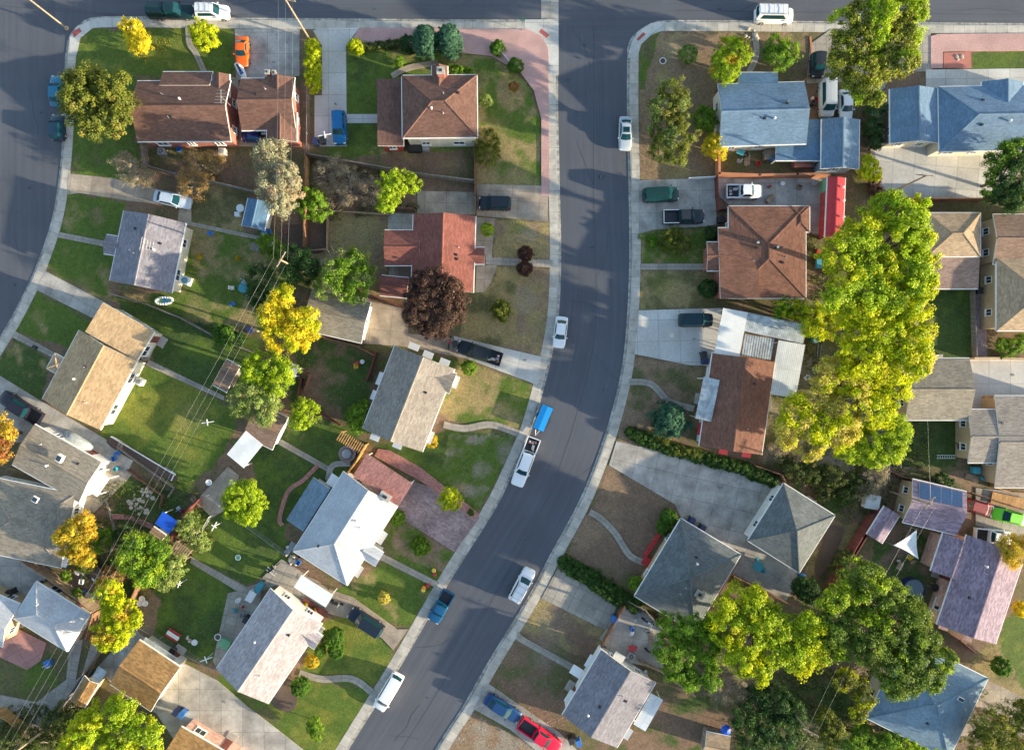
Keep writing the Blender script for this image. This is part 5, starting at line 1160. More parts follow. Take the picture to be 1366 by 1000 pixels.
T('pale_tree','pale grey-green tree above the white square canopy',[(330,528,16),(345,542,18),(362,530,14),(320,540,11),(355,555,10)],6,'palegreen',ls=.22)
T('small_tree','small yellow-green tree right of the white square canopy',[(402,542,11),(412,550,13),(400,562,11)],3.8,'lime',ls=.18,clump=.32,trunk=.08,dens=.8)
T('small_tree','green shrub tree at the left eave of the charcoal and beige house',[(478,555,14),(492,565,11),(485,545,10),(478,568,9)],3,'green',ls=.2,clump=.3,trunk=.07)
ball('round green bush on the fence by the patio lawn',301,447,13,'topi',1.4,ls=.2); ball('dark shrub against the fence beside the round green bush',318,452,9,'dark',1)
T('round_tree','round bright green tree alone on the back lawn below the canopy',[(325,658,16),(338,668,16),(318,675,16),(333,685,14),(312,662,12)],4.8,'lime',ls=.2,clump=.35,trunk=.12)
T('autumn_tree','orange-red autumn tree cut off by the left edge',[(0,565,12),(8,580,11),(-8,590,14),(2,602,10),(-15,575,16)],5.5,'red',ls=.22,pal2=('gold',lambda p:(vnoise(p[:,0],p[:,1],1.8,12,2)>.52)))
T('autumn_tree','golden tree casting its shadow on the big grey-brown roof',[(112,695,11),(98,708,14),(92,725,14),(104,735,12),(118,712,10),(85,715,10),(118,745,9)],5.5,'gold',ls=.22,clump=.4)
T('small_tree','green shrub in the clutter right of the golden tree',[(140,717,11),(135,728,9)],2.6,'green',ls=.18,clump=.3,trunk=.07)
T('lime_tree','feathery green tree beside the power line below the blue tarpaulin',[(185,725,16),(200,745,18),(178,745,16),(195,765,14),(212,735,13)],5.5,'green',ls=.24,pal2=('lime',lambda p:(vnoise(p[:,0],p[:,1],1.5,13,2)>.5)))
T('small_tree','dark green shrub tree between the golden tree and power line',[(165,713,11),(168,738,10)],3,'dark',ls=.18,clump=.3,trunk=.07)
T('pale_tree','pale green bush tree at the corner of the dark back lawn',[(225,765,14),(235,752,12),(220,778,9)],4,'palegreen',ls=.2,clump=.35,dens=.7)
T('pale_shrub','pale bushy plants below the arbour and tarpaulin',[(248,703,13,1.4),(262,712,12,1.2),(255,692,10,1.2),(270,725,10,1)],2.4,'palegreen','shrub',ls=.2,clump=.3,dens=.7,trunk=.05,group='hedges and shrubs')
T('lime_tree','yellow-green tree along the alley beside the white-blue hip roof',[(145,788,14),(155,802,14),(150,820,16),(165,815,14),(178,825,10),(145,845,16),(158,850,14),(165,835,14),(140,855,10)],5.5,'yg',ls=.24,clump=.4,pal2=('gold',lambda p:(vnoise(p[:,0],p[:,1],1.5,14,2)>.6)))
T('pink_shrub','dry pinkish shrub above the yellow-green alley tree',[(150,768,13,1.2),(162,765,9,1)],2,'rust','shrub',ls=.16,clump=.3,twigs=.6,trunk=.05,dens=.6,group='hedges and shrubs')
ball('small green bush on the brick terrace',103,793,7,'green',.7); ball('green bush at the top of the brick terrace',88,768,6,'green',.7); ball('yellow-green bush by the corner canopy',115,752,11,'olive',1.2)
T('lime_tree','large bright lime tree cut off by the bottom edge at left',[(120,970,20),(145,955,20),(165,948,14),(135,990,24),(165,980,22),(190,968,16),(205,978,10),(195,998,16),(105,990,18),(150,1010,24)],7.5,'lime',ls=.28,pal2=('yg',lambda p:(vnoise(p[:,0],p[:,1],2.2,15,2)>.5)))
T('dark_shrub','dark tangled shrubs in the bottom left corner',[(30,985,20,1.8),(60,995,18,1.6),(95,950,14,1.6),(75,965,14,1.4),(10,1000,18,1.6),(90,975,12,1.4)],2.8,'wild','shrub',ls=.2,clump=.35,dens=.7,twigs=.3,trunk=.05,group='hedges and shrubs')
T('round_tree','round lime tree at the edge of the purple-brown paved drive',[(600,660,10),(607,668,10),(595,670,9)],2.8,'yg',ls=.17,clump=.28,trunk=.08)
ball('pear-shaped clipped bush, largest on the lilac house lawn',446,850,12,'topi',1.1); ball('small clipped bush nearest the wall of the lilac house',427,868,7,'topi',.6); ball('clipped bush below the pear-shaped bush',448,868,9,'topi',.7); ball('oval clipped bush beside the curved path of the lilac house',402,914,11,'topi',1)
ball('yellow flowering bush at the wall of the lilac house',416,882,8,'gold',.5); ball('grey-green bush at the edge of the lilac house steps',436,852,8,'wild',.5)
T('small_tree','small round green tree on the lawn below the curved path',[(420,966,10),(424,976,9)],2.4,'green',ls=.17,clump=.28,trunk=.07)
ball('small olive shrub on the dry front lawn',669,415,12,'olive',1.0,ls=.16); ball('dark maroon bush above the straight front path',701,338,9,'redbush',.8); ball('dark maroon bush below the straight front path',700,358,9,'redbush',.8)
ball('thin shrub by the porch of the red-roofed house',650,306,8,'lime',.7); ball('tiny clipped shrub on the brick edging',628,683,4,'topi',.4); ball('sparse spiky plant on the front lawn by the paved drive',562,728,11,'green',.4); ball('pale ornamental grass on the lawn above the pumpkins',512,797,7,'palegold',.4)
ball('green plant at the corner of the white-roofed house',530,690,9,'green',.8); ball('grass tuft by the loaded pickup drive',625,490,9,'green',.7); ball('yellow-flowered plants below the white awning',575,588,8,'gold',.5)
# right side
T('olive_tree','olive-yellow tree with two crowns on the dirt corner yard',[(895,128,18),(885,145,16),(905,145,14),(890,170,20),(905,185,18),(885,198,16),(900,205,14)],6,'olive',ls=.22,clump=.4,dens=.9,pal2=('palegreen',lambda p:(vnoise(p[:,0],p[:,1],1.6,16,2)>.5)))
T('yellow_green_tree','yellow-green tree at the top left corner of the blue-roofed house',[(975,65,16),(985,72,14),(965,85,14),(972,98,12),(955,95,8)],4.5,'lime',ls=.2,clump=.35,pal2=('gold',lambda p:(vnoise(p[:,0],p[:,1],1.4,17,2)>.6)))
T('small_tree','round green tree above the blue-roofed house by the entry path',[(1035,62,13),(1050,70,14),(1040,78,13),(1028,72,10)],4.2,'green',ls=.2,clump=.35,pal2=('lime',lambda p:(vnoise(p[:,0],p[:,1],1.4,18,2)>.55)))
ball('pale sage bush on the dirt corner yard',918,73,11,'palegreen',.9,ls=.16); ball('dark green shrub at the left wall of the blue-roofed house',940,160,14,'green',1.6,ls=.2)
T('yellow_tree','small bright yellow tree at the lower left corner of the blue-roofed house',[(950,195,12),(960,202,10),(955,188,9)],3.2,'yellow',ls=.18,clump=.3,trunk=.08)
T('broadleaf_tree','tall green tree overhanging the top right street and driveway',[(1128,35,18),(1150,22,18),(1175,18,20),(1205,15,18),(1222,12,12),(1125,70,18),(1150,60,22),(1180,55,22),(1205,45,18),(1120,90,14),(1150,95,18),(1180,88,16),(1205,82,15),(1155,120,14),(1165,132,9),(1212,75,12),(1140,112,12)],11,'lime',ls=.28,pal2=('olive',lambda p:(vnoise(p[:,0],p[:,1],3,19,2)>.5)))
T('small_tree','lime shrub tree right of the small blue garage',[(1158,222,12),(1166,230,10),(1152,232,8)],3,'yg',ls=.18,clump=.3,trunk=.07)
T('dark_tree','dark green tree cut off by the right edge above the tan house',[(1335,215,18),(1355,205,16),(1345,235,20),(1325,250,16),(1350,262,16),(1370,240,22),(1378,210,16)],7,'dark',ls=.25,pal2=('green',lambda p:(vnoise(p[:,0],p[:,1],1.8,20,2)>.5)))
T('giant_tree','giant bright green tree right of the rust-brown hip roof',[(1185,278,18),(1205,290,22),(1165,300,20),(1220,315,18),(1190,320,26),(1140,325,22),(1118,345,20),(1160,350,26),(1205,355,26),(1230,355,16),(1125,372,20),(1160,385,24),(1200,390,24),(1232,385,14),(1115,400,14),(1215,290,14),(1150,305,14)],13.5,'lime',ls=.32,clump=.65,trunk=.4,pal2=('yg',lambda p:(vnoise(p[:,0],p[:,1],3,21,2)>.5)))
T('giant_tree','golden-yellow middle tree of the giant row right of the patio covers',[(1190,385,18),(1195,410,24),(1160,420,24),(1215,425,20),(1140,445,22),(1175,450,28),(1210,460,24),(1150,475,24),(1190,485,24),(1225,485,14),(1135,418,16)],12,'yg',ls=.32,clump=.65,trunk=.35,pal2=('palegold',lambda p:((p[:,0]>50)&(vnoise(p[:,0],p[:,1],2.5,22,2)>.42))))
T('giant_tree','yellow-green lowest tree of the giant row above the pyramid-roofed garage',[(1125,500,20),(1155,510,24),(1185,515,22),(1095,530,22),(1130,540,26),(1165,545,24),(1060,560,20),(1090,570,22),(1120,575,20),(1050,580,14),(1080,595,16),(1065,545,18),(1100,500,16)],10,'yg',ls=.3,clump=.6,trunk=.3,pal2=('palegold',lambda p:((p[:,0]<44)&(vnoise(p[:,0],p[:,1],2,23,2)>.45))))
T('giant_tree','bright green tree under the yellow giant row by the grey garage',[(1175,570,20),(1195,580,16),(1160,590,18),(1185,600,16),(1145,600,16),(1170,612,12),(1130,605,12)],7.5,'lime',ls=.28,clump=.5,trunk=.2)
T('small_tree','low yellow-green tree at the corner between rust roof and patio covers',[(1050,408,14),(1065,415,12),(1042,418,9)],3.4,'yg',ls=.22,clump=.35,pal2=('green',lambda p:(vnoise(p[:,0],p[:,1],1.2,24,2)>.5)))
T('small_tree','yellow tree between the corner tree and the giant yellow row',[(1085,420,16),(1100,432,18),(1082,436,12),(1118,425,12)],4.8,'yg',ls=.24,clump=.4)
T('dead_tree','fallen pale branches beside the giant yellow tree over the dark lawn',[(1245,425,9,1.5),(1238,435,8,1.2)],2.2,'bare','dead tree',dens=0,twigs=.8,trunk=.05,tr='twig')
T('blue_spruce','round blue-green spruce in the front yard of the brown-roofed house',[(893,560,20,1.2),(893,560,15,2.4),(893,559,8,3.4)],4,'spruce','conifer',dens=2,ls=.18,clump=.3,trunk=.12,sq=.7)
hedge('long ivy hedge along the top of the wide concrete drive',[(842,578),(870,590),(900,600),(940,612),(985,622),(1030,640)],1.7,1.0,'ivy','ivy_hedge'); hedge('yellow-green strip of hedge near the street end of the wide drive',[(872,580),(905,600),(930,605)],1.2,1.15,'olive')
hedge('long green hedge between the brown yard and the lower driveway',[(756,752),(790,772),(815,790),(845,806)],2.2,1.1,'ivy','ivy_hedge')
ball('upper ball shrub at the front corner of the slate house',892,689,10,'topi',1); ball('lower ball shrub at the front corner of the slate house',885,704,9,'topi',.9); ball('ball shrub left of the slate house above the ivy hedge',848,778,9,'green',.9); ball('dark round bush at the corner of the pyramid garage patio',1074,786,15,'dark',1.5,ls=.18)
ball('green bush by the black pickup at the rust-brown house',949,312,9,'dark',.9); T('yellow_bush','yellow-green bush on the small front lawn of the rust-brown house',[(895,322,14,.7),(910,326,12,.6),(902,314,10,.7)],1.4,'olive','shrub',ls=.16,clump=.25,dens=.9,trunk=.05,group='hedges and shrubs')
ball('dark bush at the front wall corner of the rust-brown house',945,385,11,'dark',1); ball('tiny sage bush at the pavement by the green minivan drive',856,315,4,'palegreen',.4); ball('small green bush beside the tiny sage bush',871,322,6,'green',.4)
T('broadleaf_tree','tall yellow-topped tree right of the slate house',[(965,812,14),(985,800,20),(1005,820,22),(970,838,20),(1030,835,22),(1050,850,20),(1080,850,20),(995,850,24),(1030,868,24),(1065,875,20),(990,880,18),(1085,870,16),(1010,895,14),(1080,832,14),(1005,795,12)],10,'yg',ls=.3,clump=.6,trunk=.3,pal2=('lime',lambda p:(vnoise(p[:,0],p[:,1],2.5,25,2)>.5)))
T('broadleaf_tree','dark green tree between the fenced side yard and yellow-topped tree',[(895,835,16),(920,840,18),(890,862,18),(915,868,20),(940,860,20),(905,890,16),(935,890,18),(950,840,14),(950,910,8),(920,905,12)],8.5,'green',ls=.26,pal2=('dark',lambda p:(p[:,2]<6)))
T('dead_tree','leafless pinkish dead tree below the yellow-topped tree',[(975,912,18,3.2),(995,925,16,3.0),(960,925,14,2.6),(1000,908,10,3)],5,'bare','dead tree',dens=.12,ls=.13,twigs=2.2,trunk=.12,tr='twig')
T('broadleaf_tree','huge olive-green tree covering the pale blue hip roof',[(1140,765,18),(1165,775,20),(1130,795,20),(1160,800,24),(1190,795,22),(1115,825,20),(1150,835,26),(1190,830,26),(1220,825,18),(1130,860,20),(1170,865,24),(1210,860,22),(1235,855,14),(1225,885,18),(1195,895,20),(1255,880,14),(1220,905,16),(1190,912,16),(1240,905,13),(1115,845,14),(1110,800,14)],10.5,'canopy',ls=.3,clump=.6,trunk=.35,pal2=('lime',lambda p:(vnoise(p[:,0],p[:,1],2.5,26,2)>.58)))
T('small_tree','yellow-green bushy tree left of the pale blue roof',[(1125,905,14),(1140,915,14),(1150,930,12),(1145,950,10)],5,'olive',ls=.22,clump=.4,pal2=('yg',lambda p:(vnoise(p[:,0],p[:,1],1.5,27,2)>.55)))
T('small_tree','yellow-green bush tree at the bottom edge right of the utility pole',[(1100,955,13),(1110,970,13),(1105,985,11)],4,'olive',ls=.22,clump=.4)
T('bare_shrub','tangled bare vine at the top left of the pale blue roof',[(1160,880,14,3.5),(1175,890,12,3.2),(1145,885,12,3)],4.6,'bare','shrub',dens=.2,ls=.14,twigs=1.5,trunk=.06,tr='twig',group='hedges and shrubs')
T('dark_tree','dark green tree mass left of the utility pole at the bottom',[(1010,930,18),(1035,940,20),(1020,965,20),(1045,975,18),(1000,985,16),(1060,950,14),(990,955,13)],5.5,'dark',ls=.24,dens=.9)
T('dark_tree','deep green bushes at the bottom edge below the pale blue roof',[(1150,985,16),(1175,995,14),(1135,1000,14),(1190,985,10)],4,'green',ls=.24,clump=.4)
T('small_tree','yellow-tinged bush at the bottom edge of the pale blue roof',[(1210,992,14),(1225,1000,12),(1250,998,9)],3.6,'lime',ls=.22,clump=.35)
T('olive_tree','feathery olive tree in the bottom right corner',[(1320,965,18),(1345,955,18),(1335,985,20),(1362,978,20),(1305,990,14),(1375,955,16)],6.5,'olive',ls=.22,dens=.9)
T('gold_tree','sparse gold tree over the top right end of the purple house',[(1345,728,14),(1360,735,14),(1350,745,10),(1375,725,12)],6,'gold',ls=.2,dens=.5,twigs=.4)
ball('palm-like green clump beside the purple house lawn',1335,888,11,'topi',1,ls=.25); ball('yellow bush at the right edge by the purple house wall',1362,812,9,'yellow',.8,ls=.16)
T('dark_shrub','dark shrub band between the pyramid garage and yellow-green trees',[(1060,625,14,1.2),(1085,630,14,1.3),(1110,635,14,1.3),(1135,640,12,1.2),(1100,655,12,1.1),(1130,660,12,1.1),(1148,650,10,1.2),(1040,612,10,1)],2.2,'wild','shrub',ls=.2,clump=.33,dens=.8,trunk=.05,group='hedges and shrubs')
T('dead_branches','bare grey twigs right of the dark shrub band',[(1165,640,14,2),(1155,655,12,1.6),(1170,625,10,2)],3.2,'bare','dead tree',dens=.1,ls=.14,twigs=2.0,trunk=.06,tr='twig')
T('bare_shrub','pale dry brush under the left end of the yellow-green giant',[(1030,605,12,1),(1045,595,11,1),(1058,610,10,1)],2,'bare','shrub',dens=.3,ls=.14,twigs=1.4,trunk=.04,tr='twig',group='hedges and shrubs')
T('dark_shrub','dark green shrubs between the driveway and blue-roofed garage trees',[(1165,170,12,1.5),(1168,150,12,1.6),(1165,190,10,1.2)],2.8,'dark','shrub',ls=.2,clump=.33,dens=.8,trunk=.05,group='hedges and shrubs')
T('redleaf_shrub','dark red hedge plants between the red shed and the pale patio',[(1165,250,8,.8),(1172,258,8,.8),(1168,240,7,.7)],1.4,'redbush','shrub',ls=.14,clump=.22,trunk=.04,group='hedges and shrubs')
T('dark_shrub','low green bush behind the solar-panelled garage',[(1255,640,10,.9),(1265,646,8,.8)],1.6,'dark','shrub',ls=.16,clump=.25,trunk=.04,group='hedges and shrubs')
T('small_tree','climbing green plants on the slope below the tan hip house',[(1335,460,9,1),(1350,462,10,1),(1342,470,8,1),(1362,455,9,1)],1.8,'green','shrub',ls=.17,clump=.25,trunk=.04,group='hedges and shrubs')
T('small_tree','green bush above the red-stained fence near the big olive tree',[(1120,700+55,10,1.4),(1128,745,10,1.4)],2.6,'wild','shrub',ls=.18,clump=.3,trunk=.05,group='hedges and shrubs')
# weeds, leaf litter
def litter(label, poly, n, pal, ls, h, seed):
    r = np.random.default_rng(seed); us = [p[0] for p in poly]; vs_ = [p[1] for p in poly]
    u = r.uniform(min(us), max(us), n*3); v = r.uniform(min(vs_), max(vs_), n*3); k = inpoly(u, v, poly); k &= vnoise(u, v, 12, seed, 3) > .45; u, v = u[k][:n], v[k][:n]
    x, y = P(u, v, 0)
    ok = ~(inpoly(x, y, polyA) | inpoly(x, y, polyTop)); x, y = x[ok], y[ok]; N = len(x); z = GZ+.03+h*r.random(N); nr = np.stack([r.normal(size=N)*.7, r.normal(size=N)*.7, np.ones(N)], -1); nr /= np.linalg.norm(nr, axis=1)[:, None]
    t = np.cross(nr, r.normal(size=(N, 3))); t /= np.linalg.norm(t, axis=1)[:, None]; b = np.cross(nr, t); s = ls*(.5+r.random((N, 1))); p = np.stack([x, y, z], -1)
    V = np.stack([p+t*s*.6, p+b*s*.4, p-t*s*.6, p-b*s*.4], 1).reshape(-1, 3); cs = np.array([c for c, w in PAL[pal]]); c = cs[r.integers(0, len(cs), N)]*(.7+.6*r.random((N, 1)))
    o = leafmesh('ground_cover', V, c, None); tag(o, label, 'ground cover', kind='stuff')
litter('weeds and fallen leaves under the giant yellow trees', [(1040,400),(1235,400),(1240,640),(1150,700),(1030,640)], 7000, 'wild', .2, .25, 3)
litter('undergrowth at the bottom right around the pale blue roof', [(980,900),(1290,880),(1366,1000),(980,1010)], 9000, 'wild', .22, .35, 4)
litter('scrubby plants along the alley between the back gardens', [(405,205),(560,235),(560,280),(410,300)], 3500, 'wild', .16, .2, 5)
litter('mixed garden plants around the tarpaulin and arbour', [(130,640),(260,640),(290,720),(190,800),(110,780)], 4500, 'wild', .17, .35, 6)
litter('yellow leaves fallen on the lawn below the yellow tree', [(165,50),(230,50),(225,85),(185,90)], 300, 'gold', .12, .03, 7)
litter('dry weeds on the brown front yards', [(640,850),(860,620),(900,680),(800,880),(740,1000),(600,1000)], 2500, 'bare', .10, .05, 8)
litter('tall dry weeds in the bottom left corner', [(0,940),(110,930),(110,1000),(0,1000)], 2500, 'wild', .2, .3, 9)
litter('dry tufts on the corner dirt yard', [(852,45),(1000,45),(957,240),(852,240)], 1800, 'olive', .10, .06, 10)
litter('patchy weeds on the rear gardens of the rust-brown and brown-roofed houses', [(1075,310),(1120,320),(1110,400),(1080,400)], 1500, 'wild', .16, .2, 11)
# ------------------------------------------------------------------ fences, walls, poles, wires
def fence(label, pts, h=1.75, m='wood', kind='board', name='garden_fence', cat='fence'):
    w = W(pts, h*.5); x0, y0 = w[0]; t = thing(name, label, cat, x0, y0, group='garden fences')
    w = [(x-x0, y-y0) for x, y in w]
    for i in range(len(w)-1):
        a, b = w[i], w[i+1]; L_ = math.dist(a, b); r = math.atan2(b[1]-a[1], b[0]-a[0]); n = max(1, round(L_/2.6))
        mb = MB(); cx, cy = (a[0]+b[0])/2, (a[1]+b[1])/2
        if kind == 'board':
            mb.box((cx, cy, h/2-.02), (L_, .035, h), r); off = .045
            for zz in (.35, h-.3): mb.box((cx-math.sin(r)*off, cy+math.cos(r)*off, zz), (L_, .05, .09), r)
            mb.box((cx, cy, h+.012), (L_, .12, .03), r); mb.build('board_panel', M[m], t)
        elif kind == 'wall': mb.box((cx, cy, h/2-.05), (L_+.2, .24, h+.1), r); mb.box((cx, cy, h+.04), (L_+.26, .32, .07), r); mb.build('wall_run', M[m], t); continue
        else:
            for zz in (.1, h*.35, h*.65, h): mb.box((cx, cy, zz), (L_, .035 if zz == h else .012, .035 if zz == h else .012), r)
            for q in range(int(L_/.3)): s = (q+.5)/int(L_/.3); mb.box((a[0]+(b[0]-a[0])*s, a[1]+(b[1]-a[1])*s, h/2), (.012, .012, h), r)
            mb.build('wire_mesh', M[m], t)
        for k in range(n+(1 if i == len(w)-2 else 0)):
            s = k/n; p = MB(); p.box((a[0]+(b[0]-a[0])*s, a[1]+(b[1]-a[1])*s, h/2), (.1, .1, h+.14), r) if kind == 'board' else p.cyl((a[0]+(b[0]-a[0])*s, a[1]+(b[1]-a[1])*s, -.1), .035, h+.15, 8); p.build('post', M[m], t)
    return t
fence('dark wooden fence behind the hip-roofed house running to its right corner',[(412,208),(480,220),(560,234),(634,243)],1.6,'woodgrey')
fence('short wooden fence down from the right corner of the hip-roofed house',[(634,190),(634,243),(635,287)],1.6,'wood')
fence('long brown wooden fence along the alley right of the sage tree',[(410,205),(409,260),(408,330)],1.8,'wood')
fence('orange-toned wooden fence beside the alley by the round green tree',[(411,212),(410,262)],1.5,'woodorange')
fence('chain-link fence beside the pale driveway with parked blue wagon',[(412,60),(412,130),(411,205)],1.3,'greym','wire')
fence('wooden fence behind the brick house back yard',[(193,195),(196,222),(230,232),(290,245),(345,258)],1.5,'woodgrey')
fence('wire fence along the edge of the alley below the sage tree',[(352,262),(352,300)],1.3,'greym','wire')
fence('low weathered fence framing the dry yard beside the alley',[(438,282),(437,333),(412,335)],.7,'woodpale')
fence('low pale fence along the top of the dry yard',[(438,282),(520,287)],.8,'woodpale')
fence('wooden fence panel above the red house patio',[(522,278),(553,281)],1.7,'wood')
fence('tall red-brown wooden fence between the weathered garage and red house',[(496,394),(520,404),(540,412)],1.9,'woodred')
fence('fence running below the weathered garage',[(405,440),(440,452),(478,462),(500,474)],1.6,'wood')
fence('brown fence under the left side of the grey gable house drive',[(150,392),(195,405),(245,425),(300,455),(345,472)],1.3,'woodgrey')
fence('dark red fence by the yellow-green tree next to the charcoal and beige house',[(404,505),(398,530),(425,548),(455,567)],1.0,'woodred')
fence('brown fence beside the small blue-white arbour',[(390,488),(415,500),(408,520)],1.1,'wood')
fence('red-stained wooden side fence beside the charcoal gable house wall',[(503,470),(494,500),(490,508)],1.5,'woodred')
fence('orange wooden gate fence left of the panelled carport',[(490,592),(478,612),(463,632)],1.7,'woodorange')
fence('brown wooden fence beside the tarpaulin along the alley',[(267,664),(245,690),(232,718)],1.6,'woodred')
fence('grey board fence around the back garden of the corner house',[(158,595),(180,612),(234,650),(226,662)],.6,'woodgrey')
fence('white-edged garden border fence along the bright green lawn',[(150,582),(234,632),(230,640)],.35,'white')
fence('low brown fence down the side of the corner house garden',[(172,626),(190,640),(218,660),(215,676)],.6,'wood')
fence('weathered plank fence above the white-blue hip roof',[(24,738),(45,752),(70,768),(100,790),(130,812)],1.7,'woodpale')
fence('brick-red fence beside the right side of the hip roof',[(52,776),(90,795),(126,815)],1.5,'wood')
fence('long wooden alley fence beside the power line at lower left',[(130,815),(120,850)],1.7,'wood')
fence('long alley fence below the yellow-green tree',[(137,863),(110,905),(75,958),(60,975)],1.7,'woodgrey')
fence('orange lath fence in the bottom left corner',[(0,945),(20,958),(34,972)],1.6,'woodorange')
fence('brown fence beside the dark lawn and yellow-green alley tree',[(196,760),(180,795),(168,815)],1.6,'wood')
fence('grey fence along the concrete behind the detached golden garage',[(185,832),(215,850),(288,892)],1.1,'greym','wire')
fence('chain-link fence across the dark back lawn by the round tree',[(278,660),(330,700),(382,738)],1.2,'greym','wire')
fence('white plank fence above the long pale driveway of the lilac house',[(282,688),(270,708),(262,724)],1.1,'white','wire')
fence('brick garden wall along the walled patio above the rust roof',[(957,205),(957,234),(1010,236),(1060,235),(1102,235)],1.3,'terra','wall','garden_wall','wall')
fence('brown wooden fence at the drive end of the rust-brown house',[(955,236),(956,262),(958,281),(974,279)],1.5,'woodred')
fence('low white fence across the end of the green minivan drive',[(918,239),(955,237)],.8,'white')
fence('wooden fence behind the pale patio above the tan garage',[(1170,268),(1240,267),(1310,267)],1.6,'wood')
fence('green-painted fence between patio and long red shed',[(1098,240),(1098,318)],1.7,'greenp')
fence('grey fence right of the giant trees by the dark lawn',[(1296,386),(1299,476)],.9,'woodgrey')
fence('brown fence between dark lawn and giant trees near the grey garage',[(1200,545),(1198,590),(1196,622)],1.5,'woodgrey')
fence('pale fence on the slope below the tan hip house',[(1296,478),(1330,478),(1366,479)],1.0,'walltan','wall','garden_wall','wall')
fence('brown picket fence left of the pyramid garage by the ivy hedge',[(1005,620),(1040,632),(1045,642)],1.4,'wood')
fence('long red-brown fence right of the garden bed by the pyramid garage',[(1162,685),(1140,722),(1115,765),(1092,805)],1.8,'woodred')
fence('second red-stained fence close to the purple shed',[(1152,712),(1130,748),(1118,770)],1.6,'woodred')
fence('brown fence between the slate house and the patio',[(985,735),(970,765),(955,790)],1.7,'woodred')
fence('fence along the lower edge of the pyramid garage patio',[(975,765),(1010,782),(1048,802)],1.5,'wood')
fence('grey fence enclosing the cluttered side yard of the slate house',[(838,800),(860,812),(874,828),(890,845)],1.3,'woodgrey')
fence('dark fence between the lower driveway and the cluttered side yard',[(832,806),(812,840),(802,860)],1.4,'wood')
fence('long weathered fence below the cluttered side yard',[(852,880),(880,892),(925,925)],1.2,'woodpale')
fence('dark fence above the solar-panelled garage',[(1170,620),(1200,635),(1225,640),(1290,655),(1366,680)],1.4,'wood')
fence('reddish fence at the lower left wall of the purple house',[(1252,835),(1275,850),(1297,868)],1.5,'woodred')
fence('wood fence at the right edge near the grey house porch',[(1325,620),(1325,650),(1366,660)],1.3,'woodorange')
fence('white bench-like low fence on the pink gravel',[(668,70),(680,84)],.5,'white')
fence('wire fence from the blue tree garden to the giant trees',[(1180,560),(1182,640)],1.3,'greym','wire')
fence('wooden fence left of the blue house backyard',[(1160,195),(1178,195),(1178,120)],1.6,'woodgrey')
def pole(label, u, v, h, cross=None, lean=0, name='utility_pole'):
    x, y = P(u, v, 0); t = thing(name, label, 'utility pole', x, y, group='utility poles')
    m = MB(); m.tube([(0, 0, -.3), (0, 0, h)], [.16, .10], 10); m.build('post', M['pole'], t)
    for k, (ang, L_) in enumerate(cross or []):
        a = R(ang); m = MB(); m.box((0, .13, h-.35-.9*k), (L_, .1, .12), a); m.build('crossarm', M['pole'], t)
        for s in (-1, -.4, .4, 1): 
            m = MB(); m.cyl((math.cos(a)*s*L_*.45, math.sin(a)*s*L_*.45+.13, h-.3-.9*k), .05, .16, 8); m.build('insulator', M['greym'], t)
    return (x, y, h+GZ)
p1 = pole('utility pole with crossarm beside the clipped hedge', 413, 53, 8.5, [(-10, 2.4)])
p2 = pole('utility pole in the dark tree at the centre of the back gardens', 405, 362, 8.0, [(60, 2.2)])
p3 = pole('utility pole beside the yellow tree', 375, 447, 7.5, [])
p4 = pole('utility pole in the bottom left corner of the alley', 70, 965, 8.5, [(30, 1.4)])
p5 = pole('utility pole at the edge of the pale blue patio', 1180, 261, 8.0, [(-5, 2.2)])
p6 = pole('utility pole with crossarm among dark trees at the bottom', 1040, 928, 8.5, [(-28, 2.2)])
p7 = pole('utility pole beside the white table near the solar garage', 1186, 655, 8.0, [(50, 2.0)])
t = thing('street_lamp', 'tall street lamp leaning out over the top left street corner', 'street lamp', *P(90, 39, 0))
m = MB(); m.tube([(0, 0, 0), (0, 0, 8.6)], [.13, .08], 10); m.lathe((0, 0, 0), [(.32, 0), (.32, .12), (.18, .3)], 10); m.build('post', M['pole'], t)
m = MB(); m.tube([(0, 0, 8.3), (-.9, .9, 8.9), (-1.8, 1.6, 9.0)], [.06, .05, .04], 8); a_ = m.build('lamp_arm', M['greym'], t); m = MB(); m.box((-2.0, 1.75, 8.98), (.75, .3, .16), R(140), 0, .8); m.build('lamp_head', M['greym'], t)
WN = [0]
def wire(label, a, b, da=0, db=0, dz=0, sag=.5, r=.009):
    ax, ay, az = a; bx, by, bz = b; L_ = math.hypot(bx-ax, by-ay); nx, ny = -(by-ay)/L_, (bx-ax)/L_
    pts = []
    for k in range(13):
        s = k/12; o = da+(db-da)*s; pts.append((ax+(bx-ax)*s+nx*o-ax, ay+(by-ay)*s+ny*o-ay, az+(bz-az)*s-4*sag*s*(1-s)-dz-az))
    m = MB(); m.tube(pts, [r]*13, 5); o = m.build('power_line', M['wire'], None, True, (ax, ay, az)); tag(o, label, 'power line', 'power lines')
top = (*P(402, -150, 8.5), 8.5); bot = (*P(-60, 1180, 8.5), 8.5)
for d, side in ((-.9, 'left'), (0, 'middle'), (.9, 'right')):
    wire(f'{side} power line from the top edge down to the hedge pole', top, p1, d, d, .1)
    wire(f'{side} power line from the hedge pole to the central garden pole', p1, p2, d, d, .1)
    wire(f'{side} power line from the central garden pole down the alley to the bottom left', p2, p4, d, d, .1)
wire('power line leaving the bottom left pole for the lower edge', p4, bot)
s1 = (*P(1290, 560, 8), 8.)
wire('outer power line from the solar garage pole to the bottom pole', p7, p6, -.7, -.7, .1); wire('inner power line from the solar garage pole to the bottom pole', p7, p6, .6, .6, .1); wire('power line from the patio pole down through the giant trees', p5, p7, 0, 0, .1)
wire('power line from the bottom pole to the lower edge', p6, (*P(960, 1150, 8), 8.))
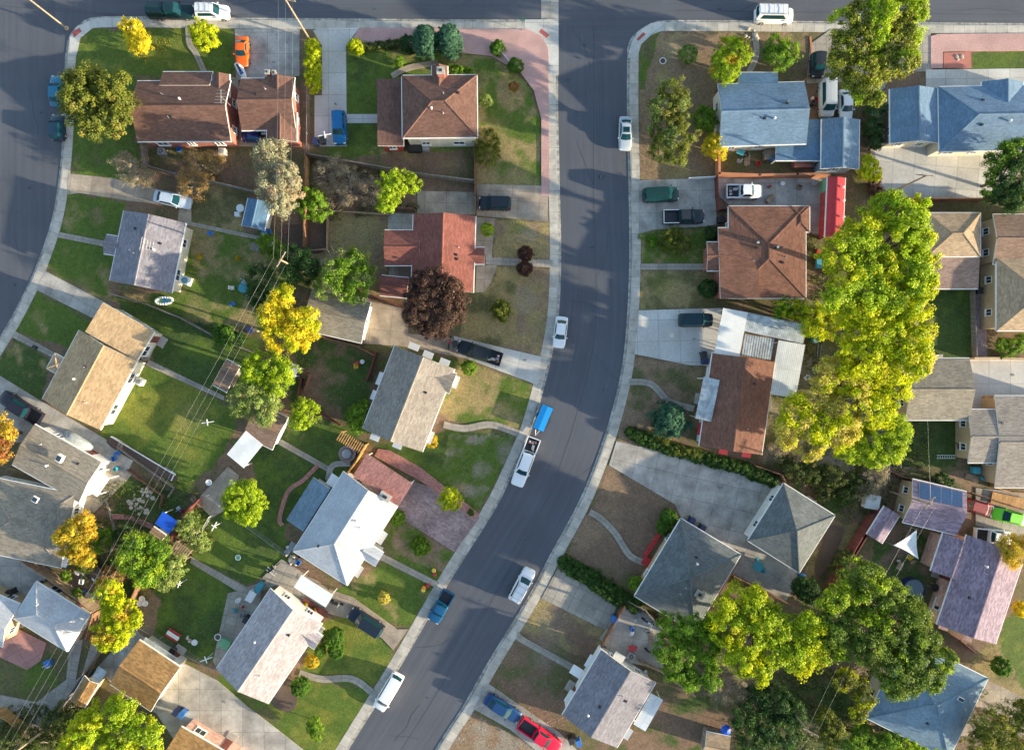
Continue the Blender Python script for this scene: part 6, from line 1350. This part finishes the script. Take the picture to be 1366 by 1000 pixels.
# street sign
t = thing('street_sign', 'green street name sign post at the pink gravel corner', 'street sign', *P(697, 42, 0)); m = MB(); m.tube([(0, 0, 0), (0, 0, 2.9)], [.04, .04], 8); m.build('post', M['greym'], t)
m = MB(); m.box((0, 0, 2.75), (.95, .03, .22), 0); m.box((0, 0, 3.0), (.8, .03, .2), R(90)); m.build('sign_blade', M['signg'], t)
# ------------------------------------------------------------------ small things
def bin_(label, u, v, col, rot=0, w=.62, h=1.0, z=Zd+.06):
    x, y = P(u, v, 1); t = thing('wheelie_bin', label, 'bin', x, y, R(rot), z, 'wheelie bins')
    m = MB(); m.box((0, 0, h/2+.03), (w, w*1.15, h), 0, 0, 1.12); m.build('bin_body', M[col], t)
    m = MB(); m.box((0, 0, h+.06), (w*1.2, w*1.4, .06)); m.box((0, w*.78, h+.0), (w*.8, .05, .05)); m.build('lid', M[col], t)
    for s in (-1, 1): m = MB(); m.tube([(s*w*.45, w*.55, .11), (s*w*.45+s*.08, w*.55, .11)], [.11, .11], 10); m.build('wheel', M['rubber'], t)
bin_('dark navy bin beside a twin at the end of the pale driveway',421,189,'navy'); bin_('purple-navy bin left of its twin at the driveway end',430,187,'black',8)
bin_('black bin by the front corner of the rust-brown house',962,293,'black'); bin_('blue bin at the end of the lower driveway by the dark fence',820,826,'bluepl',-25)
bin_('black bin beside the white patio cover',939,473,'black',10); bin_('second black bin, beside the brown roof corner',940,482,'navy'); bin_('navy bin in front of the slate house wall on the drive',923,694,'navy',-30); bin_('navy bin further right on the drive of the slate house',937,704,'navy',-30)
bin_('black bin behind the black loaded pickup',607,459,'black',20); bin_('purple bin beside the pink brick house drive',235,949,'navy',-30); bin_('blue bin beside the purple bin at the pink brick house',243,952,'bluepl',-30)
bin_('blue bin near the bottom grey and cream house',772,990,'bluepl',20); bin_('black bin near the bottom grey and cream house',762,987,'black',20); bin_('dark bin at the corner of the pink-brown garage extension',1306,388,'black')
bin_('black bin outside the left edge garage',14,790,'black',30); bin_('dark bin at the porch of the grey right-edge house',1284,595,'black')
bin_('blue bin at the corner of the dark blue shed',353,311,'bluepl'); bin_('blue bin by the corner of the patio of the pyramid garage',1070,769,'bluepl')
def table(label, u, v, col, r=.6, chairs=4, cc=None, name='garden_table'):
    x, y = P(u, v, .7); t = thing(name, label, 'table', x, y, R(20), group='garden tables')
    m = MB(); m.lathe((0, 0, 0), [(r*.98, .70), (r, .71), (r, .74), (r*.3, .75)], 24); m.build('table_top', M[col], t)
    m = MB(); m.cyl((0, 0, 0), .05, .7, 10); m.lathe((0, 0, 0), [(.3, 0), (.3, .04), (.06, .1)], 12); m.build('pedestal', M['greym'], t)
def chair(label, u, v, deg, col):
    x, y = P(u, v, .5); t = thing('garden_chair', label, 'chair', x, y, R(deg), group='garden chairs')
    m = MB(); m.box((0, 0, .44), (.52, .5, .05)); m.build('seat', M[col], t); m = MB(); m.box((0, .26, .72), (.52, .05, .55)); m.build('backrest', M[col], t)
    for a in (-.22, .22):
        for b in (-.2, .2): m = MB(); m.box((a, b, .21), (.04, .04, .42)); m.build('leg', M[col], t)
table('round teal table on the back lawn beside the grey gable house',325,384,'teal',.7)
for u, v, d, c, l in ((310,384,90,'white','white armchair left of the round teal table'),(325,375,0,'white','white chair above the round teal table'),(331,395,200,'greym','grey chair right below the round teal table'),(311,405,130,'bluepl','blue-grey chair standing off below the round teal table'),
 (1010,745,90,'teal','teal chair left of the dark patio table'),(1018,760,180,'teal','teal chair below the patio table by the slate house'),(282,312,60,'bluepl','dark blue chair by the grey gable house corner'),
 (64,888,30,'white','white chair on the brown lawn beside the blue toy')): chair(l, u, v, d, c)
table('teal patio table beside the slate house',1011,755,'teal',.75); table('small white round table by the sage tree',321,278,'white',.55)
def dish(label, u, v, r, col, h=.9, name='trampoline', cat='trampoline', legs=4, inner='black', g=None):
    x, y = P(u, v, h); t = thing(name, label, cat, x, y, group=g)
    m = MB(); N = 28
    for k in range(N):
        a, b = 2*math.pi*k/N, 2*math.pi*(k+1)/N; m.tube([(r*math.cos(a), r*math.sin(a), h), (r*math.cos(b), r*math.sin(b), h)], [.06, .06], 6)
    m.build('rim', M[col], t); m = MB(); m.cyl((0, 0, h-.03), r*.93, .02, 28); m.build('mat', M[inner], t)
    for k in range(legs): a = 2*math.pi*k/legs; m = MB(); m.tube([(r*.95*math.cos(a), r*.95*math.sin(a), 0), (r*.95*math.cos(a), r*.95*math.sin(a), h)], [.04, .04], 6); m.build('leg', M['greym'], t)
def pool(label, u, v, r, h, name='round_pool', col='bluepl'):
    x, y = P(u, v, h); t = thing(name, label, 'pool', x, y); m = MB(); m.lathe((0, 0, 0), [(r, 0), (r, h), (r-.08, h), (r-.08, h-.4)], 36); m.build('pool_wall', M[col], t); m = MB(); m.cyl((0, 0, h-.14), r-.07, .02, 36); m.build('water', M['water'], t)
pool('round dark swimming pool below the shade sail garden', 1219, 787, 1.55, 1.0, col='navy')
dish('round black barbecue trampoline on the patio behind the purple house',1246,783,.5,'black',.8)
t = thing('fire_pit', 'round stone-ringed fire pit beside the slatted pergola', 'fire pit', *P(463, 605, .4)); m = MB(); m.lathe((0, 0, 0), [(1.2, 0), (1.2, .3), (.8, .32), (.78, .1)], 28); m.build('stone_ring', M['paver'], t); m = MB(); m.lathe((0, 0, 0), [(.68, .1), (.7, .5), (.5, .62), (.1, .68)], 24); m.build('cover', M['greym'], t)
def unit(label, u, v, name='cooling_unit', cat='air conditioner', w=.9, col='white', rot=0, z=0, h=.85, fan='teal'):
    x, y = P(u, v, h); t = thing(name, label, cat, x, y, R(rot), GZ+z); m = MB(); m.box((0, 0, h/2), (w, w, h), 0, 0, .98); m.build('casing', M[col], t); m = MB(); m.cyl((0, 0, h), w*.38, .03, 20); m.build('fan_grille', M[fan], t)
    m = MB()
    for k in range(4): m.box((0, 0, h+.04), (w*.76, .03, .02), k*math.pi/4)
    m.build('grille_bars', M['greym'], t)
unit('white cooling unit with teal fan against the back wall of the grey gable house',247,374,w=1.15,rot=-20)
unit('white air conditioner behind the tan house',185,509,rot=-28,fan='greym'); unit('grey air conditioner behind the brick house wall',215,202,col='greym',fan='black'); unit('pale cooling unit at the end wall of the brick house',296,202,col='cream',fan='greym')
unit('small air conditioner by the grey and cream house side wall',842,875,col='greym',rot=-30,fan='black')
def cross(label, u, v, deg, s=1.0, name='clothes_line'):
    x, y = P(u, v, 1.8); t = thing(name, label, 'clothes line', x, y, R(deg), group='clothes lines'); m = MB(); m.tube([(0, 0, 0), (0, 0, 1.9)], [.04, .04], 8); m.build('post', M['white'], t)
    m = MB(); m.box((0, 0, 1.92), (2.0*s, .12, .06)); m.box((0, 0, 1.985), (.12, 1.1*s, .06)); m.build('crossbar', M['white'], t)
cross('white T-shaped clothes line post on the bright green lawn',278,563,8,.8); cross('white clothes line post on the dark back lawn below the round tree',287,701,60,.7); cross('white clothes line post near the lilac house driveway',276,878,20,.9); cross('white cross-shaped clothes line post on the drive beside the blue wagon',434,181,10,.9)
cross('white clothes line post beside the golden garage lawn',240,778,70,.5)
def pot(label, u, v, r=.25, plant='green', col='terra', name='flower_pot'):
    x, y = P(u, v, .4); t = thing(name, label, 'flower pot', x, y, group='flower pots'); m = MB(); m.lathe((0, 0, 0), [(r*.7, 0), (r, .38), (r*1.08, .4), (r*.8, .36)], 14); m.build('pot', M[col], t)
    V, c = leaves([(0, 0, .5, r*1.1, .8)], PAL[plant], 2, .1, int(u), clump=.1); leafmesh('plant', V, c, t)
for u, v, pl, l in ((1090,664,'green','flower pot near the dark garden bed by the pyramid garage'),(472,763,'green','flower pot at the corner of the white-roofed house'),(408,806,'gold','flower pot on the red deck of the lilac house'),(420,812,'red','orange flower pot on the red deck of the lilac house'),
  (318,345,'gold','yellow flower pot on the back lawn')): pot(l, u, v, .3, pl)
pot('yellow potted plant behind the grey gable house', 267, 343, .35, 'gold')
for u, v, l, c in ((579,760,'yellow-orange pumpkin on the flower bed above the straight path','yellowp'),(580,765,'red pumpkin beside the yellow one above the straight path','red'),(566,783,'large orange pumpkin on the bed below the straight path','orangep'),(571,780,'small red-orange pumpkin behind the large one','red'),(565,786,'yellow squash in front of the large orange pumpkin','yellowp')):
    x, y = P(u, v, .2); o = thing('pumpkin', l, 'pumpkin', x, y, group='pumpkins by the pavement'); m = MB(); vs = []; r_ = .3
    prof = [(r_*.35, .02), (r_*.9, .1), (r_, .25), (r_*.85, .42), (r_*.4, .5), (.05, .45)]; m.lathe((0, 0, 0), prof, 16); m.build('fruit', M[c], o, True); m = MB(); m.tube([(0, 0, .44), (.05, 0, .6)], [.04, .03], 6); m.build('stalk', M['greenp'], o)
t = thing('deck', 'red wooden deck beside the white carport of the lilac house', 'deck', *P(418, 812, .4), R(-32)); m = MB(); m.box((0, 0, .35), (3.9, 1.5, .12)); m.build('deck_boards', M['woodred'], t); m = MB()
for k in range(6): m.box((-1.9+k*.76, -.7, .75), (.07, .07, .7))
m.box((0, -.7, 1.12), (3.9, .09, .06)); m.build('railing', M['woodred'], t)
t = thing('garden_bench', 'red garden bench beside the dark lawn above the golden garage', 'bench', *P(231, 847, .5), R(-32)); m = MB(); m.box((0, 0, .45), (1.9, .55, .06)); m.build('seat', M['white'], t)
for s in (-1, 1): m = MB(); m.box((0, s*.5, .38), (1.9, .25, .06)); m.build('side_seat', M['red'], t); m = MB(); m.box((s*.7, 0, .2), (.08, .9, .4)); m.build('leg', M['red'], t)
def low(name, label, cat, u, v, dims, col, rot=0, h=None, col2=None):
    """a bevelled box with a lid lip and feet"""
    x, y = P(u, v, dims[2]); t = thing(name, label, cat, x, y, R(rot)); m = MB(); m.box((0, 0, dims[2]/2+.05), dims, 0, 0, .96); m.build('body', M[col], t)
    m = MB(); m.box((0, 0, dims[2]+.07), (dims[0]*1.02, dims[1]*1.02, .05)); m.build('lid', M[col2 or col], t)
    m = MB()
    for a in (-1, 1):
        for b in (-1, 1): m.box((a*dims[0]*.42, b*dims[1]*.42, .025), (.08, .08, .05))
    m.build('feet', M['black'], t)
low('work_table','white square work table near the giant trees','table',1163,669,(2.0,1.9,.8),'white',-10); low('storage_box','blue storage box on the lawn by the hip roof','box',64,884,(.9,.9,.5),'bluepl',30)
low('storage_box','dark blue box by the fence at the edge of the patio lawn','box',333,440,(.8,.8,.6),'navy',10); low('garden_box','green flat box beside the lilac house wall','box',300,858,(1.4,1.2,.5),'greenp',-32)
low('hot_tub','black covered hot tub behind the hip-roofed house','hot tub',553,197,(1.9,1.1,.8),'black',0); low('storage_box','grey box at the rear wall of the hip-roofed house','box',568,197,(.9,.8,.7),'greym',0)
low('planter_box','raised wooden planter in the garden beside the corner house','planter',130,764,(1.9,1.6,.5),'woodred',-40,col2='soil'); low('storage_box','white storage box in the clutter by the arbour','box',110,760,(1.2,.7,.6),'white',-35)
low('sandbox','pale square sheet on the concrete behind the golden garage','sheet',162,865,(1.4,1.1,.08),'clear',-30); low('compost_box','wooden compost box below the dark blue shed','box',341,330,(1.2,1,.7),'woodgrey',-20)
low('grill','black barbecue grill on the patio by the lilac house wall','barbecue',328,826,(.9,.6,.9),'black',60); low('grill','dark barbecue on the concrete by the pale garage wall','barbecue',230,868,(.8,.5,.9),'black',-30)
low('patio_heater_box','teal storage box at the top end of the lilac house','box',346,783,(1.3,.8,.7),'teal',60); low('storage_box','dark wood box beside the grey right-edge house','box',1302,627,(1.0,.9,.6),'teal',0)
low('generator','small dark machine on the front step path of the tan house','box',47,463,(.6,.35,.3),'black',-25); low('fan_unit','white roof unit on the lean-to of the lilac house','box',335,795,(1.5,1.0,.8),'white',60)
low('brick_oven','brick outdoor oven beside the blue corner garage','oven',1071,218,(2.4,1.1,1.0),'brick',0); low('climbing_frame_base','dark wood stack in the blue house back yard','woodpile',1030,206,(2.2,1.2,.7),'woodgrey',5)
low('woodpile','pile of timber on the walled patio by the red shed','woodpile',1027,265,(1.3,.5,.5),'woodpale',50); low('storage_box','orange crate beside the rust-brown house rear wall','crate',1093,336,(.8,.5,.4),'red',-10); low('storage_box','teal box on the rear garden of the rust-brown house','box',1092,352,(.7,1.2,.5),'teal',0)
low('planter','long red front planter of the slate house','planter',870,727,(3.7,.42,.5),'red',56,col2='red'); low('front_step','red step at the end of the curved path by the slate house','step',862,748,(1.2,1.0,.3),'red',56)
low('water_butt','teal tank at the small yard near the giant trees','tank',1088,452,(.8,.8,.8),'teal',0); low('bench_seat','pale plank bench on the yard near the corrugated cover','bench',1098,488,(1.3,.4,.4),'woodpale',-20)
low('storage_box','white box at the left foot of the dark blue shed','box',317,286,(.7,.6,.5),'white',0); low('patio_bench','small orange porch bench at the grey right-edge house','bench',1318,532,(1.1,.9,.5),'woodorange',0)
low('wooden_deck','dark orange deck at the right edge below the grey house','deck',1345,668,(5.0,1.6,.25),'woodorange',-12)
dish('white round paddling dish on the dark lawn by the gate',318,743,.36,'white',.12,'garden_ring','garden ring',3,'greenp','garden rings'); dish('white ring with a stone on the dirt corner yard',884,82,.42,'white',.08,'garden_ring','garden ring',3,'soil','garden rings')
for u, v, l in ((190,798,'upper of three white discs by the brown yard fence'),(187,804,'left of three white discs by the brown yard fence'),(194,804,'right of three white discs by the brown yard fence'),(260,856,'white disc on the lawn above the golden garage'),(279,643,'pink-white round lid on the pale patio')):
    dish(l, u, v, .38, 'white', .35, 'garden_stool', 'stool', 3, 'white', 'round white stools')
dish('round drum grill by the side of the lilac house',291,849,.42,'white',.8,'drum_grill','barbecue',3,'soil')
# blown boat / kayak, statues
x, y = P(219, 401, .3); t = thing('inflatable_boat', 'white and green inflatable boat below the grey gable house', 'boat', x, y, R(5)); m = MB(); N = 20
for k in range(N):
    a, b = 2*math.pi*k/N, 2*math.pi*(k+1)/N; m.tube([(1.2*math.cos(a), .48*math.sin(a), .2), (1.2*math.cos(b), .48*math.sin(b), .2)], [.16, .16], 8)
m.build('tube', M['white'], t, True); m = MB(); m.box((0, 0, .12), (2.0, .7, .06)); m.build('floor', M['greenp'], t); m = MB(); m.box((.2, 0, .26), (.3, .8, .08)); m.build('seat', M['bluepl'], t)
def rocks(label, u, v, r, n, seed):
    x, y = P(u, v, .1); t = thing('rock_pile', label, 'rocks', x, y, group='rock piles'); q = random.Random(seed)
    for k in range(n):
        a, d = q.uniform(0, 6.28), r*math.sqrt(q.random()); m = MB(); s = q.uniform(.12, .32); m.lathe((d*math.cos(a), d*math.sin(a), 0), [(s, 0), (s*1.1, s*.4), (s*.7, s*.9), (s*.2, s)], 6); m.build('rock', M['stone'], t)
rocks('pale rock garden pond on the small lawn behind the corner house',190,668,1.9,40,1); rocks('ring of white stones round the small tree by the green drive',1278,78,.5,9,2); rocks('pile of stones beside the arbour bushes',258,716,1.0,16,3); rocks('stone heap by the tiny toys near the lilac house',250,852,.5,5,4)
rocks('row of rocks in the top front bed of the blue-roofed house',1000,50,1.2,12,5); rocks('stones and clutter at the rear of the white-roofed house',392,742,1.2,12,6)
def umbrella(label, u, v, col, r=1.0):
    x, y = P(u, v, 2.2); t = thing('parasol', label, 'parasol', x, y); m = MB(); m.lathe((0, 0, 0), [(r, 1.95), (r*.5, 2.2), (.03, 2.35)], 8); m.build('canopy', M[col], t); m = MB(); m.tube([(0, 0, 0), (0, 0, 2.4)], [.03, .03], 8); m.build('pole', M['greym'], t)
umbrella('bright blue parasol near the bottom brown shed', 969, 974, 'blue_tarp', .75)
x, y = P(1046, 678, .3)
t = thing('child_scooter', 'blue toy cart on the dark soil right of the pyramid garage', 'toy', *P(1099, 664, .3), R(-20)); m = MB(); m.box((0, 0, .3), (.9, .4, .25), 0, 0, .8); m.build('body', M['bluepl'], t)
for a in (-.3, .3):
    for b in (-.22, .22): m = MB(); m.tube([(a, b-.03, .12), (a, b+.03, .12)], [.12, .12], 10); m.build('wheel', M['rubber'], t)
def ladder(label, u, v, deg, L_=2.6, col='white', name='ladder'):
    x, y = P(u, v, .2); t = thing(name, label, 'ladder', x, y, R(deg), GZ+.02, 'ladders and frames'); m = MB()
    for s in (-1, 1): m.box((0, s*.22, .06), (L_, .06, .08))
    m.build('rails', M[col], t); m = MB()
    for k in range(int(L_/.32)): m.box((-L_/2+.16+k*.32, 0, .06), (.04, .4, .04))
    m.build('rungs', M[col], t)
ladder('white slatted frame lying by the giant trees and grey garage',1176,553,5,2.0); ladder('white post lying at the edge of the dark lawn by the grey house',1262,609,0,2.6); ladder('grey ladder lying beside the teal tank',1093,467,85,1.8,'greym'); ladder('white ladder on the roof edge of the long red shed yard',1124,299,80,1.3)
ladder('white ladder in the rear clutter of the white-roofed house',362,762,-35,1.6)

def junk(kind, adj, place, u, v, rs):
    x, y = P(u, v, .3); nm, cat = {'crate': ('plastic_crate', 'crate'), 'bucket': ('bucket', 'bucket'), 'barrel': ('barrel', 'barrel'), 'planks': ('plank_stack', 'planks'), 'tyre': ('old_tyre', 'tyre'), 'chair': ('garden_chair', 'chair'), 'cart': ('wheelbarrow', 'wheelbarrow'), 'sack': ('soil_sack', 'sack')}[kind]
    if kind == 'chair': return chair(f'{adj} garden chair {place}', u, v, rs.randint(0, 359), {'white': 'white', 'blue': 'bluepl', 'red': 'red', 'teal': 'teal', 'grey': 'greym', 'brown': 'woodpale'}[adj])
    mm_ = M[{'white': 'white', 'blue': 'bluepl', 'red': 'red', 'teal': 'teal', 'grey': 'greym', 'brown': 'woodpale', 'black': 'black', 'yellow': 'yellowp'}[adj]]
    t = thing(nm, f'{adj} {nm.replace("_", " ")} {place}', cat, x, y, rs.uniform(0, 6), Zd+.06, 'yard clutter'); m = MB()
    if kind == 'crate':
        for a in (-1, 1): m.box((a*.32, 0, .2), (.04, .5, .36)); m.box((0, a*.25, .2), (.6, .04, .36))
        m.build('sides', mm_, t); m = MB(); m.box((0, 0, .03), (.66, .54, .05)); m.build('base', mm_, t)
    elif kind in ('bucket', 'barrel'):
        r, h = (.2, .34) if kind == 'bucket' else (.32, .85)
        m.lathe((0, 0, 0), [(r*.8, 0), (r, h*.5), (r*.98, h), (r*.85, h), (r*.8, h*.75)], 16); m.build('body', mm_, t); m = MB(); m.tube([(-r, 0, h), (-r*.5, .1, h+.04), (r*.5, .1, h+.04), (r, 0, h)], [.015]*4, 5); m.build('handle', M['greym'], t)
    elif kind == 'planks':
        for k in range(4): m = MB(); m.box((rs.uniform(-.1, .1), -.3+k*.2, .05+.04*(k % 2)), (1.9, .16, .05), rs.uniform(-.06, .06)); m.build('plank', mm_, t)
    elif kind == 'tyre':
        N = 14
        for k in range(N):
            a, b = 2*math.pi*k/N, 2*math.pi*(k+1)/N; m.tube([(.27*math.cos(a), .27*math.sin(a), .12), (.27*math.cos(b), .27*math.sin(b), .12)], [.1, .1], 8, caps=False)
        m.build('tread', M['rubber'], t, True)
    elif kind == 'cart':
        m.box((0, 0, .45), (.9, .6, .25), 0, 0, 1.2); m.build('tray', mm_, t)
        for a in (-1, 1): m = MB(); m.bar((-.4, a*.25, .4), (-1.0, a*.3, .55), .025); m.build('handle', M['woodpale'], t)
        m = MB(); m.tube([(.5, -.05, .2), (.5, .05, .2)], [.2, .2], 12); m.build('wheel', M['rubber'], t)
    else:
        m.lathe((0, 0, 0), [(.3, 0), (.36, .08), (.33, .2), (.2, .26)], 8); m.build('body', mm_, t)
JUNK = [('in the fenced side yard of the slate house', 862, 838, 26, 26, 'planks brown|barrel blue|crate grey|bucket white|tyre black|chair white|cart red'),
 ('behind the white-roofed house', 392, 735, 12, 16, 'crate blue|bucket white|barrel black|chair red|planks grey'),
 ('beside the canopy of the big corner house', 140, 612, 20, 14, 'crate blue|bucket white|planks brown|chair blue|barrel teal'),
 ('in the back yard of the blue-roofed corner house', 1005, 212, 28, 8, 'planks brown|crate red|barrel blue|tyre black|chair grey|cart teal'),
 ('on the brick terrace below the golden tree', 108, 778, 26, 16, 'crate white|bucket blue|chair white|planks brown|sack white|barrel teal'),
 ('on the patio of the lilac house', 325, 820, 16, 26, 'crate grey|bucket red|chair teal|tyre black|barrel white'),
 ('under the yellow giant tree', 1085, 480, 22, 26, 'planks brown|bucket teal|crate white|chair white'),
 ('between the truck and the blue-roofed house', 1085, 140, 6, 18, 'crate red|barrel black|bucket white'),
 ('beside the tarpaulin sheds', 250, 672, 14, 16, 'planks brown|crate red|chair grey|bucket blue'),
 ('in the garden under the shade sail', 1208, 745, 16, 16, 'crate yellow|chair brown|bucket white|cart brown'),
 ('along the walled patio behind the rust-brown roof', 1050, 246, 36, 4, 'crate brown|bucket red|barrel grey|sack white'),
 ('near the wooden fence below the weathered garage', 485, 490, 10, 10, 'chair red|crate yellow|sack white'),
 ('behind the brick house', 250, 205, 40, 6, 'crate blue|barrel grey|planks brown|chair blue'),
 ('beside the grey and cream gable house', 852, 892, 14, 8, 'bucket white|crate blue|tyre black'),
 ('on the drive of the purple-roofed house', 1322, 735, 14, 8, 'crate white|barrel blue|cart red'),
 ('by the porch of the grey right-edge house', 1300, 640, 20, 8, 'chair teal|planks brown|bucket white'),
 ('next to the dark blue shed', 368, 315, 14, 12, 'crate white|barrel blue|bucket red')]
jr = random.Random(5)
for pl_, u, v, du, dv, its in JUNK:
    for it in its.split('|'):
        kd, ad = it.split(' '); junk(kd, ad, pl_, u+jr.uniform(-du, du), v+jr.uniform(-dv, dv), jr)
litter('yellow leaves fallen around the yellow tree by the weathered garage', [(350,400),(430,400),(430,500),(350,480)], 500, 'gold', .11, .03, 17)
litter('golden leaves fallen beside the big corner house', [(85,690),(150,690),(150,780),(85,760)], 500, 'gold', .11, .03, 18)
litter('yellow leaves fallen along the lower alley', [(130,780),(200,780),(200,900),(110,900)], 700, 'yg', .11, .03, 19)
litter('dark leaves fallen round the plum-coloured tree', [(540,370),(630,370),(640,450),(540,450)], 300, 'plum', .10, .03, 20)
litter('pale yellow leaves fallen under the giant row', [(1040,480),(1240,380),(1240,630),(1040,640)], 1500, 'palegold', .12, .04, 21)
